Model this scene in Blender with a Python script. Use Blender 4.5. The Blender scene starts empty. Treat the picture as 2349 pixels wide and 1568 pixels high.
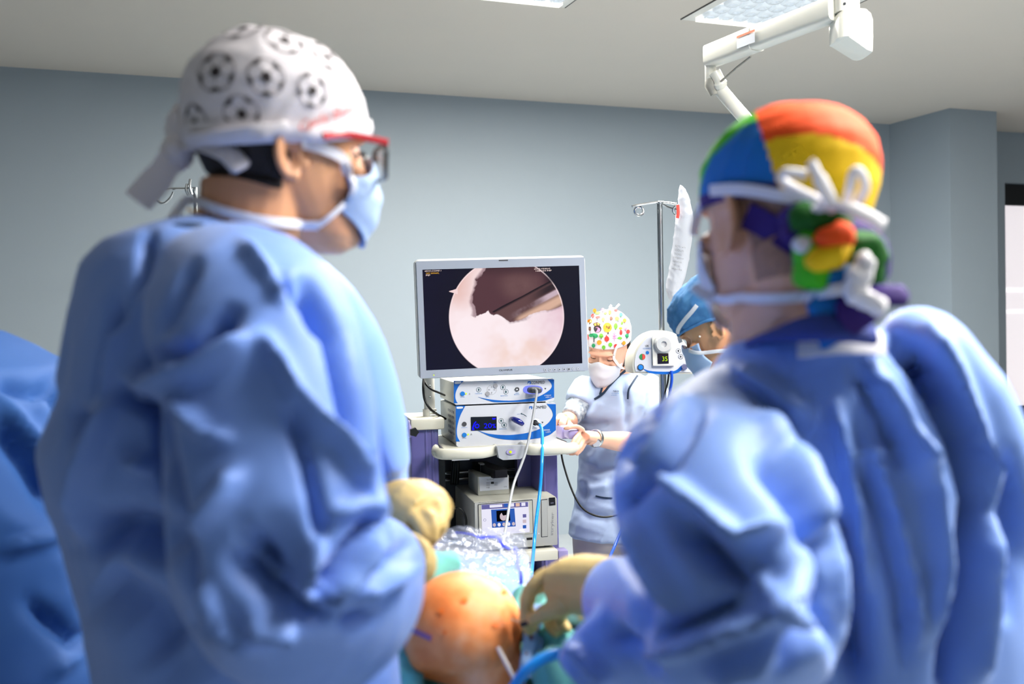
import bpy, bmesh, math, random
import numpy as np
from mathutils import Vector, Matrix, Euler
from mathutils.bvhtree import BVHTree

SC = bpy.context.scene
COL = SC.collection
random.seed(4)
# ------------------------------------------------------------------ camera
FW, FH, FPX = 2349.0, 1568.0, 2349.0 * 35.0 / 36.0
CAMZ, PITCH, ROLL = 1.42, math.radians(-1.2), 0.02
CM = (Matrix.Rotation(math.pi / 2 + PITCH, 3, 'X') @ Matrix.Rotation(-ROLL, 3, 'Z'))
cd = bpy.data.cameras.new('camera'); cam = bpy.data.objects.new('camera', cd); COL.objects.link(cam)
cam.matrix_world = Matrix.Translation((0, 0, CAMZ)) @ CM.to_4x4()
cd.sensor_width = 36.0; cd.lens = 35.0; cd.clip_start = 0.05; cd.clip_end = 60
cd.dof.use_dof = True; cd.dof.focus_distance = 3.45; cd.dof.aperture_fstop = 2.8; cd.dof.aperture_blades = 0
SC.camera = cam
# ------------------------------------------------------------------ world, exposure
wd = bpy.data.worlds.new('world'); SC.world = wd; wd.use_nodes = True
wd.node_tree.nodes['Background'].inputs[0].default_value = (0.80, 0.88, 1.0, 1)
wd.node_tree.nodes['Background'].inputs[1].default_value = 1.0
SC.view_settings.view_transform = 'Standard'; SC.view_settings.look = 'None'
SC.view_settings.exposure = 0.0; SC.view_settings.gamma = 1.0; SC.view_settings.use_curve_mapping = False
try:
    SC.cycles.use_denoising = True
    SC.cycles.max_bounces = 4; SC.cycles.diffuse_bounces = 3; SC.cycles.glossy_bounces = 2; SC.cycles.transmission_bounces = 4; SC.cycles.transparent_max_bounces = 10
    SC.cycles.caustics_reflective = False; SC.cycles.caustics_refractive = False; SC.cycles.use_adaptive_sampling = True; SC.cycles.adaptive_threshold = 0.1; SC.cycles.adaptive_min_samples = 12
except Exception: pass
LIGHT_W = 114.0
LIGHT_COL = (1.0, 0.97, 0.90)

# ------------------------------------------------------------------ helpers
CMI = CM.transposed()
def ray(px, py):
    return CM @ Vector(((px - FW / 2) / FPX, (FH / 2 - py) / FPX, -1.0))
def P(px, py, d):
    r = ray(px, py); k = d / r.y
    return Vector((r.x * k, r.y * k, CAMZ + r.z * k))
def PZ(px, py, z):
    r = ray(px, py); k = (z - CAMZ) / r.z
    return Vector((r.x * k, r.y * k, z))
def proj(V):
    V = np.asarray(V, float); M = np.array(CMI)
    c = (V - np.array([0, 0, CAMZ])) @ M.T
    return np.stack([FW / 2 - c[:, 0] / c[:, 2] * FPX, FH / 2 + c[:, 1] / c[:, 2] * FPX], 1)

def srgb(r, g, b):
    f = lambda c: (c / 12.92 if c <= 0.04045 else ((c + 0.055) / 1.055) ** 2.4)
    return (f(r / 255), f(g / 255), f(b / 255))

MATS = {}
def mat(name, col, rough=0.5, metal=0.0, spec=0.5, noise=None, bump=None, emit=None, sheen=0.0, sss=0.0,
        trans=0.0, alpha=1.0, ior=1.45, translucent=0.0, coat=0.0):
    """col = sRGB 0-255 ; noise=(scale, amount, second colour) ; bump=(scale,strength,dist)"""
    m = bpy.data.materials.new(name); m.use_nodes = True
    nt = m.node_tree; b = nt.nodes['Principled BSDF']
    c = srgb(*col)
    b.inputs['Base Color'].default_value = (*c, 1)
    b.inputs['Roughness'].default_value = rough; b.inputs['Metallic'].default_value = metal
    b.inputs['Specular IOR Level'].default_value = spec; b.inputs['IOR'].default_value = ior
    b.inputs['Transmission Weight'].default_value = trans; b.inputs['Alpha'].default_value = alpha
    b.inputs['Coat Weight'].default_value = coat
    if sheen: b.inputs['Sheen Weight'].default_value = sheen
    if False and sss:
        b.inputs['Subsurface Weight'].default_value = sss
        b.inputs['Subsurface Radius'].default_value = (0.012, 0.005, 0.003)
        b.inputs['Subsurface Scale'].default_value = 0.6
    if emit:
        b.inputs['Emission Color'].default_value = (*srgb(*emit[0]), 1); b.inputs['Emission Strength'].default_value = emit[1]; m.cycles.emission_sampling = 'NONE'
    tc = None
    if noise or bump:
        tc = nt.nodes.new('ShaderNodeTexCoord')
    if noise:
        n = nt.nodes.new('ShaderNodeTexNoise'); n.inputs['Scale'].default_value = noise[0]; n.inputs['Detail'].default_value = 2
        mx = nt.nodes.new('ShaderNodeMix'); mx.data_type = 'RGBA'
        mx.inputs[6].default_value = (*c, 1); mx.inputs[7].default_value = (*srgb(*noise[2]), 1)
        rp = nt.nodes.new('ShaderNodeMapRange'); rp.inputs[1].default_value = 0.35; rp.inputs[2].default_value = 0.7
        rp.inputs[4].default_value = noise[1]
        nt.links.new(tc.outputs['Object'], n.inputs['Vector']); nt.links.new(n.outputs['Fac'], rp.inputs[0])
        nt.links.new(rp.outputs[0], mx.inputs[0]); nt.links.new(mx.outputs[2], b.inputs['Base Color'])
    if bump:
        n2 = nt.nodes.new('ShaderNodeTexNoise'); n2.inputs['Scale'].default_value = bump[0]; n2.inputs['Detail'].default_value = 5
        bp = nt.nodes.new('ShaderNodeBump'); bp.inputs['Strength'].default_value = bump[1]; bp.inputs['Distance'].default_value = bump[2]
        nt.links.new(tc.outputs['Object'], n2.inputs['Vector']); nt.links.new(n2.outputs['Fac'], bp.inputs['Height'])
        nt.links.new(bp.outputs[0], b.inputs['Normal'])
    if translucent:
        t = nt.nodes.new('ShaderNodeBsdfTranslucent'); t.inputs[0].default_value = (*c, 1)
        ms = nt.nodes.new('ShaderNodeMixShader'); ms.inputs[0].default_value = translucent
        out = nt.nodes['Material Output']
        nt.links.new(b.outputs[0], ms.inputs[1]); nt.links.new(t.outputs[0], ms.inputs[2]); nt.links.new(ms.outputs[0], out.inputs[0])
    MATS[name] = m
    return m
def film(name, col, opacity=0.25, rough=0.12, white=0.5, spec=1.0):
    """clear crinkled plastic film: transparent + gloss + a little milky diffuse"""
    m = bpy.data.materials.new(name); m.use_nodes = True; nt = m.node_tree
    b = nt.nodes['Principled BSDF']; b.inputs['Base Color'].default_value = (*srgb(*col), 1); b.inputs['Roughness'].default_value = rough
    b.inputs['Specular IOR Level'].default_value = spec
    tr = nt.nodes.new('ShaderNodeBsdfTransparent'); fr = nt.nodes.new('ShaderNodeLayerWeight'); fr.inputs[0].default_value = 0.35
    mr = nt.nodes.new('ShaderNodeMapRange'); mr.inputs[3].default_value = opacity; mr.inputs[4].default_value = min(1, opacity + white)
    ms = nt.nodes.new('ShaderNodeMixShader')
    nt.links.new(fr.outputs['Facing'], mr.inputs[0]); nt.links.new(mr.outputs[0], ms.inputs[0])
    nt.links.new(tr.outputs[0], ms.inputs[1]); nt.links.new(b.outputs[0], ms.inputs[2])
    nt.links.new(ms.outputs[0], nt.nodes['Material Output'].inputs[0])
    MATS[name] = m; return m
def emis(name, col, s):
    m = bpy.data.materials.new(name); m.use_nodes = True; nt = m.node_tree
    nt.nodes.remove(nt.nodes['Principled BSDF']); e = nt.nodes.new('ShaderNodeEmission')
    e.inputs[0].default_value = (*srgb(*col), 1); e.inputs[1].default_value = s
    m.cycles.emission_sampling = 'NONE'
    nt.links.new(e.outputs[0], nt.nodes['Material Output'].inputs[0]); MATS[name] = m; return m
def vcol_mat(name, emission=True, s=1.0, rough=0.6):
    m = bpy.data.materials.new(name); m.use_nodes = True; nt = m.node_tree; b = nt.nodes['Principled BSDF']
    a = nt.nodes.new('ShaderNodeAttribute'); a.attribute_name = 'Col'
    m.cycles.emission_sampling = 'NONE'
    if emission:
        b.inputs['Base Color'].default_value = (0.004, 0.004, 0.006, 1); b.inputs['Roughness'].default_value = 0.3; b.inputs['Specular IOR Level'].default_value = 0.12
        nt.links.new(a.outputs['Color'], b.inputs['Emission Color']); b.inputs['Emission Strength'].default_value = s
    else:
        nt.links.new(a.outputs['Color'], b.inputs['Base Color']); b.inputs['Roughness'].default_value = rough
    MATS[name] = m; return m

def W(o):
    m = o.matrix_basis.copy()
    return (W(o.parent) @ m) if o.parent else m
def tag(o, label=None, cat=None, group=None, kind=None):
    if label: o['label'] = label
    if cat: o['category'] = cat
    if group: o['group'] = group
    if kind: o['kind'] = kind
    return o
def thing(name, label, cat, loc=(0, 0, 0), rz=0.0, group=None):
    o = bpy.data.objects.new(name, None); COL.objects.link(o); o.empty_display_size = 0.1
    o.location = loc; o.rotation_euler = (0, 0, rz)
    return tag(o, label, cat, group)

class G:
    """bag of vertices and faces"""
    def __init__(s): s.v = []; s.f = []; s.m = []
    def add(s, V, F, m=0):
        n = len(s.v); s.v += [tuple(p) for p in V]; s.f += [tuple(i + n for i in f) for f in F]; s.m += [m] * len(F); return s
    def join(s, g, m=None):
        n = len(s.v); s.v += g.v; s.f += [tuple(i + n for i in f) for f in g.f]; s.m += (g.m if m is None else [m] * len(g.f)); return s
    def xf(s, M):
        s.v = [tuple(M @ Vector(p)) for p in s.v]; return s
    def box(s, c, d, bev=0.0, seg=2, M=None, m=0):
        bm = bmesh.new(); bmesh.ops.create_cube(bm, size=1.0)
        for v in bm.verts: v.co = Vector((v.co.x * d[0], v.co.y * d[1], v.co.z * d[2]))
        if bev: bmesh.ops.bevel(bm, geom=bm.edges[:], offset=min(bev, min(d) * 0.49), segments=seg, profile=0.5, affect='EDGES')
        bm.verts.index_update(); c = Vector(c)
        V = [(M @ v.co if M else v.co) + c for v in bm.verts]; F = [[v.index for v in f.verts] for f in bm.faces]
        bm.free(); return s.add(V, F, m)
    def box2(s, a, b, bev=0.0, seg=2, m=0):
        return s.box([(a[i] + b[i]) / 2 for i in range(3)], [abs(b[i] - a[i]) for i in range(3)], bev, seg, None, m)
    def loft(s, rings, caps=True, closed=True, m=0):
        n = len(rings[0]); V = [p for r in rings for p in r]; F = []
        for i in range(len(rings) - 1):
            for j in range(n if closed else n - 1):
                k = (j + 1) % n; F.append((i * n + j, i * n + k, (i + 1) * n + k, (i + 1) * n + j))
        if caps:
            F.append(tuple(reversed(range(n)))); F.append(tuple((len(rings) - 1) * n + j for j in range(n)))
        return s.add(V, F, m)
    def tube(s, path, r, n=12, caps=True, m=0, flat=None, up=(0, 0, 1)):
        """r: number or list ; flat: (a,b) cross-section multipliers"""
        pts = [Vector(p) for p in path]
        rr = r if isinstance(r, (list, tuple)) else [r] * len(pts)
        rings = []; t0 = None; u = None
        for i, p in enumerate(pts):
            t = (pts[min(i + 1, len(pts) - 1)] - pts[max(i - 1, 0)])
            t = t.normalized() if t.length > 1e-9 else Vector((0, 0, 1))
            if u is None:
                u = Vector(up); u = u - t * u.dot(t)
                if u.length < 1e-3: u = Vector((1, 0, 0)) - t * t.x
                u.normalize()
            else:
                u = u - t * u.dot(t); u.normalize()
            w = t.cross(u); a, b = flat if flat else (1, 1)
            q = rr[i]; qa, qb = (q if isinstance(q, (list, tuple)) else (q, q))
            rings.append([p + u * (math.cos(2 * math.pi * k / n) * qa * a) + w * (math.sin(2 * math.pi * k / n) * qb * b) for k in range(n)])
        return s.loft(rings, caps, True, m)
    def cyl(s, p0, p1, r0, r1=None, n=24, m=0):
        return s.tube([p0, p1], [r0, r1 if r1 is not None else r0], n, True, m)
    def lathe(s, c, prof, n=24, M=None, m=0):
        """profile [(r,z)..] about local z"""
        c = Vector(c); rings = []
        for (r, z) in prof:
            ring = [Vector((r * math.cos(2 * math.pi * k / n), r * math.sin(2 * math.pi * k / n), z)) for k in range(n)]
            rings.append([(M @ p if M else p) + c for p in ring])
        return s.loft(rings, True, True, m)
    def ell(s, c, r, n=20, k=12, M=None, m=0):
        c = Vector(c); rings = []
        for i in range(k + 1):
            a = -math.pi / 2 + math.pi * (i + 0.02 if i == 0 else i - 0.02 if i == k else i) / k
            ring = [Vector((r[0] * math.cos(a) * math.cos(2 * math.pi * j / n), r[1] * math.cos(a) * math.sin(2 * math.pi * j / n), r[2] * math.sin(a))) for j in range(n)]
            rings.append([(M @ p if M else p) + c for p in ring])
        return s.loft(rings, True, True, m)
    def prism(s, poly, o, ux, uy, n, h, m=0):
        """polygon (a,b) on plane o+a*ux+b*uy, extruded along n by h"""
        o, ux, uy, n = map(Vector, (o, ux, uy, n))
        A = [o + ux * a + uy * b for a, b in poly]; B = [p + n * h for p in A]; k = len(poly)
        F = [tuple(range(k))[::-1], tuple(range(k, 2 * k))] + [(i, (i + 1) % k, k + (i + 1) % k, k + i) for i in range(k)]
        return s.add(A + B, F, m)
    def ribbon(s, path, w, th=0.0015, nrm=None, m=0):
        """flat strap: path points, width (number/list), nrm = list of normals or one"""
        pts = [Vector(p) for p in path]; rings = []
        for i, p in enumerate(pts):
            t = (pts[min(i + 1, len(pts) - 1)] - pts[max(i - 1, 0)]).normalized()
            nn = Vector(nrm[i] if isinstance(nrm, list) else (nrm or (0, -1, 0)))
            nn = (nn - t * nn.dot(t)); nn = nn.normalized() if nn.length > 1e-6 else Vector((0, 0, 1))
            s_ = t.cross(nn); ww = (w[i] if isinstance(w, (list, tuple)) else w) / 2
            rings.append([p + s_ * ww * a + nn * th * b for a, b in ((-1, -.5), (-.5, -.7), (.5, -.7), (1, -.5), (1, .5), (.5, .9), (-.5, .9), (-1, .5))])
        return s.loft(rings, True, True, m)
    def mesh(s, name):
        me = bpy.data.meshes.new(name); me.from_pydata([tuple(v) for v in s.v], [], s.f); me.validate(); return me
    def build(s, name, mt, parent=None, world=True, smooth=True, angle=35, sub=0, label=None):
        """world=True: coordinates are world and are moved into the parent's frame"""
        me = s.mesh(name)
        bm = bmesh.new(); bm.from_mesh(me); bmesh.ops.recalc_face_normals(bm, faces=bm.faces[:]); bm.to_mesh(me); bm.free()
        return finish(name, me, mt, parent, world, smooth, angle, s.m, sub, label)

def finish(name, me, mt, parent=None, world=True, smooth=True, angle=35, fm=None, sub=0, label=None):
    mts = mt if isinstance(mt, (list, tuple)) else [mt]
    for x in mts: me.materials.append(x)
    if len(mts) > 1 and fm is not None and len(fm) == len(me.polygons):
        me.polygons.foreach_set('material_index', fm)
    if world and parent: me.transform(W(parent).inverted())
    if smooth:
        me.polygons.foreach_set('use_smooth', [True] * len(me.polygons))
        if angle and angle < 180:
            try: me.set_sharp_from_angle(angle=math.radians(angle))
            except Exception: pass
    o = bpy.data.objects.new(name, me); COL.objects.link(o)
    if parent: o.parent = parent
    if sub:
        md = o.modifiers.new('sub', 'SUBSURF'); md.levels = sub; md.render_levels = sub
    if label: o['label'] = label
    return o
def part(name, mt, parent, fn, world=False, **k):
    g = G(); fn(g); return g.build(name, mt, parent, world, **k)

def fuse(g, voxel, smooth=6, factor=0.5):
    """union of closed shapes -> numpy verts, faces"""
    me = g.mesh('tmp'); o = bpy.data.objects.new('tmp', me); COL.objects.link(o)
    bm = bmesh.new(); bm.from_mesh(me); bmesh.ops.recalc_face_normals(bm, faces=bm.faces[:]); bm.to_mesh(me); bm.free()
    r = o.modifiers.new('r', 'REMESH'); r.mode = 'VOXEL'; r.voxel_size = voxel
    if smooth:
        s = o.modifiers.new('s', 'SMOOTH'); s.factor = factor; s.iterations = smooth
    bpy.context.view_layer.update(); dg = bpy.context.evaluated_depsgraph_get()
    ev = o.evaluated_get(dg); em = ev.to_mesh()
    V = np.empty(len(em.vertices) * 3, np.float32); em.vertices.foreach_get('co', V); V = V.reshape(-1, 3).astype(float)
    N = np.empty(len(em.vertices) * 3, np.float32); em.vertices.foreach_get('normal', N); N = N.reshape(-1, 3).astype(float)
    F = [tuple(p.vertices) for p in em.polygons]
    ev.to_mesh_clear(); bpy.data.objects.remove(o); bpy.data.meshes.remove(me)
    return V, N, F
def np_mesh(name, V, F):
    me = bpy.data.meshes.new(name); me.from_pydata(V.tolist() if hasattr(V, 'tolist') else V, [], F); me.update(); return me
def normals(V, F):
    me = np_mesh('t', V, F); N = np.empty(len(me.vertices) * 3, np.float32); me.vertices.foreach_get('normal', N); bpy.data.meshes.remove(me)
    return N.reshape(-1, 3).astype(float)
def bvh(V, F): return BVHTree.FromPolygons([tuple(v) for v in V], F)

def seg_dist(Q, pts):
    """distance of 2-D points Q to the polyline, and the parameter 0..1 along it"""
    best = np.full(len(Q), 1e9); tt = np.zeros(len(Q)); sd = np.zeros(len(Q)); n = len(pts) - 1
    for i in range(n):
        a = np.array(pts[i], float); b = np.array(pts[i + 1], float); ab = b - a; L2 = ab @ ab + 1e-9
        t = np.clip(((Q - a) @ ab) / L2, 0, 1); c = a + t[:, None] * ab; d = np.linalg.norm(Q - c, axis=1)
        s = np.sign((Q[:, 0] - a[0]) * ab[1] - (Q[:, 1] - a[1]) * ab[0])
        k = d < best; best[k] = d[k]; tt[k] = (i + t[k]) / n; sd[k] = s[k]
    return best, tt, sd
def folds(V, N, strokes, facing=0.15):
    """push cloth along its normal into ridges (+) and valleys (-) along strokes seen from the front"""
    Q = proj(V); view = V - np.array([0, 0, CAMZ]); view /= np.linalg.norm(view, axis=1)[:, None]
    fac = np.clip((-(N * view).sum(1) + facing) / 0.4, 0, 1); D = np.zeros(len(V))
    for st in strokes:
        pts, w, a = st[0], st[1], st[2]
        d, t, s = seg_dist(Q, pts)
        taper = np.clip(np.minimum(t, 1 - t) * 5 + 0.35, 0, 1)
        if len(st) > 3 and st[3]:      # step: a layer lying over the other; side = st[3]
            x = d * s * st[3] / w; D += a * taper * np.where(d < 4 * w, np.tanh(x * 1.5) * np.exp(-(x / 2.2) ** 2), 0)
        else:
            D += a * taper * np.exp(-(d / w) ** 2)
    return D * fac
def wrinkle(V, scale, amp, seed, aniso=(1, 1, 1), n=5):
    rs = np.random.RandomState(seed); D = np.zeros(len(V)); X = V * np.array(aniso)
    wp = np.stack([np.sin(X @ rs.randn(3) * scale * 0.45 + rs.rand() * 6) for _ in range(3)], 1) * 0.5 / scale
    for i in range(n):
        k = rs.randn(3); k /= np.linalg.norm(k); f = scale * (0.7 + 0.9 * rs.rand())
        ph = (X + wp * 2.2) @ k * f + rs.rand() * 6.28
        D += (1 - np.abs(np.sin(ph))) ** 2.5 * (0.5 + rs.rand()) * (0.5 + 0.5 * np.sin(X @ rs.randn(3) * scale * 0.3 + rs.rand() * 6))
    return D * amp / n * 2
def catmull(pts, n=8):
    pts = [Vector(p) for p in pts]; out = []
    for i in range(len(pts) - 1):
        p0 = pts[max(i - 1, 0)]; p1 = pts[i]; p2 = pts[i + 1]; p3 = pts[min(i + 2, len(pts) - 1)]
        for k in range(n):
            t = k / n
            out.append(0.5 * ((2 * p1) + (-p0 + p2) * t + (2 * p0 - 5 * p1 + 4 * p2 - p3) * t * t + (-p0 + 3 * p1 - 3 * p2 + p3) * t ** 3))
    out.append(pts[-1]); return out
def smooth_list(vals, n=8):
    return [v.x for v in catmull([Vector((a, 0, 0)) for a in vals], n)]

FONT_CACHE = {}
def text2d(s, size=1.0):
    """2-D triangles of a line of writing (default font), origin bottom-left"""
    cu = bpy.data.curves.new('t', 'FONT'); cu.body = s; cu.size = size; cu.resolution_u = 3
    o = bpy.data.objects.new('t', cu); COL.objects.link(o); bpy.context.view_layer.update()
    me = bpy.data.meshes.new_from_object(o.evaluated_get(bpy.context.evaluated_depsgraph_get()))
    V = [(v.co.x, v.co.y) for v in me.vertices]; F = [tuple(p.vertices) for p in me.polygons]
    bpy.data.objects.remove(o); bpy.data.curves.remove(cu); bpy.data.meshes.remove(me)
    return V, F
def writing(g, s, o, ux, uy, width=None, height=None, nrm=None, lift=0.0006, m=0, shear=0.0):
    """flat lettering fitted to width/height from the lower-left corner o"""
    V, F = text2d(s); x0 = min(v[0] for v in V); x1 = max(v[0] for v in V); y0 = min(v[1] for v in V); y1 = max(v[1] for v in V)
    sx = width / (x1 - x0) if width else None; sy = height / (y1 - y0) if height else None
    sx = sx or sy; sy = sy or sx
    o, ux, uy = Vector(o), Vector(ux), Vector(uy); n = Vector(nrm) if nrm else ux.cross(uy)
    g.add([o + ux * ((x - x0) * sx + (y - y0) * sy * shear) + uy * ((y - y0) * sy) + n * lift for x, y in V], F, m)
# ------------------------------------------------------------------ materials
mat('wall_paint', (150, 162, 172), 0.5, noise=(1.3, 0.25, (145, 158, 169)))
mat('ceiling_paint', (210, 202, 192), 0.8, noise=(2, 0.2, (198, 194, 187)))
mat('floor_vinyl', (170, 176, 180), 0.35, noise=(14, 0.5, (156,163,170)))
mat('black_frame', (22, 22, 24), 0.4)
mat('stone_sill', (134, 124, 108), 0.6, noise=(40, 0.7, (96, 90, 80)))
mat('white_plastic', (210, 210, 203), 0.4)
mat('white_metal', (214, 213, 206), 0.35)
mat('cream_plastic', (210, 208, 194), 0.4)
mat('grey_plastic', (168, 172, 180), 0.45)
mat('dark_grey', (62, 64, 70), 0.5)
mat('black_plastic', (14, 14, 17), 0.4)
mat('black_rubber', (10, 14, 14), 0.5)
mat('chrome', (205, 208, 212), 0.16, metal=1.0)
mat('steel', (168, 174, 178), 0.28, metal=1.0)
mat('purple_metal', (102, 98, 158), 0.35, coat=0.3)
mat('purple_plastic', (164, 154, 206), 0.4)
mat('label_white', (208, 212, 220), 0.5)
mat('ink_black', (16, 18, 20), 0.6)
mat('ink_teal', (20, 70, 78), 0.6)
mat('ink_red', (214, 70, 60), 0.6)
mat('ink_orange', (240, 120, 80), 0.6)
mat('ink_grey', (150, 152, 156), 0.6)
mat('ink_blue', (0, 112, 186), 0.6)
mat('panel_blue', (0, 92, 182), 0.4)
mat('fascia_white', (200, 203, 212), 0.35)
mat('screw_metal', (170, 180, 180), 0.2, metal=1.0)
mat('glass_grey', (226, 229, 231), 0.15, trans=0.35)

# ------------------------------------------------------------------ the room
HC = 2.85
RA = PZ(0, 152, HC); RB = PZ(2040, 285, HC)
E1 = (RB - RA).normalized(); E2 = Vector((E1.y, -E1.x, 0))
RZ = math.atan2(E1.y, E1.x)
def R(s, t, z): return Vector((RA.x, RA.y, 0)) + E1 * s + E2 * t + Vector((0, 0, z))
def on_wall(px, py, t=0.0):
    o = Vector((0, 0, CAMZ)); r = ray(px, py); k = (R(0, t, 0) - o).dot(E2) / r.dot(E2); p = o + r * k
    return (p - R(0, 0, 0)).dot(E1), p.z
def to_st(p): q = p - R(0, 0, 0); return q.dot(E1), q.dot(E2)
sB = (RB - RA).dot(E1)
pc = PZ(2142, 245, HC); pd = PZ(2281, 257, HC)
pil_t = to_st(pc)[1]; pil_s1 = to_st(pd)[0]
ws0, wz1 = on_wall(2305, 418); _, wz0 = on_wall(2308, 968)
S0, S1, T1 = -2.8, ws0 + 3.2, 9.5
WS1 = ws0 + 1.5
def slab(name, corners, th, n, mt, kind='structure'):
    g = G(); A = [Vector(c) for c in corners]; n = Vector(n); B = [p - n * th for p in A]; k = len(A)
    g.add(A + B, [tuple(range(k)), tuple(range(2 * k - 1, k - 1, -1))] + [(i, k + i, k + (i + 1) % k, (i + 1) % k) for i in range(k)])
    o = g.build(name, mt, None, smooth=False); tag(o, kind=kind); return o
M_ = MATS
lab = lambda o, l: tag(o, l, None)
lab(slab('floor', [R(S0, 0, 0), R(S1, 0, 0), R(S1, T1, 0), R(S0, T1, 0)], 0.1, (0, 0, 1), M_['floor_vinyl']), 'grey vinyl operating theatre floor')
lab(slab('ceiling', [R(S0, -.3, HC), R(S1, -.3, HC), R(S1, T1, HC), R(S0, T1, HC)], 0.1, (0, 0, -1), M_['ceiling_paint']), 'plain off-white plaster ceiling above the theatre')
lab(slab('wall_left', [R(S0, 0, 0), R(S0, T1, 0), R(S0, T1, HC), R(S0, 0, HC)], 0.1, E1, M_['wall_paint']), 'pale blue painted wall at the left side')
lab(slab('wall_right', [R(S1, 0, 0), R(S1, T1, 0), R(S1, T1, HC), R(S1, 0, HC)], 0.1, -E1, M_['wall_paint']), 'pale blue painted wall at the right side')
lab(slab('wall_front', [R(S0, T1, 0), R(S1, T1, 0), R(S1, T1, HC), R(S0, T1, HC)], 0.1, -E2, M_['wall_paint']), 'pale blue painted wall behind the photographer')
# back wall with a window opening and a reveal
g = G()
def wallbox(s0, s1, t0, t1, z0, z1, gg):
    c = [R(s, t, z) for z in (z0, z1) for s, t in ((s0, t0), (s1, t0), (s1, t1), (s0, t1))]
    gg.add(c, [(3, 2, 1, 0), (4, 5, 6, 7), (0, 1, 5, 4), (1, 2, 6, 5), (2, 3, 7, 6), (3, 0, 4, 7)])
wallbox(S0, ws0, -.24, 0, 0, HC, g); wallbox(WS1, S1, -.24, 0, 0, HC, g)
wallbox(ws0, WS1, -.24, 0, 0, wz0, g); wallbox(ws0, WS1, -.24, 0, wz1, HC, g)
tag(g.build('wall_back', M_['wall_paint'], None, smooth=False), 'smooth pale blue painted back wall behind the equipment cart', kind='structure')
g = G(); wallbox(sB, pil_s1, 0, pil_t, 0, HC, g)
tag(g.build('wall_pillar', M_['wall_paint'], None, smooth=False), 'square blue pillar projecting from the back wall beside the window', kind='structure')
# window
mat('frosted_pane', (236, 230, 236), 0.5, emit=((255, 246, 250), 0.62))
mat('pane_band', (250, 248, 250), 0.5, emit=((255, 252, 255), 0.95))
wn = thing('window_1', 'frosted white window with black frame and stone sill', None, R(ws0, 0, wz0), RZ); tag(wn, kind='structure')
def wb(gg, s0, s1, t0, t1, z0, z1): wallbox(s0, s1, t0, t1, z0, z1, gg)
fw = 0.085
_, zt = on_wall(2305, 467); _, zb = on_wall(2308, 935)
g = G(); wb(g, ws0, WS1, -.14, -.07, zt, wz1); wb(g, ws0, WS1, -.14, -.07, wz0, zb); wb(g, WS1 - fw, WS1, -.14, -.07, zb, zt)
wb(g, ws0, ws0 + .012, -.14, -.07, zb, zt)
g.build('window_frame', M_['black_frame'], wn, smooth=False)
g = G(); wb(g, ws0 + .01, WS1 - fw, -.115, -.105, zb, zt); g.build('window_pane', M_['frosted_pane'], wn, smooth=False)
for (y0, y1) in ((660, 668), (711, 717)):
    _, a = on_wall(2320, y0); _, b = on_wall(2320, y1)
    g = G(); wb(g, ws0 + .012, WS1 - fw, -.105, -.101, b, a); g.build('pane_stripe', M_['pane_band'], wn, smooth=False)
_, sz = on_wall(2320, 985)
g = G(); wb(g, ws0 - .01, WS1 + .03, -.2, .03, sz + .004, wz0 + .004); g.build('window_sill', M_['stone_sill'], wn, smooth=False)

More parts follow.
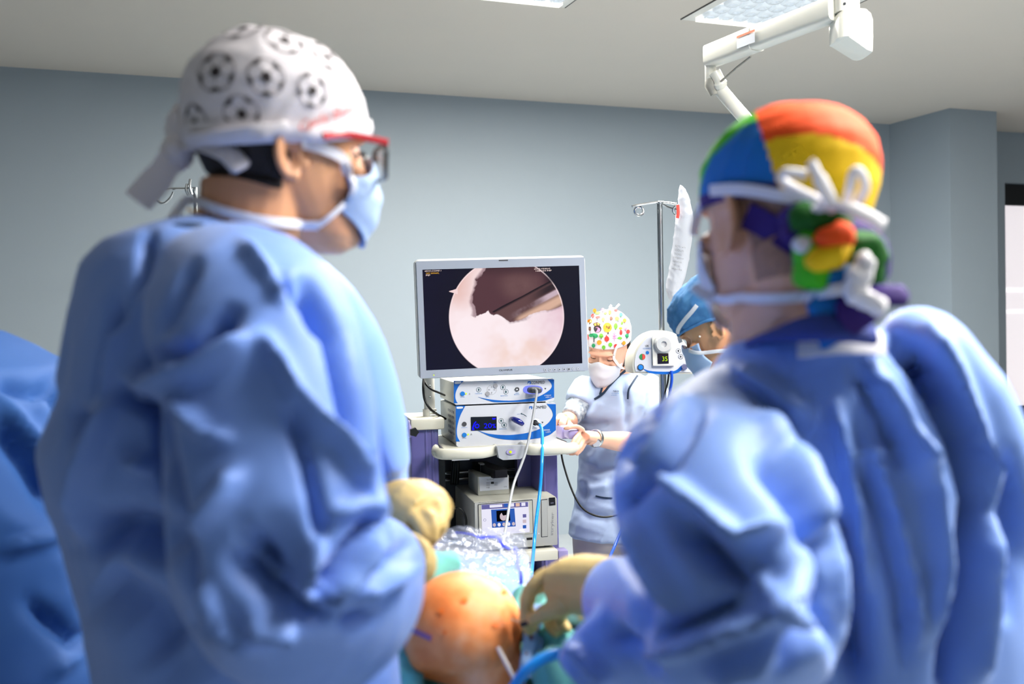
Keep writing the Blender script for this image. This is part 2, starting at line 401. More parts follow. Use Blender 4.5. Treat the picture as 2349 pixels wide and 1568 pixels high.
# ------------------------------------------------------------------ ceiling lights
mat('lamp_trim', (226, 224, 218), 0.5)
mat('trim_gap', (92, 90, 88), 0.7)
emis('lamp_strip', (255, 255, 246), 1.5)
mat('lens_glass', (214, 222, 228), 0.12, spec=0.8, emit=((226, 232, 238), 0.30), coat=0.5)
mat('lens_rib', (240, 244, 246), 0.25, emit=((250, 252, 255), 0.42))
LP2 = to_st(PZ(1583, 40, HC)); LP1 = to_st(PZ(1287, 10, HC)); LW, LL = 0.6, 1.2
pitch = (LP2[0]) - (LP1[0] - LW)
cellm = None
def ceiling_light(s, t, label, cells, power=1.0):
    """s,t = far left corner, panel runs along E1 (LW) and towards the room (LL)"""
    global cellm
    o = thing('ceiling_light', label, 'ceiling light', R(s + LW / 2, t + LL / 2, HC), RZ, 'recessed ceiling light panels')
    # local: x along E1, y = -E2, z up ; far edge is +y
    def L(gg, x0, x1, y0, y1, z0, z1): gg.box2((x0, y0, z0), (x1, y1, z1))
    g = G()
    w, l = LW / 2, LL / 2
    for a in ((-w - .03, -w + .02, -l - .03, l + .03), (w - .02, w + .03, -l - .03, l + .03), (-w + .02, w - .02, -l - .03, -l + .02), (-w + .02, w - .02, l - .02, l + .03)):
        L(g, *a, -.004, .0)
    g.build('trim_frame', M_['lamp_trim'], o, False, smooth=False)
    for sg in (-1, 1):
        g = G(); L(g, *sorted((sg * (w + .03), sg * (w + .034))), -l - .03, l + .03, -.006, 0); g.build('shadow_gap', M_['trim_gap'], o, False, smooth=False)
        g = G(); L(g, -w + .02, w - .02, *sorted((sg * (l - .062), sg * (l - .018))), -.024, -.001); g.build('bright_edge', M_['lamp_strip'], o, False, smooth=False)
    g = G(); L(g, -w + .02, w - .02, -l + .045, l - .045, -.002, .0)
    g.build('backing', M_['lens_rib'], o, False, smooth=False)
    if cells:
        nx, ny = 7, 12; cx, cy = (LW - .04) / nx, (LL - .09) / ny
        if cellm is None:
            gg = G()
            gg.loft([[(math.copysign(abs(math.cos(a)) ** .6, math.cos(a)) * cx * .47 * q, math.copysign(abs(math.sin(a)) ** .6, math.sin(a)) * cy * .47 * q, z) for a in [2 * math.pi * k / 12 for k in range(12)]]
                     for q, z in ((1.0, -.002), (.96, -.012), (.7, -.021), (.42, -.019), (.36, -.010))])
            ob = gg.build('lens_cell', M_['lens_glass'], o, False, angle=60); cellm = ob.data; COL.objects.unlink(ob); bpy.data.objects.remove(ob)
        for i in range(nx):
            for j in range(ny):
                c = bpy.data.objects.new('lens_cell', cellm); COL.objects.link(c); c.parent = o
                c.location = (-w + .02 + cx * (i + .5), -l + .045 + cy * (j + .5), 0)
    ld = bpy.data.lights.new('panel_light', 'AREA'); ld.shape = 'RECTANGLE'; ld.size = LW - .06; ld.size_y = LL - .12
    ld.energy = LIGHT_W * power; ld.color = LIGHT_COL
    lo = bpy.data.objects.new('panel_light', ld); COL.objects.link(lo); lo.parent = o; lo.location = (0, 0, -.03)
    return o
s1 = LP1[0] - LW; t1 = (LP1[1] + LP2[1]) / 2
ceiling_light(s1, t1, 'ceiling light panel cut by the top edge, left of the white boom', True, 1.08)
ceiling_light(LP2[0], t1, 'ceiling light panel of prismatic cells just above the white boom', True, 1.08)
ceiling_light(s1 + pitch, t1 + 2.85, 'ceiling light panel over the operating table, right of the photographer', False)
ceiling_light(s1, t1 + 2.85, 'ceiling light panel right above the two surgeons', False)
ceiling_light(s1 + 2 * pitch, t1 + 2.85, 'ceiling light panel outside the picture towards the window side', False)

# ------------------------------------------------------------------ articulated ceiling arm
mat('arm_paint', (218, 217, 208), 0.3, coat=0.3)
mat('arm_under', (150, 148, 140), 0.5)
arm = thing('support_boom', 'white articulated support boom hanging from the ceiling', 'support boom', PZ(1943, -300, HC))
dR, dL = 2.75, 3.22
pr = P(1940, 0, dR)
arm.location = (pr.x, pr.y, HC)
def px_m(d): return d / FPX
g = G(); u = px_m(dR); top = HC
w = 26 * u
ring = lambda c, a, b, z, n=24, e=.55: [Vector((c.x + math.copysign(abs(math.cos(q)) ** e, math.cos(q)) * a, c.y + math.copysign(abs(math.sin(q)) ** e, math.sin(q)) * b, z)) for q in [2 * math.pi * k / n for k in range(n)]]
zc = P(1940, 32, dR).z
g.loft([ring(pr, 27 * u, 30 * u, HC), ring(pr, 27 * u, 30 * u, zc)]); g.build('post', M_['arm_paint'], arm)
g = G(); cc = P(1952, 80, dR)
zt_ = P(1952, 30, dR).z; zb_ = P(1952, 112, dR).z
rg = []
for z, k in ((zt_, .72), (zt_ - .012, .9), (zt_ - .03, 1), (zb_ + .02, 1), (zb_, .97)):
    rr_ = ring(cc, 42 * u * k, 48 * u * k, z)
    if z < zb_ + .01: rr_ = [Vector((p.x, p.y, p.z - .02 * math.sin((p.x - cc.x) / (42 * u) * 2.2) * (1))) for p in rr_]
    rg.append(rr_)
g.loft(rg); g.build('drive_pod', M_['arm_paint'], arm)
for (x, y) in ((1938, 8), (1968, 30)):
    p = P(x, y, dR - 31 * u); g = G(); g.ell(p, (.004, .003, .004), 10, 6); g.build('screw', M_['dark_grey'], arm)
a0 = P(1918, 12, dR); a1 = P(1632, 134, dL); a0.z = a1.z = (a0.z + a1.z) / 2
def beam_ring(p, dr, hw, hh):
    s_ = Vector((-dr.y, dr.x, 0)).normalized(); up = Vector((0, 0, 1))
    return [p + s_ * hw * math.copysign(abs(math.cos(q)) ** .45, math.cos(q)) + up * hh * math.copysign(abs(math.sin(q)) ** .45, math.sin(q)) for q in [2 * math.pi * k / 20 for k in range(20)]]
dr = (a1 - a0).normalized()
mid = a0.lerp(a1, .62)
g = G(); g.loft([beam_ring(a0, dr, .030, .034), beam_ring(mid, dr, .030, .034)]); g.build('beam', M_['arm_paint'], arm)
g = G(); g.loft([beam_ring(mid - dr * .01, dr, .033, .037), beam_ring(a1 + dr * .005, dr, .031, .035)]); g.build('beam_sleeve', M_['arm_paint'], arm)
q = a0.lerp(a1, .60); sd = Vector((-dr.y, dr.x, 0)); sd = sd if sd.y < 0 else -sd
g = G(); g.prism([(-.05, .010), (.03, .010), (.03, .016), (-.05, .016)], q + sd * .034, -dr, (0, 0, 1), sd, .001); g.build('warning_stripe', M_['ink_orange'], arm)
g = G(); g.prism([(-.05, -.022), (.03, -.022), (.03, .006), (-.05, .006)], q + sd * .034, -dr, (0, 0, 1), sd, .0006); g.build('sticker', M_['label_white'], arm)
ub = px_m(dL)
g = G(); jt = P(1629, 112, dL); jb = P(1629, 196, dL); jb.x, jb.y = jt.x, jt.y
g.lathe((jt.x, jt.y, 0), [(.006, jt.z + .003), (.016, jt.z), (.018, jt.z - .01), (.018, jb.z), (.014, jb.z - .006)], 24); g.build('elbow_joint', M_['arm_paint'], arm)
k0 = P(1632, 196, dL); k1 = P(1652, 178, dL - .02); l0 = P(1644, 205, dL); l1 = P(1706, 268, dL - .05); l2 = P(1800, 372, dL - .12)
g = G(); g.tube([k0 + Vector((0, 0, .02)), k0, k0 + Vector((.01, 0, -.03))], [.02, .022, .014], 16); g.build('knuckle', M_['arm_under'], arm)
g = G(); dl = (l2 - l0).normalized()
g.tube(catmull([P(1640, 165, dL - .02), P(1652, 190, dL - .02), l0 + Vector((.012, 0, 0)), l1, l2], 6), [.018] * 6 + [.022] * 6 + [.022] * 12 + [.02], 16, flat=(1, .9)); g.build('lower_arm', M_['arm_paint'], arm)
g = G(); g.tube([P(1722, 130, dL - .18 + .03), P(1690, 155, dL - .09), P(1650, 190, dL - .03)], .0035, 8); g.build('cable', M_['arm_under'], arm)
g = G(); g.box(l2 + Vector((.02, 0, -.04)), (.11, .05, .11), .012); g.build('mount_plate', M_['arm_paint'], arm)
# ------------------------------------------------------------------ equipment cart
AL = math.radians(13.0); D0 = 3.35
_o = P(1160, 1015, D0)
CO = Vector((_o.x, _o.y, 0)); CX = Vector((math.cos(AL), math.sin(AL), 0)); CY = Vector((-math.sin(AL), math.cos(AL), 0))
def C(px, py, y=0.0):
    """pixel -> cart-local (x, y, z) on the plane at local depth y"""
    o = Vector((0, 0, CAMZ)); r = ray(px, py); k = (CO + CY * y - o).dot(CY) / r.dot(CY); p = o + r * k
    return Vector(((p - CO).dot(CX), y, p.z))
def CW(x, y, z): return CO + CX * x + CY * y + Vector((0, 0, z))
UX, UZ, UN = Vector((1, 0, 0)), Vector((0, 0, 1)), Vector((0, -1, 0))
def poly_px(g, pts, y, h=0.0012, m=0):
    """flat plate drawn by pixels on the local plane y (front faces -y)"""
    A = [C(px, py, y) for px, py in pts]
    g.prism([(a.x, a.z) for a in A], (0, y, 0), UX, UZ, UN, h, m)
def disc_px(g, px, py, rx, ry, y, h=0.001, n=20, m=0, rot=0):
    pts = [(px + rx * math.cos(a) * math.cos(rot) - ry * math.sin(a) * math.sin(rot), py + rx * math.cos(a) * math.sin(rot) + ry * math.sin(a) * math.cos(rot)) for a in [2 * math.pi * k / n for k in range(n)]]
    poly_px(g, pts, y, h, m)
def ring_px(g, px, py, r, w, y, h=0.0008, n=24, m=0):
    o_ = C(px, py, y); s = (C(px + 10, py, y).x - o_.x) / 10
    A = [(math.cos(2 * math.pi * k / n), math.sin(2 * math.pi * k / n)) for k in range(n)]
    V = []; F = []
    for c, sn in A:
        for q, dy in ((r, 0), (r - w, 0)):
            V.append((o_.x + c * q * s, y - h, o_.z + sn * q * s))
    for k in range(n):
        j = (k + 1) % n; F.append((2 * k, 2 * j, 2 * j + 1, 2 * k + 1))
    g.add(V, F, m)
def curve_px(pts, n=6): return [(p.x, p.y) for p in catmull([Vector((a, b, 0)) for a, b in pts], n)]
def write_px(g, s, px, py, wpx, hpx, y, m=0, lift=0.0012):
    """lettering whose lower-left corner is at the pixel"""
    o_ = C(px, py, y); w_ = C(px + wpx, py, y).x - o_.x; h_ = C(px, py - hpx, y).z - o_.z
    writing(g, s, (o_.x, y, o_.z), UX, UZ, w_, h_, UN, lift, m)

cart = thing('equipment_cart', 'white and purple medical equipment cart carrying the arthroscopy stack', 'cart', CO, AL)
# purple columns : extruded aluminium uprights
def column(x0, x1, y0, y1, ztop, ridge):
    g = G(); pts = [(x0 + .012, y0), (x1 - .004, y0), (x1, y0 + .006), (x1, y1), (x0 + .004, y1), (x0, y1 - .004), (x0, y0 + .014), (x0 + .004, y0 + .004)]
    g.prism(pts, (0, 0, .12), UX, (0, 1, 0), UZ, ztop - .12); o = g.build('column', M_['purple_metal'], cart, False, angle=30)
    for r in ridge:
        g = G(); g.tube([(r, y0 + .002, .13), (r, y0 + .002, ztop - .002)], .006, 10); g.build('column_ridge', M_['purple_metal'], o, False)
    return o
ycol = 0.10
cl0, cl1 = C(943, 1100, ycol).x, C(1008, 1100, ycol).x
cr0, cr1 = C(1238, 1150, ycol).x, C(1281, 1150, ycol).x
ztray = C(1160, 1018, 0).z
column(cl0, cl1, ycol, ycol + .20, ztray + .055, (cl0 + .055, cl1 - .02))
column(cr0, cr1, ycol, ycol + .20, ztray - .03, (cr0 + .018,))
g = G(); g.box2((cl1, ycol + .06, .14), (cl1 + .03, ycol + .1, ztray - .06)); g.build('inner_rail', M_['black_plastic'], cart, False, smooth=False)
g = G(); g.box2((cr0 - .05, ycol + .12, .14), (cr0, ycol + .16, ztray - .06)); g.build('inner_rail', M_['purple_metal'], cart, False, smooth=False)
# dark back panel and chrome bars
g = G(); g.box2((cl1, ycol + .24, .2), (cr1, ycol + .26, ztray - .03)); g.build('back_panel', M_['dark_grey'], cart, False, smooth=False)
for py in (1081, 1096):
    z = C(1100, py, ycol + .22).z; g = G(); g.cyl((cl1 + .02, ycol + .22, z), (cr0 - .01, ycol + .22, z), .007, n=12); g.build('cross_bar', M_['chrome'], cart, False)
# left clamp bracket, spool and knob
zb = ztray + .055
g = G(); g.box2((cl0 - .0, ycol - .02, zb - .005), (cl1 + .02, ycol + .22, zb + .035), .008); g.build('column_bracket', M_['cream_plastic'], cart, False)
g = G(); a = C(950, 985, ycol - .02); b = C(921, 990, ycol - .02)
def disc(gg, c, r, t): gg.lathe(c, [(r * .6, -t), (r, -t * .6), (r, t * .6), (r * .6, t)], 24, Matrix.Rotation(math.pi / 2, 3, 'Y'))
disc(g, a + Vector((-.012, .03, .0)), .030, .006); disc(g, b + Vector((.012, .03, 0)), .030, .006)
g.cyl(a + Vector((0, .03, 0)), b + Vector((.01, .03, 0)), .011, n=16); g.build('cable_spool', M_['purple_plastic'], cart, False)
g = G(); k = C(949, 990, ycol - .04)
g.prism([((.016 if i % 2 == 0 else .0125) * math.cos(2 * math.pi * i / 10), (.016 if i % 2 == 0 else .0125) * math.sin(2 * math.pi * i / 10)) for i in range(10)], k, UX, UZ, UN, .018)
g.build('star_knob', M_['black_plastic'], cart, False)
# monitor pole
zp0 = zb + .03; xp = C(986, 920, ycol + .05).x; pm = P(0, 0, 1)
g = G(); g.cyl((xp, ycol + .06, zp0), (xp, ycol + .06, 1.50), .019, n=24); pole = g.build('monitor_pole', M_['white_metal'], cart, False)
g = G(); g.cyl((xp, ycol + .06, zp0 - .002), (xp, ycol + .06, zp0 + .03), .024, n=24); g.build('pole_collar', M_['white_metal'], cart, False)
for py in (885, 911, 937):
    z = C(986, py, ycol + .04).z; g = G(); g.ell((xp - .001, ycol + .0405, z), (.004, .003, .004), 10, 6); g.build('pole_screw', M_['screw_metal'], pole, False)
for z in (zp0 + .01, zp0 + .02):
    g = G(); g.cyl((xp - .004, ycol + .037, z), (xp + .022, ycol + .037, z), .003, n=8); g.build('collar_screw', M_['screw_metal'], cart, False)
# tray shelf with two handle loops and dashboard
tx0, tx1 = C(1003, 1030, -.05).x, C(1333, 1030, -.05).x
g = G(); g.box2((tx0 + .03, .0, ztray - .028), (tx1 - .03, .40, ztray - .004), .008)
g.build('top_tray', M_['cream_plastic'], cart, False)
def handle(x0, x1):
    pth = catmull([(x0 + .01, .05, ztray - .014), (x0, -.01, ztray - .014), (x0 + .012, -.065, ztray - .014), (x0 + .05, -.082, ztray - .014), ((x0 + x1) / 2, -.085, ztray - .014), (x1 - .05, -.07, ztray - .016), (x1, -.01, ztray - .018), (x1 + .01, .03, ztray - .018)], 6)
    g = G(); g.tube(pth, .016, 14, flat=(1.15, .8)); return g.build('handle', M_['cream_plastic'], cart, False)
xm0, xm1 = C(1139, 1040, -.05).x, C(1205, 1040, -.05).x
handle(tx0, xm0); handle(xm1, tx1)
g = G(); g.prism([(xm0, ztray - .0), (xm1, ztray - .0), (xm1 - .008, ztray - .038), (xm1 - .02, ztray - .045), (xm0 + .02, ztray - .045), (xm0 + .006, ztray - .038)], (0, -.03, 0), UX, UZ, UN, .03)
dash = g.build('dashboard', M_['grey_plastic'], cart, False, smooth=False)
g = G(); disc_px(g, 1172, 1036, 11, 6, -.061, .003); g.build('power_button', M_['purple_plastic'], dash, False)
emis('led_yellow', (214, 240, 40), 1.2)
g = G(); disc_px(g, 1171, 1036, 3, 3, -.0645, .002); g.build('indicator', M_['led_yellow'], dash, False)
g = G(); g.box2((tx0 + .06, .02, ztray - .05), (tx0 + .12, .3, ztray - .028)); g.build('tray_bracket', M_['grey_plastic'], cart, False, smooth=False)
g = G(); g.box2((tx1 - .12, .02, ztray - .05), (tx1 - .06, .3, ztray - .028)); g.build('tray_bracket', M_['grey_plastic'], cart, False, smooth=False)
# purple side rail grip held by the nurse
g = G(); a = C(1276, 985, .15); b = C(1322, 1002, .02)
g.box2((C(1277, 990, .12).x, .06, C(1277, 1003, .12).z), (C(1300, 990, .12).x, .22, C(1277, 973, .12).z), .008)
g.box2((C(1296, 990, .04).x, .0, C(1296, 1005, .04).z), (C(1323, 990, .04).x, .12, C(1296, 982, .04).z), .009)
g.build('side_grip', M_['purple_plastic'], cart, False)
g = G(); g.box2((cr1 - .02, .05, ztray - .03), (tx1 - .02, .3, ztray - .006), .004); g.build('side_ledge', M_['cream_plastic'], cart, False)
# lower shelf
zs = C(1230, 1262, -.04).z; sx0 = cl1 + .0; sx1 = C(1281, 1265, -.05).x
g = G(); g.box2((cl0 + .02, -.05, zs - .035), (sx1, .40, zs), .006); g.build('lower_shelf', M_['cream_plastic'], cart, False)
g = G(); g.box2((sx1, -.05, zs - .036), (C(1304, 1265, -.05).x, .0, zs - .004), .005); g.build('shelf_corner', M_['purple_plastic'], cart, False)
g = G(); g.box2((cl0 - .02, -.05, zs - .036), (cl0 + .02, .0, zs - .004), .005); g.build('shelf_corner', M_['purple_plastic'], cart, False)
g = G(); g.box2((cl0, -.06, .12), (cr1, .45, .17), .012); g.build('base', M_['cream_plastic'], cart, False)
for (x, y) in ((cl0 + .04, -.02), (cr1 - .04, -.02), (cl0 + .04, .40), (cr1 - .04, .40)):
    g = G(); g.lathe((x, y, .06), [(.02, -.014), (.06, -.012), (.06, .012), (.02, .014)], 24, Matrix.Rotation(math.pi / 2, 3, 'Y')); w_ = g.build('caster', M_['black_rubber'], cart, False)
    g = G(); g.box2((x - .02, y - .02, .06), (x + .02, y + .02, .12)); g.build('caster_fork', M_['steel'], w_, False)
# item at the foot of the cart
ftz = C(1230, 1290, -.02)
fb = thing('foot_console', 'grey console on the cart base, mostly hidden below the lower shelf', 'console', CW(0, .1, .17), AL)
g = G(); g.box2((cl1 + .02, -.02, .172), (cr0 - .01, .3, .52), .01); 
g.v = [tuple(CW(*v)) for v in g.v]; g.build('body', M_['cream_plastic'], fb)
g = G(); g.box2((cl1 + .05, -.024, .25), (cr0 - .06, -.0205, .45), .0); g.v = [tuple(CW(*v)) for v in g.v]; g.build('display_panel', M_['black_plastic'], fb, smooth=False)

# ------------------------------------------------------------------ console boxes on the cart
emis('led_green', (226, 255, 90), 1.1)
emis('lcd_blue', (24, 24, 255), 1.6)
emis('ring_blue', (130, 140, 255), 1.1)
emis('ring_white', (225, 238, 255), 1.6)
mat('lcd_dark', (3, 8, 20), 0.25)
mat('lever_blue', (6, 24, 120), 0.12, coat=1.0)
mat('button_grey', (150, 150, 156), 0.5)
mat('button_blue', (20, 116, 200), 0.4)
mat('plug_grey', (66, 70, 76), 0.45)
def arrow(g, px, py, s, up, y):
    k = 1 if up else -1
    poly_px(g, [(px, py - 4 * s * k), (px + 3 * s, py), (px + 1.3 * s, py), (px + 1.3 * s, py + 3.2 * s * k), (px - 1.3 * s, py + 3.2 * s * k), (px - 1.3 * s, py), (px - 3 * s, py)], y, .0009)
def console(name, label, fascia, x0, x1, ztop, zbot, depth, yf):
    o = thing(name, label, 'console', CW((x0 + x1) / 2, yf + depth / 2, zbot), AL)
    # local helper: everything below is in cart-local coordinates, moved to world on build
    def B(g, nm, mt, par=None, **k):
        g.v = [tuple(CW(*v)) for v in g.v]; return g.build(nm, mt, par or o, **k)
    g = G(); g.box2((x0 + .004, yf + .012, zbot), (x1 - .004, yf + depth, ztop - .003), .006); B(g, 'body', M_['white_plastic'])
    g = G(); rnd = 0.008; pts = []
    for cx, cz, a0 in ((x1 - rnd, ztop - rnd, 0), (x0 + rnd, ztop - rnd, 90), (x0 + rnd, zbot + rnd, 180), (x1 - rnd, zbot + rnd, 270)):
        for k in range(5): a = math.radians(a0 + k * 22.5); pts.append((cx + rnd * math.cos(a), cz + rnd * math.sin(a)))
    g.prism(pts, (0, yf + .014, 0), UX, UZ, UN, .014); fa = B(g, 'fascia', M_['fascia_white'], angle=30)
    return o, fa, B
yF = 0.02
# top console
x0, x1 = C(1042, 900, yF).x, C(1271, 900, yF).x; zt1 = (C(1042, 873, yF).z + C(1270, 869, yF).z) / 2; zb1 = (C(1042, 928, yF).z + C(1270, 920, yF).z) / 2
o1, f1, B1 = console('camera_control_unit', 'upper white console with blue curved border and grey plugged-in cable', None, x0, x1, zt1, zb1, .34, yF)
def blue_frame(B, par, left, right, swoosh):
    g = G(); poly_px(g, left, yF, .0012); B(g, 'blue_edge', M_['panel_blue'], par, smooth=False)
    g = G(); poly_px(g, right, yF, .0012); B(g, 'blue_edge', M_['panel_blue'], par, smooth=False)
blue_frame(B1, f1, [(1041, 873)] + curve_px([(1064, 873), (1053, 884), (1046, 898), (1044.5, 910), (1047, 920), (1050, 924)]) + [(1041, 924)],
           curve_px([(1097, 910), (1120, 915), (1150, 918), (1180, 918), (1220, 913), (1240, 907), (1258, 896), (1265, 888), (1265.5, 882), (1262, 876), (1256, 870)]) + [(1271, 870), (1271, 911)] + curve_px([(1262, 914), (1243, 919), (1200, 921), (1140, 922), (1120, 918), (1097, 910.5)]), None)
def knobs(B, par, spec):
    for (nm, px, py, r, mt, h) in spec:
        g = G(); disc_px(g, px, py, r, r, yF, h); B(g, nm, M_[mt], par)
g = G(); poly_px(g, curve_px([(1044, 875), (1056, 874.5), (1058, 877), (1055, 879.5), (1045, 880), (1042.5, 877.5)]), yF - .0012, .0008); B1(g, 'badge', M_['label_white'], f1, smooth=False)
knobs(B1, f1, [('power_button', 1061, 902.5, 5.2, 'button_blue', .003), ('power_indicator', 1069, 902.5, 2.0, 'led_green', .002),
               ('select_button', 1136.5, 884.5, 5, 'button_grey', .003), ('menu_button', 1118.5, 902.5, 5, 'button_grey', .003), ('balance_button', 1186, 892.5, 5, 'dark_grey', .003)])
g = G(); ring_px(g, 1098, 893.5, 5.6, .8, yF); disc_px(g, 1098, 893.5, 1.4, 3, yF, .0008)
B1(g, 'procedure_button', M_['ink_teal'], f1, smooth=False)
g = G(); ring_px(g, 1128, 893.5, 11, .6, yF)
for a_, b_ in ((1128, 887), (1128, 900)): arrow(g, a_, b_, .6, b_ < 893, yF)
for a_, k in ((1122, -1), (1134, 1)): poly_px(g, [(a_ + 2.5 * k, 893.5), (a_, 891.5), (a_, 892.8), (a_ - 2 * k, 892.8), (a_ - 2 * k, 894.2), (a_, 894.2), (a_, 895.5)], yF, .0009)
B1(g, 'arrow_pad', M_['ink_grey'], f1, smooth=False)
for k, (a_, b_, up) in enumerate(((1153.5, 888, True), (1160.5, 898, False))):
    g = G(); ring_px(g, a_, b_, 5.8, .7, yF); arrow(g, a_, b_, .9, up, yF); B1(g, 'brightness_button', M_['ink_teal'], f1, smooth=False)
g = G()
for s_, px, py, w_ in (('POWER', 1056, 911.5, 10), ('PROCEDURE', 1090, 903.5, 16), ('SELECT', 1132, 877.5, 9), ('MENU', 1114.5, 911, 8), ('BRIGHTNESS', 1148, 908.5, 17), ('WHITE', 1181.5, 902.5, 9), ('BALANCE', 1179.5, 905.5, 12), ('CAMERA', 1212, 909.5, 11)):
    write_px(g, s_, px, py, w_, 2, yF)
B1(g, 'caption_print', M_['ink_blue'], f1, smooth=False)
g = G(); poly_px(g, [(1180.5 + 2.5, 894), (1186, 890.5), (1188.5, 894), (1187, 894.5), (1186, 892.8), (1184.5, 894.5)], yF - .003, .0008); write_px(g, 'R', 1045.5, 879, 4, 2.4, yF - .0012); B1(g, 'symbol', M_['label_white'], f1, smooth=False)
g = G(); write_px(g, 'CONMED', 1218.5, 880.5, 31, 7, yF); B1(g, 'brand_lettering', M_['ink_black'], f1, smooth=False)
g = G(); poly_px(g, [(1210.5, 874), (1217.5, 873.7), (1217.5, 880.3), (1214, 880.5), (1216, 877), (1213, 876), (1211, 880.5), (1210.5, 880.5)], yF, .0009); B1(g, 'brand_emblem', M_['panel_blue'], f1, smooth=False)
g = G(); write_px(g, 'IM8000', 1249, 908.2, 15, 3, yF - .001); write_px(g, 'HD', 1252, 912.3, 8, 3, yF - .001); write_px(g, 'TRUE', 1261, 911.6, 6, 1.8, yF - .001); B1(g, 'model_print', M_['label_white'], f1, smooth=False)
g = G(); poly_px(g, [(1249, 889.5), (1253, 889.5), (1251, 893)], yF); B1(g, 'marker', M_['ink_black'], f1, smooth=False)
g = G(); poly_px(g, [(1075.5, 904.5), (1079, 904.2), (1077.2, 900.5)], yF); B1(g, 'warning_mark', M_['ink_grey'], f1, smooth=False)
g = G(); poly_px(g, curve_px([(1200, 893), (1202, 888), (1208, 884.5), (1222, 883.5), (1236, 885), (1243, 889), (1244.5, 894), (1241, 900), (1232, 902.5), (1215, 902.8), (1205, 900.5), (1200.5, 897)], 3), yF, .002); B1(g, 'lit_socket', M_['ring_blue'], f1)
g = G(); pc_ = [C(px, py, yF - .002) for px, py in curve_px([(1209, 893), (1211, 889), (1218, 886.5), (1230, 886.5), (1237, 889), (1239, 894), (1236, 899.5), (1226, 901), (1214, 900.5), (1209.5, 897.5)], 3)]
cen = sum(pc_, Vector()) / len(pc_)
g.loft([[p + Vector((0, -h, 0)) if k == 1 else cen + (p - cen) * k + Vector((0, -h, 0)) for p in pc_] for k, h in ((1, 0), (1, .02), (.92, .032), (.6, .04))]); B1(g, 'cable_plug', M_['plug_grey'], f1)

# lower console (light source)
x0, x1 = C(1046, 970, yF).x, C(1275.5, 970, yF).x; zt2 = zb1 - .004; zt2 = min(zt2, (C(1046, 930, yF).z + C(1275, 924, yF).z) / 2); zb2 = ztray - .004
o2, f2, B2 = console('light_source', 'lower white console with blue lever, small dark display and bright blue cable', None, x0, x1, zt2, zb2, .36, yF)
blue_frame(B2, f2, [(1045.5, 930)] + curve_px([(1067.5, 930), (1057, 950), (1051, 968), (1048, 985), (1049, 1000), (1055, 1012)]) + [(1045.5, 1012)],
           curve_px([(1097, 987), (1120, 994), (1150, 997), (1180, 996.5), (1215, 991), (1240, 982), (1258, 969), (1267, 956), (1268, 948), (1264, 938), (1254, 926)]) + [(1275, 926.5), (1275, 986)] + curve_px([(1262, 996), (1240, 1003.5), (1200, 1008), (1160, 1007.5), (1130, 1002), (1110, 994), (1097, 987.5)]), None)
g = G(); poly_px(g, curve_px([(1048, 932.5), (1060, 932), (1062, 934.5), (1059.5, 936.5), (1049, 937), (1047, 934.8)]), yF - .0012, .0008); B2(g, 'badge', M_['label_white'], f2, smooth=False)
knobs(B2, f2, [('standby_button', 1065, 972, 5.2, 'dark_grey', .003), ('power_button', 1065, 997, 5.2, 'button_blue', .003), ('power_indicator', 1073.8, 995.8, 2.0, 'led_green', .002)])
g = G(); poly_px(g, [(1080, 956), (1139, 954.5), (1139.2, 985.5), (1080.5, 987)], yF, .0022); ds = B2(g, 'display', M_['lcd_dark'], f2, smooth=False)
g = G(); yd = yF - .0024
write_px(g, '20', 1110, 982, 18, 11.5, yd); write_px(g, '%', 1129.5, 981.5, 7.5, 10, yd)
poly_px(g, [(1129, 957.5), (1132, 958.5), (1137, 957.8), (1136.5, 961), (1130, 962.5)], yd, .0006)
for k in range(8):
    a = k * math.pi / 4; poly_px(g, [(1094.3 + math.cos(a + q) * r, 976.5 + math.sin(a + q) * r) for r, q in ((4, -.15), (6.6, -.1), (6.6, .1), (4, .15))], yd, .0006)
ring_px(g, 1094.3, 976.5, 4.2, 1.4, yd, .0006)
poly_px(g, [(1083, 980), (1087, 970), (1091.5, 965.5), (1092.5, 967.5), (1088.5, 972), (1086, 981), (1089, 985.5), (1083, 986)], yd, .0006)
B2(g, 'readout', M_['lcd_blue'], ds, smooth=False)
for k, (a_, b_, up) in enumerate(((1149.5, 964.7, True), (1156.5, 974.3, False))):
    g = G(); ring_px(g, a_, b_, 5.8, .7, yF); arrow(g, a_, b_, .9, up, yF); B2(g, 'brightness_button', M_['ink_teal'], f2, smooth=False)
g = G()
for s_, px, py, w_ in (('STAND BY', 1058, 981.5, 14), ('POWER', 1060, 1005.5, 10), ('BRIGHTNESS', 1145, 984.5, 17), ('LOCK', 1186, 950.5, 6), ('LIGHT GUIDE', 1215.5, 983, 17)): write_px(g, s_, px, py, w_, 2, yF)
B2(g, 'caption_print', M_['ink_blue'], f2, smooth=False)
g = G(); write_px(g, 'CONMED', 1223, 937.2, 30, 6.6, yF); B2(g, 'brand_lettering', M_['ink_black'], f2, smooth=False)
g = G(); poly_px(g, [(1214, 931.5), (1221, 931.2), (1221, 937.6), (1217.5, 938), (1219.5, 934.5), (1216.5, 933.5), (1214.5, 938), (1214, 938)], yF, .0009); B2(g, 'brand_emblem', M_['panel_blue'], f2, smooth=False)
g = G(); write_px(g, 'LS8000', 1242, 988, 19, 3.6, yF - .001); write_px(g, 'LED', 1252, 992, 11, 3, yF - .001); B2(g, 'model_print', M_['label_white'], f2, smooth=False)
g = G(); poly_px(g, [(1242.5, 967), (1246.5, 967), (1244.5, 970.5)], yF); B2(g, 'marker', M_['ink_black'], f2, smooth=False)
g = G()
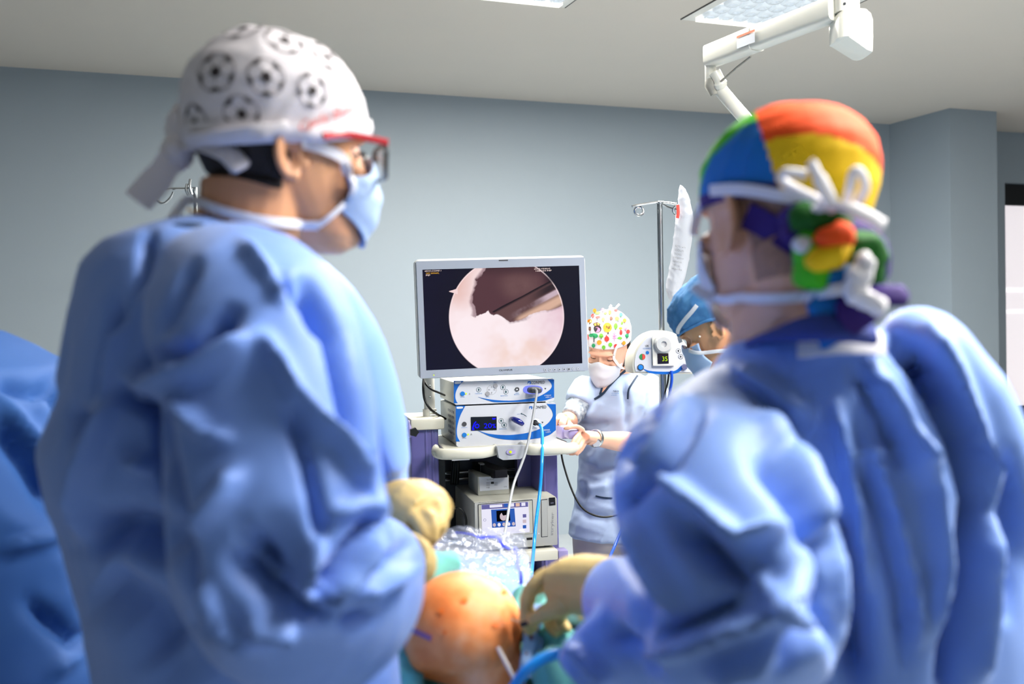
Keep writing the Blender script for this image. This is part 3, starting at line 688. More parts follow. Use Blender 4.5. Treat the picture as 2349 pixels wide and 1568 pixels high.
cv = curve_px([(1195, 948), (1201, 949.5), (1208, 954)], 4); poly_px(g, cv + [(a_, b_ + 1) for a_, b_ in cv[::-1]], yF); poly_px(g, [(1194, 948), (1197.5, 946.3), (1197, 949.8)], yF); B2(g, 'lock_arrow', M_['ink_teal'], f2, smooth=False)
g = G(); poly_px(g, [(1078.5, 997.5), (1083.5, 997.2), (1081, 993)], yF)
B2(g, 'warning_mark', M_['ink_grey'], f2, smooth=False)
# lever handle
lp = catmull([C(1172, 959, yF - .002), C(1180, 961.5, yF - .022), C(1192, 967.5, yF - .03), C(1199.5, 973, yF - .026)], 6)
g = G(); g.tube(lp, [.004 + .0062 * math.sin(math.pi * min(1, .08 + k / (len(lp) - 1) * .75)) for k in range(len(lp) - 1)] + [.003], 16, up=(0, -1, 0), flat=(1.0, 1.0)); B2(g, 'lever', M_['lever_blue'], f2)
g = G(); disc_px(g, 1229, 968.5, 9, 9, yF, .0012, 28); B2(g, 'lit_socket', M_['ring_white'], f2)
g = G(); disc_px(g, 1227, 969, 6.5, 6.8, yF - .0012, .004); B2(g, 'socket_ring', M_['black_plastic'], f2)
g = G(); a = C(1228, 969.5, yF - .004); b = C(1234, 972, yF - .022); c_ = C(1240, 974, yF - .04)
g.tube([a, b], .0062, 14); g.tube([b, c_], [.006, .0045], 14); B2(g, 'cable_plug', M_['plug_grey'], f2)
# ventilation slots in the left side
for i in range(5):
    for j in range(2):
        g = G(); zz = zt2 - .022 - i * .0185; yy = yF + .06 + j * .07; xx = C(1046, 970, yF).x
        g.box2((xx + .0025, yy, zz - .008), (xx + .0045, yy + .05, zz), .0); B2(g, 'vent_slot', M_['button_grey'], o2, smooth=False)
# rubber feet/gap between consoles
g = G(); g.box2((x0 + .01, yF + .02, zt2), (x1 - .03, yF + .3, zb1), 0); B1(g, 'foot_strip', M_['black_rubber'], o1, smooth=False)

# ------------------------------------------------------------------ capture console on the lower shelf
mat('beige_case', (176, 176, 166), 0.5)
mat('bezel_grey', (170, 172, 170), 0.45)
yS = -0.02
xs0, xs1 = C(1087, 1200, yS).x, C(1279.5, 1200, yS).x; zts = (C(1087, 1152, yS).z + C(1279, 1137, yS).z) / 2; dS = .44
rec = thing('capture_console', 'beige video capture console with touch screen on the lower shelf', 'console', CW((xs0 + xs1) / 2, yS + dS / 2, zs), AL)
def BR(g, nm, mt, par=None, **k):
    g.v = [tuple(CW(*v)) for v in g.v]; return g.build(nm, mt, par or rec, **k)
g = G(); g.box2((xs0, yS + .006, zs + .008), (xs1, yS + dS, zts), .008); BR(g, 'case', M_['beige_case'])
g = G(); g.box2((xs0 + .003, yS, zs + .008), (xs1 - .001, yS + .012, zts - .004), .004); fs = BR(g, 'front_panel', M_['bezel_grey'])
for k in range(2):
    for j in range(2):
        g = G(); g.cyl((xs0 + .03 + k * (xs1 - xs0 - .06), yS + .04 + j * .34, zs), (xs0 + .03 + k * (xs1 - xs0 - .06), yS + .04 + j * .34, zs + .01), .012); BR(g, 'foot', M_['black_rubber'])
fr_out = [(1097, 1157), (1221, 1146), (1223, 1222), (1099, 1232)]; fr_in = [(1104, 1157), (1212, 1150), (1215, 1220), (1106, 1228)]
g = G(); poly_px(g, fr_out, yS, .002); sc_f = BR(g, 'screen_bezel', M_['beige_case'], fs, smooth=False)
g = G()
for a_, b_ in ((fr_out[0], fr_out[1]), (fr_out[1], fr_out[2]), (fr_out[0], fr_out[3])):
    pa, pb = C(*a_, yS - .001), C(*b_, yS - .001); g.tube([pa, pb], .0016, 6)
BR(g, 'bezel_groove', M_['dark_grey'], sc_f)
g = G(); poly_px(g, [(1242, 1147), (1255, 1145.5), (1256, 1229), (1243, 1230)], yS, .0022); BR(g, 'drive_door', M_['bezel_grey'], fs, smooth=False)
g = G()
pp = [(1241.5, 1146), (1255, 1144.5), (1256, 1230), (1242, 1231)]
for i in range(4): g.tube([C(*pp[i], yS), C(*pp[(i + 1) % 4], yS)], .0012, 6)
BR(g, 'door_gap', M_['dark_grey'], fs)
g = G(); poly_px(g, [(1259, 1141), (1273, 1140), (1274, 1157.5), (1260, 1159)], yS, .002); up_ = BR(g, 'usb_panel', M_['black_plastic'], fs, smooth=False)
g = G(); poly_px(g, [(1263, 1152), (1270, 1151.3), (1270, 1154), (1263, 1154.7)], yS - .002, .0006); BR(g, 'usb_slot', M_['steel'], up_, smooth=False)
g = G(); a = C(1271, 1227, yS); b = C(1273, 1174, yS)
writing(g, 'stryker', (a.x, yS, a.z), (b - a).normalized(), Vector((-1, 0, 0)), (b - a).length, .0135, UN, .001); BR(g, 'brand_lettering', M_['ink_grey'], fs, smooth=False)
g = G(); disc_px(g, 1236, 1223, 1.6, 1.6, yS, .001); BR(g, 'power_mark', M_['label_white'], fs)
g = G(); poly_px(g, [(1208, 1233), (1221, 1232), (1221, 1237), (1208, 1238)], yS, .001); BR(g, 'card_slot', M_['black_plastic'], fs, smooth=False)
g = G(); write_px(g, 'SDC ULTRA', 1098, 1153, 18, 2, yS); write_px(g, 'High Definition Information', 1118, 1151.5, 36, 2, yS); BR(g, 'model_print', M_['ink_black'], fs, smooth=False)
# touch screen picture
emis('ui_white', (240, 238, 255), 0.95); emis('ui_bar', (108, 106, 168), .9); emis('ui_blue', (52, 98, 190), .9); emis('ui_black', (8, 8, 14), 1); emis('ui_tan', (226, 190, 170), 1)
g = G(); poly_px(g, fr_in, yS - .002, .0012, 0); scr = BR(g, 'touch_screen', M_['ui_white'], sc_f, smooth=False)
yU = yS - .0034
def ui(nm, pts, mt, h=.0004, y=None):
    g = G(); poly_px(g, pts, y or yU, h); BR(g, nm, M_[mt], scr, smooth=False)
ui('menu_bar', [(1097, 1158), (1207, 1152), (1208, 1162), (1098, 1167)], 'ui_bar') if False else ui('menu_bar', [(1104.5, 1157.5), (1211, 1150.5), (1211.3, 1161.5), (1105, 1168)], 'ui_bar')
ui('search_field', [(1123, 1158), (1152, 1156), (1152.4, 1162), (1123.4, 1164)], 'ui_white', y=yU - .0005)
ui('picture_panel', [(1126.5, 1168.5), (1180, 1165.3), (1183, 1206.5), (1129, 1210)], 'ui_blue')
ui('preview', [(1138.5, 1171), (1169, 1169), (1171, 1193.5), (1139.5, 1196)], 'ui_black', y=yU - .0005)
emis('ui_scope', (214, 196, 206), .9)
g = G(); disc_px(g, 1155, 1184, 8.5, 9.5, yU - .001, .0004); BR(g, 'preview_scope', M_['ui_scope'], scr)
ui('preview_shadow', [(1150, 1174.5), (1162, 1174), (1164, 1180), (1154, 1182)], 'ui_black', y=yU - .0015)
for k in range(5):
    g = G(); disc_px(g, 1134 + k * 11, 1203.5 - k * .7, 3.6, 4.2, yU - .0005, .0004); BR(g, 'round_icon', M_['ui_white' if k % 2 else 'ui_scope'], scr)
for k, (a_, b_) in enumerate(((1161, 1157), (1175, 1156), (1188, 1155.5), (1201, 1154.5))):
    ui('tool_icon', [(a_ - 5, b_ - 2), (a_ + 4, b_ - 2.6), (a_ + 4.2, b_ + 5), (a_ - 4.8, b_ + 5.6)], ('ui_blue', 'ui_white', 'ui_tan', 'ui_white')[k], y=yU - .0005)
for k in range(3): ui('side_icon', [(1199, 1179 + k * 12.5), (1207, 1178.4 + k * 12.5), (1207.3, 1186 + k * 12.5), (1199.4, 1186.6 + k * 12.5)], ('ui_bar', 'ui_scope', 'ui_blue')[k])
g = G(); ring_px(g, 1112, 1192, 3.2, .7, yU); BR(g, 'ring_icon', M_['ui_bar'], scr, smooth=False)
# side cable loop and dashed print
bk = thing('battery_pack', 'small grey box with a thick black handle on top of the beige console', 'box', CW(C(1125, 1120, .12).x, .2, zts), AL)
def BB(g, nm, mt, par=None, **k):
    g.v = [tuple(CW(*v)) for v in g.v]; return g.build(nm, mt, par or bk, **k)
yB = .09; bx0, bx1 = C(1096, 1110, yB).x, C(1168, 1110, yB).x; bz1 = C(1130, 1091, yB).z
g = G(); g.box2((bx0, yB, zts), (bx1, yB + .18, bz1), .003); BB(g, 'box_body', M_['beige_case'])
g = G(); poly_px(g, [(1099, 1094), (1166, 1091.5), (1167, 1121), (1101, 1126)], yB, .0008); lb = BB(g, 'rating_label', M_['label_white'], smooth=False)
g = G(); write_px(g, 'Type TCR-5WG', 1116, 1101, 17, 2.6, yB - .0008); write_px(g, 'C E', 1156, 1117, 6, 2.6, yB - .0008); write_px(g, 'A @', 1116, 1119, 7, 3, yB - .0008)
for k in range(3): write_px(g, '----', 1115.5, 1107 + k * 3.2, 8, .8, yB - .0008); write_px(g, '----', 1134, 1106.5 + k * 3, 7, .8, yB - .0008)
poly_px(g, [(1126, 1104.5), (1133, 1104.2), (1133, 1109), (1126, 1109.3)], yB - .0008, .0005); BB(g, 'label_print', M_['ink_black'], lb, smooth=False)
g = G(); h0, h1 = C(1150, 1075, yB - .03), C(1112, 1050, yB + .16)
hv = Vector((h1.x - h0.x, h1.y - h0.y, 0)).normalized(); hx = Vector((hv.y, -hv.x, 0))
def hrect(c, w, h): return [c - hx * w - UZ * h, c + hx * w - UZ * h, c + hx * w + UZ * h, c - hx * w + UZ * h]
zc_ = bz1 + .010
c0 = Vector((h0.x, h0.y, zc_)); c1 = Vector((h0.x - .035, h0.y + .22, zc_))
hv = (c1 - c0).normalized(); hx = Vector((hv.y, -hv.x, 0))
g.loft([hrect(c0, .022, .013), hrect(c0 + hv * .01, .026, .015), hrect(c1, .026, .015)]); BB(g, 'grip', M_['black_plastic'], smooth=True, angle=25)
g = G(); g.box2((bx0 + .03, yB + .1, bz1), (bx0 + .045, yB + .14, bz1 + .03)); BB(g, 'grip_post', M_['beige_case'], smooth=False)
# ------------------------------------------------------------------ monitor
mat('bezel_silver', (156, 164, 180), 0.4)
mat('shell_white', (206, 209, 208), 0.4)
dM = 3.32
TL, TR, BL, BR_ = (953, 599), (1344, 590), (966, 866), (1345, 851)
ya = math.radians(11)
cM = P(1153, 728, dM)
# monitor frame from its image corners: yaw ya, small roll
mx = Vector((math.cos(ya), math.sin(ya), 0)); my = Vector((-math.sin(ya), math.cos(ya), 0))
rol = math.radians(0.95)
MXv = (mx * math.cos(rol) + UZ * math.sin(rol)); MZv = (UZ * math.cos(rol) - mx * math.sin(rol)); MN = MXv.cross(MZv)  # MN points to the viewer? fixed below
if MN.y > 0: MN = -MN
def MP(px, py, y=0.0):
    """pixel -> (a, b) on the monitor plane, y behind the front"""
    o = Vector((0, 0, CAMZ)); r = ray(px, py); k = (cM - MN * y - o).dot(MN) / r.dot(MN); p = o + r * k
    return (p - cM).dot(MXv), (p - cM).dot(MZv)
mon = thing('monitor', 'widescreen surgical monitor showing a round endoscope picture', 'monitor', cM)
L_, R_ = (MP(*TL)[0] + MP(*BL)[0]) / 2, (MP(*TR)[0] + MP(*BR_)[0]) / 2
T_, Bo = (MP(*TL)[1] + MP(*TR)[1]) / 2, (MP(*BL)[1] + MP(*BR_)[1]) / 2
def rrect(x0, x1, z0, z1, r, n=4):
    pts = []
    for cx, cz, a0 in ((x1 - r, z1 - r, 0), (x0 + r, z1 - r, 90), (x0 + r, z0 + r, 180), (x1 - r, z0 + r, 270)):
        for k in range(n + 1): a = math.radians(a0 + k * 90 / n); pts.append((cx + r * math.cos(a), cz + r * math.sin(a)))
    return pts
g = G()
rg = []
for ins, dep in ((.006, .003), (.0, .007), (.0, .03), (.02, .045), (.06, .07)):
    rg.append([cM + MXv * a + MZv * b - MN * dep for a, b in rrect(L_ - .006 + ins, R_ + .004 - ins, Bo - .002 + ins, T_ + .007 - ins, .016)])
g.loft(rg); g.build('shell', M_['shell_white'], mon, angle=40)
# front bezel as a frame around the screen
SL, SR, ST, SB = MP(973, 730)[0], MP(1332, 730)[0], (MP(971, 617)[1] + MP(1331, 610)[1]) / 2, (MP(977, 848)[1] + MP(1334, 834)[1]) / 2
def mprism(name, pts, y, h, mt, par=None, **k):
    g = G(); g.prism(pts, cM - MN * y, MXv, MZv, MN, h); return g.build(name, M_[mt], par or mon, **k)
g = G()
for a in ((L_, SL, Bo, T_), (SR, R_, Bo, T_), (SL, SR, ST, T_), (SL, SR, Bo, SB)):
    g.prism([(a[0], a[2]), (a[1], a[2]), (a[1], a[3]), (a[0], a[3])], cM, MXv, MZv, MN, .002)
bez = g.build('bezel', M_['bezel_silver'], mon, smooth=False)
bez['kind'] = 'thing' if False else 'part' if False else ''
del bez['kind']
mprism('slot', [(MP(1144, 598)[0], MP(1144, 598)[1] - .001), (MP(1165, 598)[0], MP(1144, 598)[1] - .001), (MP(1165, 597)[0], MP(1144, 596)[1]), (MP(1144, 597)[0], MP(1144, 596)[1])], -.002, .0006, 'dark_grey', bez, smooth=False)
# screen picture painted per vertex
nx, nz = 420, 262
aa = np.linspace(SL, SR, nx); bb = np.linspace(SB, ST, nz)
AA, BB_ = np.meshgrid(aa, bb)
V = [cM + MXv * float(a) + MZv * float(b) - MN * .0005 for a, b in zip(AA.ravel(), BB_.ravel())]
F = [(j * nx + i, j * nx + i + 1, (j + 1) * nx + i + 1, (j + 1) * nx + i) for j in range(nz - 1) for i in range(nx - 1)]
V = np.array([tuple(v) for v in V]); Q = proj(V); X, Y = Q[:, 0], Q[:, 1]
rs = np.random.RandomState(3)
def fbm(x, y, sc, seed, oc=5):
    r = np.random.RandomState(seed); out = np.zeros_like(x); am = 1.0
    for o in range(oc):
        for _ in range(3):
            a = r.rand() * 6.28; f = sc * (2 ** o) * (.7 + .6 * r.rand())
            out += am * np.sin((x * math.cos(a) + y * math.sin(a)) * f + r.rand() * 6.28 + 1.2 * np.sin((x * math.sin(a) - y * math.cos(a)) * f * .6 + r.rand() * 6))
        am *= .55
    return out / 3.6
n1 = fbm(X, Y, .03, 1); n2 = fbm(X, Y, .08, 2); n3 = fbm(X, Y, .02, 5)
def S(e0, e1, x): t = np.clip((x - e0) / (e1 - e0), 0, 1); return t * t * (3 - 2 * t)
def mixc(c, col, m): return c * (1 - m[:, None]) + np.array(srgb(*col)) * m[:, None]
col = np.tile(np.array(srgb(9, 7, 26)), (len(X), 1)); col = mixc(col, (16, 10, 60), S(1100, 960, X) * .35 * (0.5 + .5 * n3))
# tissue disc
cx, cy, R0 = 1162.0, 727.0, 132.0
rad = np.hypot((X - cx) / 1.0, (Y - cy) / 1.02)
disc_m = S(R0 + 1.0, R0 - 1.0, rad)
notch = ((X > 1030) & (X < 1050) & (np.abs(Y - 668) < 6 * (X - 1030) / 20 + .5)).astype(float)
t = mixc(np.tile(np.array(srgb(252, 236, 240)), (len(X), 1)), (226, 178, 166), np.clip(S(770, 640, Y) * S(1130, 1040, X) * .9 + .18 * n1, 0, 1))
t = mixc(t, (240, 206, 190), np.clip(S(0.0, .9, n3 + .4 * n1) * S(720, 800, Y) * S(1100, 1180, X) * .75, 0, 1))
t = mixc(t, (222, 180, 196), np.clip(S(1180, 1290, X) * S(840, 720, Y) * (.55 + .4 * n1), 0, 1))
# dark cavity: region right of a ragged edge, above a ragged lower line
lx = np.interp(Y, [612, 640, 665, 690, 712], [1108, 1098, 1092, 1080, 1086]) + 7.0 * n2 + 3 * n1
ly = np.where(X < 1132, np.interp(X, [1080, 1100, 1120, 1132], [717, 719, 717, 724]), 724 - .53 * (X - 1135)) + 7.0 * n2
cav = S(-1.5, 1.5, X - lx) * S(1.5, -1.5, Y - ly)
rag = S(-9, -1, X - lx + 4 * n2) * S(2, -2, Y - ly - 3) * S(1.0, .2, X - lx)
t = mixc(t, (132, 92, 104), np.clip(rag * .75, 0, 1))
dk = mixc(np.tile(np.array(srgb(84, 52, 58)), (len(X), 1)), (120, 88, 86), np.clip(S(1.6, .1, np.hypot((X - 1195) / 45, (Y - 655) / 30)) * (.6 + .2 * n2), 0, 1))
dk = mixc(dk, (44, 24, 30), np.clip(S(640, 612, Y) * .5 + S(1230, 1290, X) * S(680, 640, Y) * .9, 0, 1))
t = t * (1 - cav[:, None]) + dk * cav[:, None]
# instrument shaft: from lower left (1135,712) up to the right (1262,640)/(1292,700)
ux_, uy_ = 1.0, -.53
sft = (X - 1135) * .53 + (Y - 711) * 1.0      # distance below the upper edge
on = S(-1, 1, sft + .8 * n2) * S(1122, 1132, X)
low = np.interp(X, [1120, 1150, 1170, 1190, 1215, 1240, 1295], [713, 724, 737, 732, 725, 716, 700]) + 4 * n2
inst = on * S(1.5, -1.5, Y - low)
ip = np.tile(np.array(srgb(96, 66, 66)), (len(X), 1))
ip = mixc(ip, (26, 14, 20), S(9, 2, sft))
ip = mixc(ip, (200, 176, 188), S(24, 30, sft) * S(44, 38, sft) * np.clip(S(1190, 1290, X) * 1.1 + .3 * n2 * S(1160, 1200, X), 0, 1))
ip = mixc(ip, (30, 20, 26), S(4, 12, sft) * S(30, 20, sft) * S(1200, 1262, X) * .9)
ip = mixc(ip, (226, 184, 160), S(36, 52, sft) * S(1175, 1195, X) * .9)
ip = mixc(ip, (70, 46, 50), S(60, 72, sft) * S(1240, 1290, X) * .7)
ip = mixc(ip, (238, 214, 206), S(24, 60, sft) * S(1165, 1140, X) * .6)
t = t * (1 - inst[:, None]) + ip * inst[:, None]
t = mixc(t, (120, 84, 96), np.clip(S(6, 0, np.abs(Y - low - 1)) * on * (.35 + .3 * n2) * S(1150, 1180, X), 0, 1))
edge = S(R0 - 3.2, R0 - 1.5, rad) * S(R0 + .6, R0 - .6, rad)
t = mixc(t, (255, 232, 236), edge * .75)
col = col * (1 - disc_m[:, None]) + t * disc_m[:, None]
col = mixc(col, (244, 214, 214), notch)
corner = S(1240, 1275, X) * S(655, 640, Y) * disc_m
col = mixc(col, (14, 8, 20), corner)
me = np_mesh('picture', V, F)
ca = me.color_attributes.new('Col', 'FLOAT_COLOR', 'POINT'); ca.data.foreach_set('color', np.concatenate([col, np.ones((len(col), 1))], 1).astype(np.float32).ravel())
vcol_mat('screen_picture', True, 1.0)
scrn = finish('screen', me, M_['screen_picture'], mon, True, True, 0)
def mtext(name, s, px, py, w_, h_, mt, par, y=-.001):
    a, b = MP(px, py); a2, _ = MP(px + w_, py); _, b2 = MP(px, py - h_)
    g = G(); writing(g, s, cM + MXv * a + MZv * b, MXv, MZv, a2 - a, b2 - b, MN, .0008 - y); return g.build(name, M_[mt], par, smooth=False)
emis('osd_white', (255, 232, 226), 1.0); emis('osd_yellow', (250, 190, 60), 1.0)
mtext('osd_text', '#DVI-COMP.1', 974, 623.5, 38, 3.6, 'osd_white', scrn); mtext('osd_text', 'NO SIGNAL', 977.5, 628.5, 30, 3.6, 'osd_yellow', scrn); mtext('osd_text', 'PIP', 977, 633, 10, 3.4, 'osd_white', scrn)
mtext('osd_text', '#DVI-VIDEO2', 1225, 618.5, 37, 3.6, 'osd_white', scrn); mtext('osd_text', '1080/59.94P', 1229, 623, 36, 3.6, 'osd_white', scrn)
mtext('brand_lettering', 'OLYMPUS', 1145, 851.2, 30, 4.2, 'ink_black', bez, -.002); mtext('model_print', 'OEV261H', 1154, 856.5, 12, 1.8, 'ink_grey', bez, -.002)
mtext('power_print', 'POWER', 990.5, 857.5, 9, 1.6, 'ink_grey', bez, -.002)
def mdisc(name, px, py, r, mt, par, y, h):
    a, b = MP(px, py); s = MP(px + 1, py)[0] - a
    return mprism(name, [(a + r * s * math.cos(2 * math.pi * k / 16), b + r * s * math.sin(2 * math.pi * k / 16)) for k in range(16)], y, h, mt, par)
mdisc('power_indicator', 995, 860, 1.5, 'led_green', bez, -.002, .001)
mat('button_face', (168, 175, 188), .4)
for k in range(8):
    b_ = mdisc('menu_button', 1250.5 + k * 10.8, 848.0 - k * .38, 4.1, 'button_grey', bez, -.002, .0006)
    mdisc('button_face', 1250.5 + k * 10.8, 848.0 - k * .38, 3.4, 'button_face', b_, -.0026, .0006)
    mdisc('button_symbol', 1250.5 + k * 10.8, 848.0 - k * .38, (1.2, 1.0, 1.4, 1.3, 1.5, 2.0, .7, .9)[k], 'dark_grey', b_, -.0032, .0004)
# bracket behind, to the cart pole
pw = CW(xp, ycol + .06, cM.z)
g = G(); g.tube([pw + Vector((0, 0, -.06)), pw + Vector((0, 0, .03))], .026, 16); g.tube([pw, cM - MN * .068], .018, 12); g.build('wall_bracket', M_['white_metal'], mon)
g = G(); g.box(cM - MN * .075, (.14, .02, .14), .004, M=Matrix.Rotation(ya, 3, 'Z')); g.build('mount_plate', M_['white_metal'], mon)

# ------------------------------------------------------------------ cables on the cart
mat('cable_blue', (20, 150, 236), 0.3, coat=0.3)
mat('cable_grey', (150, 154, 160), 0.4)
mat('cable_navy', (16, 74, 186), 0.35)
def cable(name, label, pts, r, mt, n=8, group=None):
    pth = catmull(pts, n); g = G(); g.tube(pth, r, 10); o = g.build(name, M_[mt], None, angle=180); tag(o, label, 'cable', group); return o
Cw = lambda px, py, y: CW(*C(px, py, y))
cable('camera_cable', 'grey camera cable hanging from the upper console plug', [Cw(1228, 893, yF - .04), Cw(1231, 897, yF - .055), Cw(1230, 910, -.06), Cw(1222, 960, -.09), Cw(1209, 1025, -.13), Cw(1196, 1065, -.16), Cw(1180, 1105, -.2), Cw(1170, 1150, -.3), Cw(1160, 1212, -.5), P(1150, 1262, 2.2), P(1146, 1310, 1.98)], .0044, 'cable_grey')
cable('light_cable', 'bright blue light cable hanging from the lower console', [Cw(1238, 973.5, yF - .036), Cw(1243, 985, -.035), Cw(1244, 1010, -.07), Cw(1243, 1060, -.12), Cw(1238, 1130, -.14), Cw(1230, 1195, -.2), Cw(1224, 1262, -.3), P(1218, 1330, 2.6), P(1214, 1400, 2.4)], .0055, 'cable_blue')
cable('power_cable', 'black cable sagging from the monitor to the lower console side', [Cw(972, 868, .08), Cw(971, 890, .06), Cw(974, 915, .06), Cw(985, 935, .06), Cw(1000, 948, .1), Cw(1022, 960, .2)], .0042, 'black_rubber')
cable('video_cable', 'black cable running from the monitor to the upper console side', [Cw(972, 868, .09), Cw(978, 882, .07), Cw(990, 893, .07), Cw(1004, 899, .1), Cw(1020, 906, .2)], .0036, 'black_rubber')
cable('loop_cable', 'black cable looping beside the beige console', [Cw(1020, 1230, .3), Cw(1032, 1178, .1), Cw(1046, 1165, .06), Cw(1060, 1170, .05), Cw(1069, 1190, .05), Cw(1068, 1215, .06), Cw(1060, 1250, .08)], .004, 'black_rubber')
cable('mains_cable', 'thin black cable drooping from the cart towards the standing nurse', [Cw(1287, 1035, .1), Cw(1292, 1062, .08), Cw(1305, 1105, .05), Cw(1322, 1145, .02), Cw(1342, 1170, 0), Cw(1370, 1183, 0), Cw(1400, 1184, .0), Cw(1440, 1170, .05), Cw(1480, 1130, .2)], .0034, 'black_rubber')
for k in range(3):
    cable('loom_cable', ('black cable bundle strand inside the cart behind the left column', 'middle black strand of the cable bundle inside the cart', 'right black strand of the cable bundle inside the cart')[k],
          [Cw(1042 + k * 3, 1040, .27), Cw(1040 + k * 5, 1070, .26), Cw(1036 + k * 6, 1110, .26)], .007, 'black_rubber', group='cables inside the cart')
# ------------------------------------------------------------------ people: materials and builders
def skin_mat(name, col, red, rough=0.45):
    mat(name, col, rough, noise=(9, 0.5, red), sss=0.12)
skin_mat('skin_tan', (214, 158, 118), (198, 128, 96)); skin_mat('skin_fair', (226, 172, 138), (214, 148, 118)); skin_mat('skin_rosy', (228, 178, 152), (216, 148, 124))
mat('gown_blue', (112, 149, 226), 0.55, sheen=0.2, noise=(5, 0.3, (104, 141, 220)))
mat('gown_blue_pale', (120, 156, 228), 0.55, sheen=0.2, noise=(5, 0.3, (112, 148, 222)))
mat('drape_blue', (40, 86, 152), 0.75, noise=(6, 0.4, (34, 76, 140)), bump=(200, 0.06, 0.001))
mat('scrub_navy', (44, 62, 140), 0.8)
mat('scrub_pale', (166, 184, 216), 0.75, noise=(7, 0.4, (152, 170, 204)))
mat('scrub_grey', (184, 176, 180), 0.8, noise=(8, 0.5, (168, 160, 166)))
mat('piping_navy', (16, 40, 66), 0.7)
mat('cap_white', (222, 217, 224), 0.8)
mat('strap_white', (240, 238, 244), 0.7, translucent=0.15)
mat('mask_blue', (176, 200, 236), 0.75, translucent=0.15)
mat('mask_white', (206, 209, 220), 0.75, translucent=0.1)
mat('hair_black', (24, 17, 15), 0.6, bump=(260, 0.8, 0.004), noise=(120, 0.6, (44, 32, 28)))
mat('hair_buzz', (172, 130, 106), 0.7, noise=(160, 0.6, (126, 96, 80)))
mat('hair_brown', (48, 34, 28), 0.55, bump=(160, 0.7, 0.004))
mat('glove_latex', (196, 168, 106), 0.5, noise=(14, 0.4, (184, 154, 92)), sss=0.05)
mat('bouffant_blue', (84, 142, 196), 0.8, noise=(60, 0.8, (58, 116, 178)), translucent=0.15)
mat('glasses_red', (176, 26, 40), 0.3, coat=0.5)
mat('glasses_dark', (24, 26, 30), 0.3, coat=0.5)
mat('eye_white', (236, 232, 228), 0.2, coat=0.8)
mat('iris_brown', (40, 26, 18), 0.2)
mat('gold', (226, 168, 74), 0.25, metal=1.0)
mat('pearl', (245, 240, 236), 0.2, coat=1.0)
mat('shoe_black', (26, 26, 30), 0.5)
for n_, c_ in (('orange', (255, 84, 8)), ('yellow', (255, 206, 6)), ('blue', (8, 112, 190)), ('green', (70, 190, 20)), ('purple', (52, 24, 112)), ('forest', (10, 92, 16)), ('magenta', (180, 30, 90))):
    mat('rainbow_' + n_, c_, 0.75, noise=(8, .25, tuple(int(q * .92) for q in c_)), translucent=.05)

HEAD_RINGS = [(-.122, .080, .030, .018), (-.114, .092, .012, .030), (-.098, .099, -.005, .042), (-.078, .099, -.030, .051), (-.055, .100, -.058, .0575), (-.030, .098, -.080, .063),
              (-.005, .094, -.092, .068), (.020, .094, -.099, .0715), (.045, .094, -.101, .0735), (.068, .086, -.097, .072), (.088, .070, -.085, .063), (.104, .045, -.065, .047), (.113, .012, -.038, .026)]
def head_geo(ears=True, nose=True, ear=(0, 0, 1)):
    """local: x right, y forward, z up, origin mid-head"""
    g = G(); rings = []
    for z, f, b, w in HEAD_RINGS:
        yc, h = (f + b) / 2, (f - b) / 2
        rings.append([(w * math.copysign(abs(math.cos(a)) ** .9, math.cos(a)), yc + h * math.sin(a), z) for a in [2 * math.pi * k / 28 for k in range(28)]])
    g.loft(rings)
    if nose:
        g.loft([[(-.006, .086, .022), (.006, .086, .022), (.003, .098, .02), (-.003, .098, .02)], [(-.009, .086, 0), (.009, .086, 0), (.004, .108, -.002), (-.004, .108, -.002)],
                [(-.015, .085, -.022), (.015, .085, -.022), (.007, .121, -.022), (-.007, .121, -.022)], [(-.013, .085, -.032), (.013, .085, -.032), (.006, .114, -.031), (-.006, .114, -.031)]])
        for s in (-1, 1): g.ell((s * .010, .100, -.025), (.007, .009, .006), 10, 6)
        g.ell((0, .099, -.054), (.024, .010, .006), 12, 6); g.ell((0, .099, -.063), (.020, .010, .006), 12, 6)
        g.ell((0, .088, .028), (.052, .016, .010), 14, 8); g.ell((0, .092, -.100), (.022, .012, .014), 12, 8)
        for s in (-1, 1): g.ell((s * .042, .072, -.018), (.020, .018, .015), 12, 8)
    if ears:
        for s in (-1, 1):
            c = Vector((s * .073, -.012 + ear[0], -.014 + ear[1])); tl = .22
            def E(a, r, out):  # ear plane: (back, up)
                r = r * ear[2]; y = -r * math.cos(a) * .75; z = r * math.sin(a) * 1.15
                y, z = y * math.cos(tl) - z * math.sin(tl), y * math.sin(tl) + z * math.cos(tl)
                return c + Vector((s * (out + .35 * max(0, -y)), y - .004, z + .002))
            pth = [E(math.radians(a), .0215, .003) for a in range(165, -110, -18)]
            g.tube(pth, [.0036] + [.0042] * (len(pth) - 2) + [.005], 8)
            g.ell(E(math.radians(-100), .021, .001), (.005, .007, .008), 10, 8)
            g.loft([[E(2 * math.pi * k / 16, .027 * q, o) for k in range(16)] for q, o in ((1, -.004), (1, .001), (.62, -.0015), (.3, -.004))] if False else [[E(2 * math.pi * k / 16, .020 * q, o) for k in range(16)] for q, o in ((1.05, -.012), (1.05, .0035), (.6, .002), (.25, -.0005))])
            g.tube([E(math.radians(a), .0125, .003) for a in range(140, -60, -25)], .0028, 8)
            g.ell(c + Vector((0, .016, -.006)), (.005, .005, .008), 8, 6)
    return g
def head_matrix(pos, face, pitch=0.0, roll=0.0, scale=1.0):
    """face = azimuth in degrees of the facing direction in world xy ; pitch down positive"""
    return Matrix.Translation(pos) @ Matrix.Rotation(math.radians(face - 90), 4, 'Z') @ Matrix.Rotation(math.radians(-pitch), 4, 'X') @ Matrix.Rotation(math.radians(roll), 4, 'Y') @ Matrix.Scale(scale, 4)
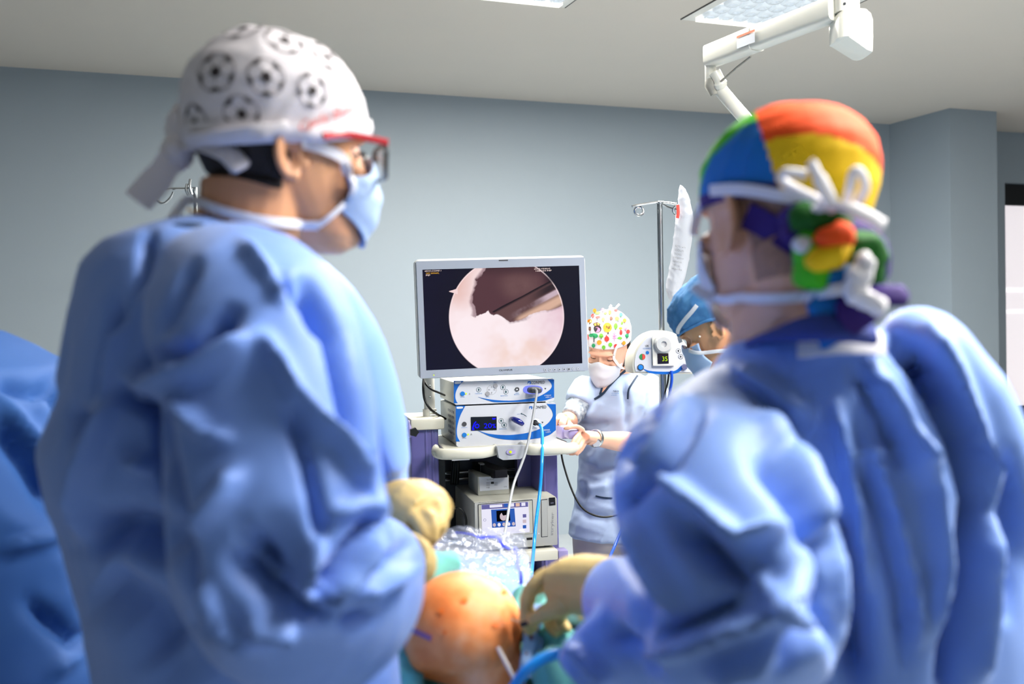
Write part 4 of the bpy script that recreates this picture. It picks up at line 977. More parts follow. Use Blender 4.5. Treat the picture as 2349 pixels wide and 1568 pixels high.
def make_head(HM, neck_pts, neck_r, voxel=.003, ear=(0, 0, 1)):
    """returns world verts, normals, faces, bvh and an earless local bvh for fitting clothing"""
    g = head_geo(ear=ear); g.xf(HM)
    if neck_pts: g.tube(catmull(neck_pts, 4), smooth_list(neck_r, 4), 20)
    V, N, F = fuse(g, voxel, 3)
    inv = np.array(HM.inverted()); L = V @ inv[:3, :3].T + inv[:3, 3]
    D = np.zeros(len(V)); fwd = np.array(HM.to_3x3().normalized().col[1])
    push = np.zeros(len(V))
    for s in (-1, 1):
        d = (L - np.array([s * .031, .088, .006])) / np.array([.017, .022, .011]); push += .009 * np.exp(-(d ** 2).sum(1))
    V = V - fwd * push[:, None]
    gb = head_geo(ears=False, nose=False); Vb = gb.v; bl = BVHTree.FromPolygons([tuple(v) for v in Vb], gb.f)
    return V, normals(V, F), F, L, bl
def eyes(root, HM, look=0.0, lid=0.75):
    """eyeballs with lids as parts of the face; lid 0 open .. 1 shut"""
    for s in (-1, 1):
        c = Vector((s * .031, .0735, .006)); g = G(); g.ell(c, (.0118, .0118, .0118), 16, 12); g.xf(HM); e = g.build('eye', M_['eye_white'], root)
        g = G(); g.ell(c + Vector((0, .0095, -.003)), (.0055, .003, .0055), 12, 8); g.xf(HM); g.build('iris', M_['iris_brown'], e)
        g = G(); rg = []
        for i in range(9):
            el = math.radians(80 - i * (80 + 25 * lid) / 8)
            rg.append([HM @ (c + Vector((.0130 * math.cos(el) * math.sin(a), .0130 * math.cos(el) * math.cos(a), .0130 * math.sin(el)))) for a in [math.radians(-80 + 160 * k / 12) for k in range(13)]])
        g.loft(rg, caps=False, closed=False); g.build('eyelid', M_['skin_rosy'], root, angle=180)
        g = G(); g.tube([HM @ Vector((s * .031 + .019 * t, .089 - .010 * t * t, .026 + .004 * (1 - t * t) - .003 * abs(t))) for t in (-1, -.6, -.2, .2, .6, 1)], [.0012, .003, .0034, .0034, .003, .0012], 8); g.build('eyebrow', M_['hair_brown'], root)
        g = G(); el = math.radians(80 - (80 + 25 * lid)); g.tube([HM @ (c + Vector((.0136 * math.cos(el) * math.sin(a), .0136 * math.cos(el) * math.cos(a), .0136 * math.sin(el)))) for a in [math.radians(-70 + 140 * k / 8) for k in range(9)]], .0011, 6); g.build('eyelash', M_['hair_black'], root)
def dome(bl, HM, edge, off, na=112, ne=36, centre=(0, 0, .02), noise=None, top=None):
    """cap fitted round the head: edge(a) = elevation of the rim (radians), off(a,t) = clearance"""
    V = np.zeros((ne + 1, na, 3)); c = Vector(centre)
    for j in range(na):
        a = 2 * math.pi * j / na; e0 = edge(a)
        for i in range(ne + 1):
            e = e0 + (math.pi / 2 - .02 - e0) * i / ne
            d = Vector((math.cos(e) * math.sin(a), math.cos(e) * math.cos(a), math.sin(e)))   # a=0 front, +a to the right side
            h = bl.ray_cast(c + d * .3, -d); r = (h[0] - c).length if h[0] else .09
            V[i, j] = tuple(c + d * (r + off(a, i / ne)))
    # smooth radii a little
    for _ in range(3):
        V = .5 * V + .25 * (np.roll(V, 1, 1) + np.roll(V, -1, 1))
    flat = V.reshape(-1, 3)
    if noise: 
        nn = flat - np.array(centre); nn /= np.linalg.norm(nn, axis=1)[:, None]; flat = flat + nn * (wrinkle(flat, *noise))[:, None]
    F = [((i + 1) * na + j, (i + 1) * na + (j + 1) % na, i * na + (j + 1) % na, i * na + j) for i in range(ne) for j in range(na)]
    F.append(tuple(ne * na + j for j in range(na))[::-1])
    Mx = np.array(HM); Wd = flat @ Mx[:3, :3].T + Mx[:3, 3]
    return Wd, F, flat
def solid(name, V, F, mt, parent, th=.0018, fm=None, off=-1):
    me = np_mesh(name, V, F); o = finish(name, me, mt, parent, True, True, 180, fm)
    md = o.modifiers.new('thickness', 'SOLIDIFY'); md.thickness = th; md.offset = off; return o
def face_mask(name, bl_world, HM, mt, parent, ztop=-.004, zbot=-.122, span=66, puff=.010, pleats=3, nose_up=.018, na=44, nz=30):
    V = []
    for i in range(nz + 1):
        t = i / nz
        for j in range(na + 1):
            a = math.radians(-span + 2 * span * j / na); sp = abs(a) / math.radians(span)
            zt = ztop + nose_up * math.exp(-(sp * 2.6) ** 2) - .012 * sp; zb = zbot + .045 * sp ** 1.5
            z = zt + (zb - zt) * t
            # tent shape: ellipse round the lower face, fuller in the middle
            fr = .118 + .006 * math.sin(math.pi * t) - .020 * max(0, t - .6) - .012 * max(0, .25 - t) ; wd = .073 - .016 * t
            x = wd * math.sin(a) * 1.04; y = -.012 + (fr + .012) * math.cos(a) ** .8
            y += puff * .5 * math.sin(math.pi * t) * math.cos(a) + .0022 * math.sin(t * math.pi * 2 * pleats) * (1 - sp)
            V.append(tuple(HM @ Vector((x, y, z))))
    F = [(i * (na + 1) + j, i * (na + 1) + j + 1, (i + 1) * (na + 1) + j + 1, (i + 1) * (na + 1) + j) for i in range(nz) for j in range(na)]
    V = np.array(V); o = solid(name, V, F, mt, parent, .0016, off=0); return o, V, F
def on_surface(trees, pts, off=.003, depth=None):
    """pixels -> points lifted off the first surface hit; misses keep the previous depth"""
    out = []; nn = []; o = Vector((0, 0, CAMZ)); hits = []
    for px, py in pts:
        r = ray(px, py).normalized(); best = None
        for t in trees:
            h = t.ray_cast(o, r)
            if h[0] and (best is None or h[3] < best[3]): best = h
        hits.append((r, best))
    ys = [h[0].y for r, h in hits if h]; idx = [i for i, (r, h) in enumerate(hits) if h]
    for i, (r, best) in enumerate(hits):
        if best:
            n = best[1] if best[1].dot(r) < 0 else -best[1]
            out.append(best[0] + n * off - r * .001); nn.append(n)
        else:      # missed the surface: keep the depth of the nearest point that hit
            d_ = hits[min(idx, key=lambda k: abs(k - i))][1][0].y if idx else (depth or 1.2)
            out.append(P(pts[i][0], pts[i][1], d_)); nn.append(-r)
    return out, nn
def strap(name, trees, pts, w, mt, parent, off=.003, depth=None, n=5, th=.0012):
    pth = [(p.x, p.y) for p in catmull([Vector((a, b, 0)) for a, b in pts], n)]
    q, nn = on_surface(trees, pth, off, depth)
    for _ in range(2):
        q = [q[0]] + [(q[i - 1] + q[i] * 2 + q[i + 1]) / 4 for i in range(1, len(q) - 1)] + [q[-1]]
    g = G(); g.ribbon(q, w, th, nn); return g.build(name, M_[mt] if isinstance(mt, str) else mt, parent, angle=60)
def hair_patch(name, V, N, F, c, th, mt, parent):
    """shell over the scalp where the field c > 0"""
    keep = [f for f in F if max(c[i] for i in f) > 0]; ids = sorted({i for f in keep for i in f}); mp = {i: k for k, i in enumerate(ids)}
    off = np.clip(c[ids] / .012, -.25, 1) * th
    VV = V[ids] + N[ids] * off[:, None]; FF = [tuple(mp[i] for i in f) for f in keep]
    return finish(name, np_mesh(name, VV, FF), mt, parent, True, True, 180)
def ring_px_row(y, xl, xr, d, rd, n=40, e=1.0, tilt=0.0, yaw=0.0):
    c = P((xl + xr) / 2, y, d); hw = (xr - xl) / 2 * d / FPX; out = []
    for k in range(n):
        a = 2 * math.pi * k / n; u = hw * math.copysign(abs(math.cos(a)) ** e, math.cos(a)); v = rd * math.copysign(abs(math.sin(a)) ** e, math.sin(a))
        out.append(c + Vector((u, v, tilt * u)))
    return out
def ring_w(c, rx, ry, n=40, e=1.0, yaw=0.0):
    ca, sa = math.cos(yaw), math.sin(yaw); out = []
    for k in range(n):
        a = 2 * math.pi * k / n; u = rx * math.copysign(abs(math.cos(a)) ** e, math.cos(a)); v = ry * math.copysign(abs(math.sin(a)) ** e, math.sin(a))
        out.append(Vector(c) + Vector((u * ca - v * sa, u * sa + v * ca, 0)))
    return out
def cloth(name, g, voxel, mt, parent, strokes, wr, smooth=8, extra=None):
    V, N, F = fuse(g, voxel, smooth)
    D = folds(V, N, strokes) * 1.9
    for w in wr: D += wrinkle(V, *w)
    V2 = V + N * D[:, None]
    if extra: V2 = extra(V2)
    N2 = normals(V2, F)
    o = finish(name, np_mesh(name, V2, F), mt, parent, True, True, 180)
    return o, V2, N2, F
def legs_and_shoes(g, gs, hip, feet, r=.075):
    for f, s in zip(feet, (-1, 1)):
        k = Vector(((hip.x + f.x) / 2 + .0, (hip.y + f.y) / 2, .5))
        g.tube(catmull([hip + Vector((s * .05, 0, 0)), k, f + Vector((0, 0, .06))], 4), smooth_list([r * 1.15, r * .9, r * .75], 4), 16)
def shoe(f, yaw, parent):
    g = G(); M = Matrix.Rotation(yaw, 3, 'Z')
    pts = []
    for y, w, h in ((-.10, .030, .055), (-.06, .038, .075), (0, .038, .075), (.06, .046, .055), (.12, .046, .042), (.155, .030, .03)):
        pts.append([f + M @ Vector((w * math.cos(a), y, max(0.0, h * (.5 + .5 * math.sin(a))))) for a in [2 * math.pi * k / 16 for k in range(16)]])
    g.loft(pts); return g.build('shoe', M_['shoe_black'], parent)
def fingers(g, chains, r=.0088):
    for c in chains:
        pth = catmull(c[0], 4); rr = c[1] if len(c) > 1 else r
        g.tube(pth, [rr * (1.06 - .22 * k / (len(pth) - 1)) for k in range(len(pth))], 12)
        g.ell(pth[-1], (rr * .84,) * 3, 12, 8); g.ell(pth[0], (rr * 1.05,) * 3, 12, 8)
        for q in c[0][1:-1]: g.ell(Vector(q), (rr * 1.04,) * 3, 10, 8)
# ------------------------------------------------------------------ left surgeon (white football cap)
dA = 1.20
pA = thing('person', 'surgeon in blue gown and white football-print cap, seen in profile', 'person', (P(560, 900, dA).x, P(560, 900, dA).y, 0))
HA = head_matrix(P(642, 352, dA), 33, 2, 3, 1.01) @ Matrix.Diagonal((1, 1, .95, 1))
nb = P(520, 620, dA + .0)
VA, NA, FA, LA, blA = make_head(HA, [HA @ Vector((0, -.030, -.045)), HA @ Vector((0, -.036, -.10)), P(560, 540, dA), P(530, 640, dA)], [.062, .060, .064, .085])
# hidden body under the gown, in the same mesh
gb = G(); sp = P(520, 640, dA)
gb.loft([ring_w((sp.x, sp.y, sp.z), .07, .07), ring_w((sp.x, sp.y, sp.z - .06), .07, .10, yaw=.4), ring_w((sp.x + .01, sp.y, sp.z - .35), .07, .09, yaw=.4), ring_w((sp.x, sp.y, sp.z - .62), .08, .10, yaw=.4)])
hip = Vector((sp.x, sp.y, sp.z - .60)); feetA = [Vector((sp.x + .0, sp.y - .07, 0)), Vector((sp.x + .03, sp.y + .09, 0))]
legs_and_shoes(gb, None, hip, feetA, .058)
def add_body(VH, FH, g, voxel=.014):
    Vb, Nb, Fb = fuse(g, voxel, 3); n = len(VH); return np.concatenate([VH, Vb]), FH + [tuple(i + n for i in f) for f in Fb]
V_, F_ = add_body(VA, FA, gb)
finish('body', np_mesh('body', V_, F_), M_['skin_tan'], pA, True, True, 180)
for f in feetA: shoe(f, math.radians(22 - 90), pA)
tA = bvh(VA, FA)
# hair at the nape
hc = np.minimum(np.minimum(-.004 - LA[:, 1], .052 - (LA[:, 2] * -1 - .0) * 1.0) if False else np.minimum(-.012 - LA[:, 1] - .12 * np.clip(-LA[:, 2], 0, 1), LA[:, 2] + .098 - .15 * np.clip(-LA[:, 1] - .05, 0, 1)), .06 - LA[:, 2]); hc = np.minimum(hc, np.where(np.abs(LA[:, 0]) > .0738, -1, 1)); hc = np.minimum(hc, LA[:, 2] + .050 - .25 * np.clip(-.03 - LA[:, 1], 0, .06))
hair_patch('hair', VA, NA, FA, hc, .005, M_['hair_black'], pA)
eyes(pA, HA, lid=.35)
# cap
def edgeA(a): return math.radians(-10 + 16 * max(0, math.cos(a)) ** 1.3 - 4 * max(0, -math.cos(a)))
def offA(a, t): return .009 + .019 * min(1, t * 1.3) ** 1.4 + .008 * max(0, -math.cos(a)) * t
CVA, CFA, CLA = dome(blA, HA, edgeA, offA, noise=(45, .0035, 11))
capA = solid('cap', CVA, CFA, M_['cap_white'], pA, .002)
tcA = bvh(CVA, CFA)
# folded band round the rim
g = G()
na = 112; bandp = []
for j in range(na + 1):
    v = Vector(CVA[(j % na)]); up = Vector(CVA[5 * na + (j % na)]); bandp.append((v, up))
cA = HA @ Vector((0, 0, .03))
rings = []
for v, up in bandp:
    n_ = ((v + up) / 2 - cA).normalized(); rings.append([v + n_ * .001 - (up - v) * .12, v + n_ * .006, v.lerp(up, .5) + n_ * .008, up + n_ * .0045, up + n_ * .001, v.lerp(up, .5) + n_ * .001])
g.loft(rings, caps=False); band = g.build('cap_band', M_['cap_white'], capA, angle=70); 
tbA = bvh(g.v, g.f)
# footballs printed on the cap
def on_cap(c, d, tree):
    h = tree.ray_cast(c + d * .4, -d); return (h[0], h[1]) if h[0] else (None, None)
def ball_print(center_dir, r, rot, gd, gl):
    d = center_dir.normalized(); u = d.orthogonal().normalized(); w = d.cross(u)
    u, w = u * math.cos(rot) + w * math.sin(rot), w * math.cos(rot) - u * math.sin(rot)
    def S_(a, b, lift=.0012):
        q = (d + u * a + w * b).normalized(); h, n = on_cap(cA, q, tcA)
        return (h + q * lift) if h else cA + q * .11
    def blob(gg, cx, cy, rr, n=5, ro=0, sq=1.0, dirv=None):
        pts = []
        for k in range(n):
            an = ro + 2 * math.pi * k / n; x, y = rr * math.cos(an), rr * math.sin(an)
            if dirv is not None: # squash along the radial direction
                ca, sa = math.cos(dirv), math.sin(dirv); x, y = x * sq, y; x, y = x * ca - y * sa, x * sa + y * ca
            pts.append(S_(cx + x, cy + y))
        gg.add([S_(cx, cy)] + pts, [(0, 1 + k, 1 + (k + 1) % n) for k in range(n)])
    blob(gd, 0, 0, r * .30, 5, .3)
    for k in range(5):
        an = .3 + 2 * math.pi * k / 5; blob(gd, r * .85 * math.cos(an), r * .85 * math.sin(an), r * .27, 8, 0, .45, an)
    n = 28; V = []; F = []
    for k in range(n):
        an = 2 * math.pi * k / n
        for q in (1.0, .90): V.append(S_(r * q * math.cos(an), r * q * math.sin(an)))
    for k in range(n): j = (k + 1) % n; F.append((2 * k, 2 * j, 2 * j + 1, 2 * k + 1))
    gl.add(V, F)
    for k in range(5):
        an = .3 + 2 * math.pi * k / 5; c_, s_ = math.cos(an), math.sin(an)
        a1 = S_(r * .3 * c_ - .012 * r * s_, r * .3 * s_ + .012 * r * c_); a2 = S_(r * .3 * c_ + .03 * r * s_, r * .3 * s_ - .03 * r * c_); b1 = S_(r * .6 * c_ + .03 * r * s_, r * .6 * s_ - .03 * r * c_); b2 = S_(r * .6 * c_ - .03 * r * s_, r * .6 * s_ + .03 * r * c_)
        gl.add([a1, a2, b1, b2], [(0, 1, 2, 3)])
mat('print_dark', (58, 52, 54), .8); mat('print_grey', (160, 154, 160), .8)
dirs = []
for px, py in ((494, 164), (611, 176), (718, 208), (655, 92), (752, 130), (555, 262), (448, 285), (560, 66)):
    q, _n = on_surface([tcA], [(px, py)], 0); dirs.append((q[0] - cA).normalized())
inv3 = HA.to_3x3().normalized()
for a in range(-150, 0, 40):
    for e in (30, 62): dirs.append(inv3 @ Vector((math.cos(math.radians(e)) * math.sin(math.radians(a)), math.cos(math.radians(e)) * math.cos(math.radians(a)), math.sin(math.radians(e)))))
for k, d in enumerate(dirs):
    gd, gl = G(), G(); ball_print(d, .200, k * 1.3 + .4, gd, gl); b_ = gd.build('football_print', M_['print_dark'], capA, smooth=False); gl.build('football_outline', M_['print_grey'], b_, smooth=False)
# red embroidered name on the band
V2, F2 = text2d('Cycle Bour'); x0 = min(v[0] for v in V2); x1 = max(v[0] for v in V2)
pts = []
for x, y in V2:
    t = (x - x0) / (x1 - x0); px = 683 + t * 136 + (y * 5); py = 303 - t * 52 - y * 36
    pts.append((px, py))
q, _n = on_surface([tbA, tcA], pts, .003); g = G(); g.add(q, F2); g.build('red_lettering', M_['ink_red'], capA, smooth=False)
# knot and tails of the cap ties
g = G(); kn = P(437, 318, dA - .01)
g.ell(P(428, 295, dA - .02), (.022, .024, .030), 14, 10); g.ell(P(410, 350, dA - .03), (.018, .02, .022), 12, 8); V_, N_, F_ = fuse(g, .004, 4); V_ = V_ + N_ * wrinkle(V_, 110, .006, 3)[:, None]
finish('tie_knot', np_mesh('k', V_, F_), M_['cap_white'], capA, True, True, 180)
g = G(); g.ribbon(catmull([P(425, 300, dA - .03), P(395, 360, dA - .04), P(365, 405, dA - .05), P(315, 462, dA - .06)], 6), [.022] * 6 + [.03] * 6 + [.034] * 6 + [.032], .003, [Vector((.5, -.6, .6))] * 19); g.build('tie_tail', M_['cap_white'], capA, angle=80)
g = G(); g.ribbon(catmull([P(415, 335, dA - .04), P(470, 330, dA - .07), P(520, 350, dA - .085), P(556, 388, dA - .09)], 6), [.018] * 6 + [.026] * 6 + [.024] * 6 + [.016], .003, [Vector((.0, -.7, .6))] * 19); g.build('tie_tail', M_['cap_white'], capA, angle=80)
strap('tie_wrap', [tcA, tbA], [(440, 318), (500, 312), (560, 306), (620, 298), (660, 288)], [.014] * 5 + [.017] * 10 + [.012] * 5 + [.005], 'cap_white', capA, .004, n=5, th=.003)
# mask and its ties
mkA, MVA, MFA = face_mask('mask', None, HA, M_['mask_blue'], pA, ztop=-.016, zbot=-.112, span=62, nose_up=.024)
tmA = bvh(MVA, MFA)
strap('mask_tie', [tA, tcA, tmA], [(690, 328), (720, 335), (760, 350), (785, 368), (800, 395)], .013, 'strap_white', mkA, .005, n=6)
strap('mask_tie', [tA, tmA], [(800, 395), (808, 430), (790, 460), (760, 490), (728, 515)], .007, 'strap_white', mkA, .004, n=6)
strap('mask_tie', [tA], [(728, 513), (680, 512), (620, 508), (560, 497), (500, 480), (450, 458), (422, 462)], .011, 'strap_white', mkA, .005, n=6)
g = G(); g.ribbon(catmull([P(425, 460, dA - .05), P(402, 490, dA - .05), P(380, 526, dA - .06)], 6), .011, .002, [Vector((0, -1, .3))] * 13); g.build('mask_tie_end', M_['strap_white'], mkA, angle=80)
# glasses
gl = HA @ Vector((.072, -.0, .012)); gf = HA @ Vector((.066, .112, .006))
g = G(); g.tube(catmull([P(742, 312, dA - .075), HA @ Vector((.080, .05, .020)), HA @ Vector((.074, .105, .018))], 5), .0026, 8, flat=(1.6, .8)); spec = g.build('glasses', M_['glasses_red'], pA); spec['label'] = 'red-armed spectacles with dark rims'
g = G(); g.tube(catmull([HA @ Vector((-.078, 0, .014)), HA @ Vector((-.080, .05, .020)), HA @ Vector((-.074, .105, .018))], 5), .0026, 8, flat=(1.6, .8)); g.build('temple_arm', M_['glasses_red'], spec)
for s in (-1, 1):
    pts = [HA @ Vector((s * .042 + .030 * math.copysign(abs(math.cos(a)) ** .5, math.cos(a)), .117 - .012 * (abs(s * .042 + .030 * math.cos(a)) / .07) ** 2, -.004 + .021 * math.copysign(abs(math.sin(a)) ** .5, math.sin(a)))) for a in [2 * math.pi * k / 20 for k in range(21)]]
    g = G(); g.tube(pts, .0028, 8, caps=False); g.build('rim', M_['glasses_dark'], spec)
    g = G(); g.add([sum(pts[:-1], Vector()) / 20] + pts[:-1], [(0, 1 + k, 1 + (k + 1) % 20) for k in range(20)]); g.build('lens', film('lens_' + ('r' if s > 0 else 'l'), (190, 200, 196), .12, .05, .3), spec)
g = G(); g.tube([HA @ Vector((-.013, .120, .004)), HA @ Vector((0, .124, .007)), HA @ Vector((.013, .120, .004))], .0024, 8); g.build('bridge', M_['glasses_dark'], spec)
# gold chain at the neck
q, _n = on_surface([tA], [(p.x, p.y) for p in catmull([Vector((430, 480, 0)), Vector((490, 500, 0)), Vector((540, 514, 0)), Vector((590, 545, 0))], 5)], .003); g = G(); g.tube(q, .0016, 6); g.build('neck_chain', M_['gold'], pA)
# scrub collar
g = G(); g.tube(catmull([P(345, 552, dA - .03), P(372, 532, dA - .10), P(430, 526, dA - .12), P(480, 528, dA - .10)], 5), .008, 8); g.build('scrub_collar', M_['piping_navy'], pA)
# gown
g = G()
g.loft([ring_px_row(*r) for r in ((512, 395, 560, dA, .07), (530, 340, 605, dA, .10), (560, 262, 650, dA, .135), (610, 224, 700, dA + .01, .165), (700, 216, 765, dA + .01, .19), (800, 205, 800, dA + .01, .20), (900, 172, 830, dA + .01, .20),
        (1000, 124, 850, dA + .01, .20), (1080, 135, 862, dA + .01, .20), (1200, 172, 862, dA + .01, .20), (1400, 238, 895, dA + .01, .20), (1568, 262, 915, dA + .01, .20), (1900, 250, 930, dA + .01, .20), (2500, 220, 950, dA + .01, .21))])
armR = [P(520, 690, 1.10), P(575, 760, 1.02), P(612, 900, .97), P(622, 1060, .94), P(640, 1220, .92), P(668, 1335, .93), P(750, 1365, 1.00), P(815, 1335, 1.10), P(872, 1290, 1.20)]
g.tube(catmull(armR, 4), smooth_list([.085, .10, .098, .098, .100, .098, .092, .078, .055], 4), 28)
armL = [P(640, 690, 1.36), P(740, 800, 1.42), P(800, 960, 1.46), P(830, 1100, 1.48), P(868, 1160, 1.47)]
g.tube(catmull(armL, 4), smooth_list([.08, .085, .08, .075, .055], 4), 24)
g.tube(catmull([P(300, 640, 1.16), P(270, 760, 1.14), P(240, 900, 1.14)], 4), [.055] * 9, 20)
SA = [
 ([(347, 834), (450, 820), (531, 725)], 20, -.022), ([(300, 860), (381, 888), (477, 850), (590, 775)], 22, .014),
 ([(286, 902), (368, 943), (395, 1079), (422, 1215), (432, 1318), (470, 1450)], 17, -.040), ([(163, 1236), (286, 1215), (395, 1249)], 50, -.030), ([(200, 1330), (330, 1400), (400, 1500)], 60, -.02),
 ([(157, 1236), (204, 1079), (272, 909)], 18, .014), ([(613, 786), (681, 922), (770, 1018), (845, 1127)], 16, .014), ([(668, 936), (708, 1079), (736, 1236)], 13, -.012),
 ([(702, 650), (770, 772), (831, 1045), (872, 1113)], 20, -.030), ([(634, 1260), (600, 1290)], 60, -.022), ([(545, 1283), (613, 1351), (742, 1399)], 20, -.022), ([(579, 1413), (681, 1433)], 20, .014),
 ([(736, 1236), (681, 1358), (722, 1379), (804, 1304), (852, 1215)], 12, .016), ([(722, 1351), (783, 1263), (845, 1195)], 9, -.018), ([(886, 1283), (940, 1249)], 11, -.014), ([(865, 1181), (906, 1195)], 10, -.012),
 ([(272, 690), (225, 922)], 13, -.010), ([(340, 636), (266, 800), (225, 936)], 14, .010), ([(450, 616), (381, 759)], 14, -.009), ([(300, 1052), (347, 1065)], 18, .014), ([(463, 1215), (518, 1140), (545, 1086)], 20, .010),
 ([(410, 920), (480, 1000), (530, 1010)], 14, .010), ([(640, 640), (700, 700), (730, 760)], 14, -.010), ([(560, 560), (620, 640), (650, 700)], 12, .007), ([(345, 545), (335, 640), (280, 760)], 12, -.012),
 ([(800, 1360), (870, 1330), (930, 1300)], 14, .012), ([(780, 1420), (850, 1400)], 14, -.01), ([(480, 1330), (520, 1420), (600, 1480)], 14, .012), ([(180, 940), (190, 1000)], 20, -.012), ([(760, 1180), (830, 1160), (880, 1190)], 11, .010)]
gA, GVA, GNA, GFA = cloth('gown', g, .0062, M_['gown_blue'], pA, SA, [(9, .010, 21), (22, .004, 22)], 9)
# gloves
def glove(name, parent, palm, chains, cuff, wr=(0, 0), fill=()):
    g = G(); g.loft(palm) if isinstance(palm[0], list) else g.tube(palm, wr, 18)
    for c in cuff: g.tube(c[0], c[1], 18)
    for c in fill: g.ell(c[0], c[1], 16, 10)
    fingers(g, chains, .0098)
    V, N, F = fuse(g, .0032, 5); V = V + N * wrinkle(V, 120, .0012, 8)[:, None]
    return finish(name, np_mesh(name, V, F), M_['glove_latex'], parent, True, True, 180)
dh = 1.42
glove('glove', pA, [P(880, 1155, 1.46), P(915, 1158, 1.45), P(955, 1165, 1.42), P(985, 1185, 1.40)],
      [([P(970, 1120, 1.45), P(1008, 1135, 1.42), P(1018, 1180, 1.40), P(1000, 1215, 1.40)],), ([P(965, 1140, 1.42), P(1005, 1160, 1.39), P(1010, 1205, 1.37), P(985, 1235, 1.38)],),
       ([P(955, 1165, 1.40), P(992, 1190, 1.36), P(992, 1232, 1.35), P(972, 1255, 1.37)],), ([P(945, 1180, 1.38), P(972, 1215, 1.35), P(970, 1250, 1.35), P(955, 1265, 1.37)],),
       ([P(935, 1190, 1.42), P(955, 1235, 1.40), P(985, 1268, 1.40)], .0105)], [([P(872, 1148, 1.47), P(905, 1148, 1.455)], [.042, .040])], [(.034, .040), (.038, .046), (.042, .05), (.036, .046)], [(P(985, 1190, 1.40), (.028, .03, .034))])
glove('glove', pA, [P(925, 1278, 1.25), P(940, 1288, 1.28), P(952, 1295, 1.31)], [([P(948, 1290, 1.30), P(958, 1296, 1.34), P(963, 1306, 1.36)], .011), ([P(940, 1300, 1.30), P(948, 1310, 1.33), P(950, 1322, 1.35)], .011),
      ([P(936, 1306, 1.29), P(940, 1318, 1.32), P(942, 1330, 1.33)], .010), ([P(930, 1308, 1.28), P(934, 1322, 1.30), P(936, 1332, 1.31)], .009), ([P(945, 1280, 1.30), P(962, 1282, 1.33), P(975, 1290, 1.36)], .011)], [], [.034, .034, .030])
# ------------------------------------------------------------------ right surgeon (rainbow cap), seen from behind
dB = 1.13
pB = thing('person', 'surgeon in blue gown and rainbow cap, seen from behind', 'person', (P(1850, 900, dB).x, P(1850, 900, dB).y + .03, 0))
HB = head_matrix(P(1796, 502, dB), 114, 7, 3, 1.03) @ Matrix.Diagonal((1, 1, .90, 1))
VB, NB, FB, LB, blB = make_head(HB, [HB @ Vector((0, -.030, -.045)), HB @ Vector((0, -.036, -.10)), P(1796, 735, dB + .01), P(1830, 830, dB + .03)], [.062, .060, .060, .085], ear=(.016, .000, 1.35))
gb = G(); sp = P(1850, 850, dB + .04)
gb.loft([ring_w((sp.x, sp.y, sp.z), .07, .07), ring_w((sp.x, sp.y, sp.z - .06), .09, .06, yaw=.3), ring_w((sp.x + .02, sp.y + .02, sp.z - .35), .09, .06, yaw=.3), ring_w((sp.x + .02, sp.y + .02, sp.z - .6), .09, .07, yaw=.3)])
feetB = [Vector((sp.x - .05, sp.y + .05, 0)), Vector((sp.x + .11, sp.y - .0, 0))]
legs_and_shoes(gb, None, Vector((sp.x + .02, sp.y + .02, sp.z - .56)), feetB, .058)
V_, F_ = add_body(VB, FB, gb); finish('body', np_mesh('body', V_, F_), M_['skin_fair'], pB, True, True, 180)
for f in feetB: shoe(f, math.radians(128 - 90), pB)
tB = bvh(VB, FB)
hc = np.minimum(np.minimum(-.018 - LB[:, 1], LB[:, 2] + .085), .06 - LB[:, 2]); hc = np.minimum(hc, .0765 - np.abs(LB[:, 0])); hair_patch('hair', VB, NB, FB, hc, .0016, M_['hair_buzz'], pB)
def edgeB(a):  # a>0 right side of the head, a<0 left side
    return math.radians(-4 + 10 * max(0, math.cos(a)) ** 1.3 - 16 * max(0, -math.cos(a)) ** 2)
def offB(a, t): return .008 + .006 * min(1, t * 1.4) ** 1.4 + .008 * max(0, -math.cos(a)) * math.sin(math.pi * min(1, t + .15))
CVB, CFB, CLB = dome(blB, HB, edgeB, offB, na=220, ne=90, noise=(40, .0035, 5))
QB = proj(CVB); cb = HB @ Vector((0, 0, .02))
# panel of every face, decided by where its centre lies on the cap
cen = np.array([CVB[list(f)].mean(0) for f in CFB]); lc = np.array([CLB[list(f)].mean(0) for f in CFB])
def seam(pts):  # plane through the cap centre and two cap points given by pixels
    q, _ = on_surface([bvh(CVB, CFB)], pts, 0); n = (q[0] - cb).cross(q[1] - cb).normalized(); return np.array(n)
s1_ = seam([(1742, 290), (1790, 460)])      # blue | yellow, running over the crown
s2_ = seam([(1772, 318), (1960, 330)])      # orange above yellow
s3_ = seam([(1640, 350), (1745, 272)])      # green above blue
rel = cen - np.array(cb)
a1_ = rel @ s1_; a2_ = rel @ s2_; a3_ = rel @ s3_
def side(px, py, s_): q, _ = on_surface([bvh(CVB, CFB)], [(px, py)], 0); return np.sign((np.array(q[0]) - np.array(cb)) @ s_)
blu = a1_ * side(1690, 380, s1_) > 0; ora = a2_ * side(1850, 270, s2_) > 0; grn = a3_ * side(1680, 290, s3_) > 0
fm = np.where(blu, np.where(grn, 3, 2), np.where(ora, 0, 1)); rim_ = np.array([ (min(f) // 220) < 10 if len(f) == 4 else False for f in CFB])
fm = np.where(rim_ & blu, 4, fm)
capB = solid('cap', CVB, CFB, [M_['rainbow_orange'], M_['rainbow_yellow'], M_['rainbow_blue'], M_['rainbow_green'], M_['rainbow_purple']], pB, .002, fm.tolist())
tcB = bvh(CVB, CFB)
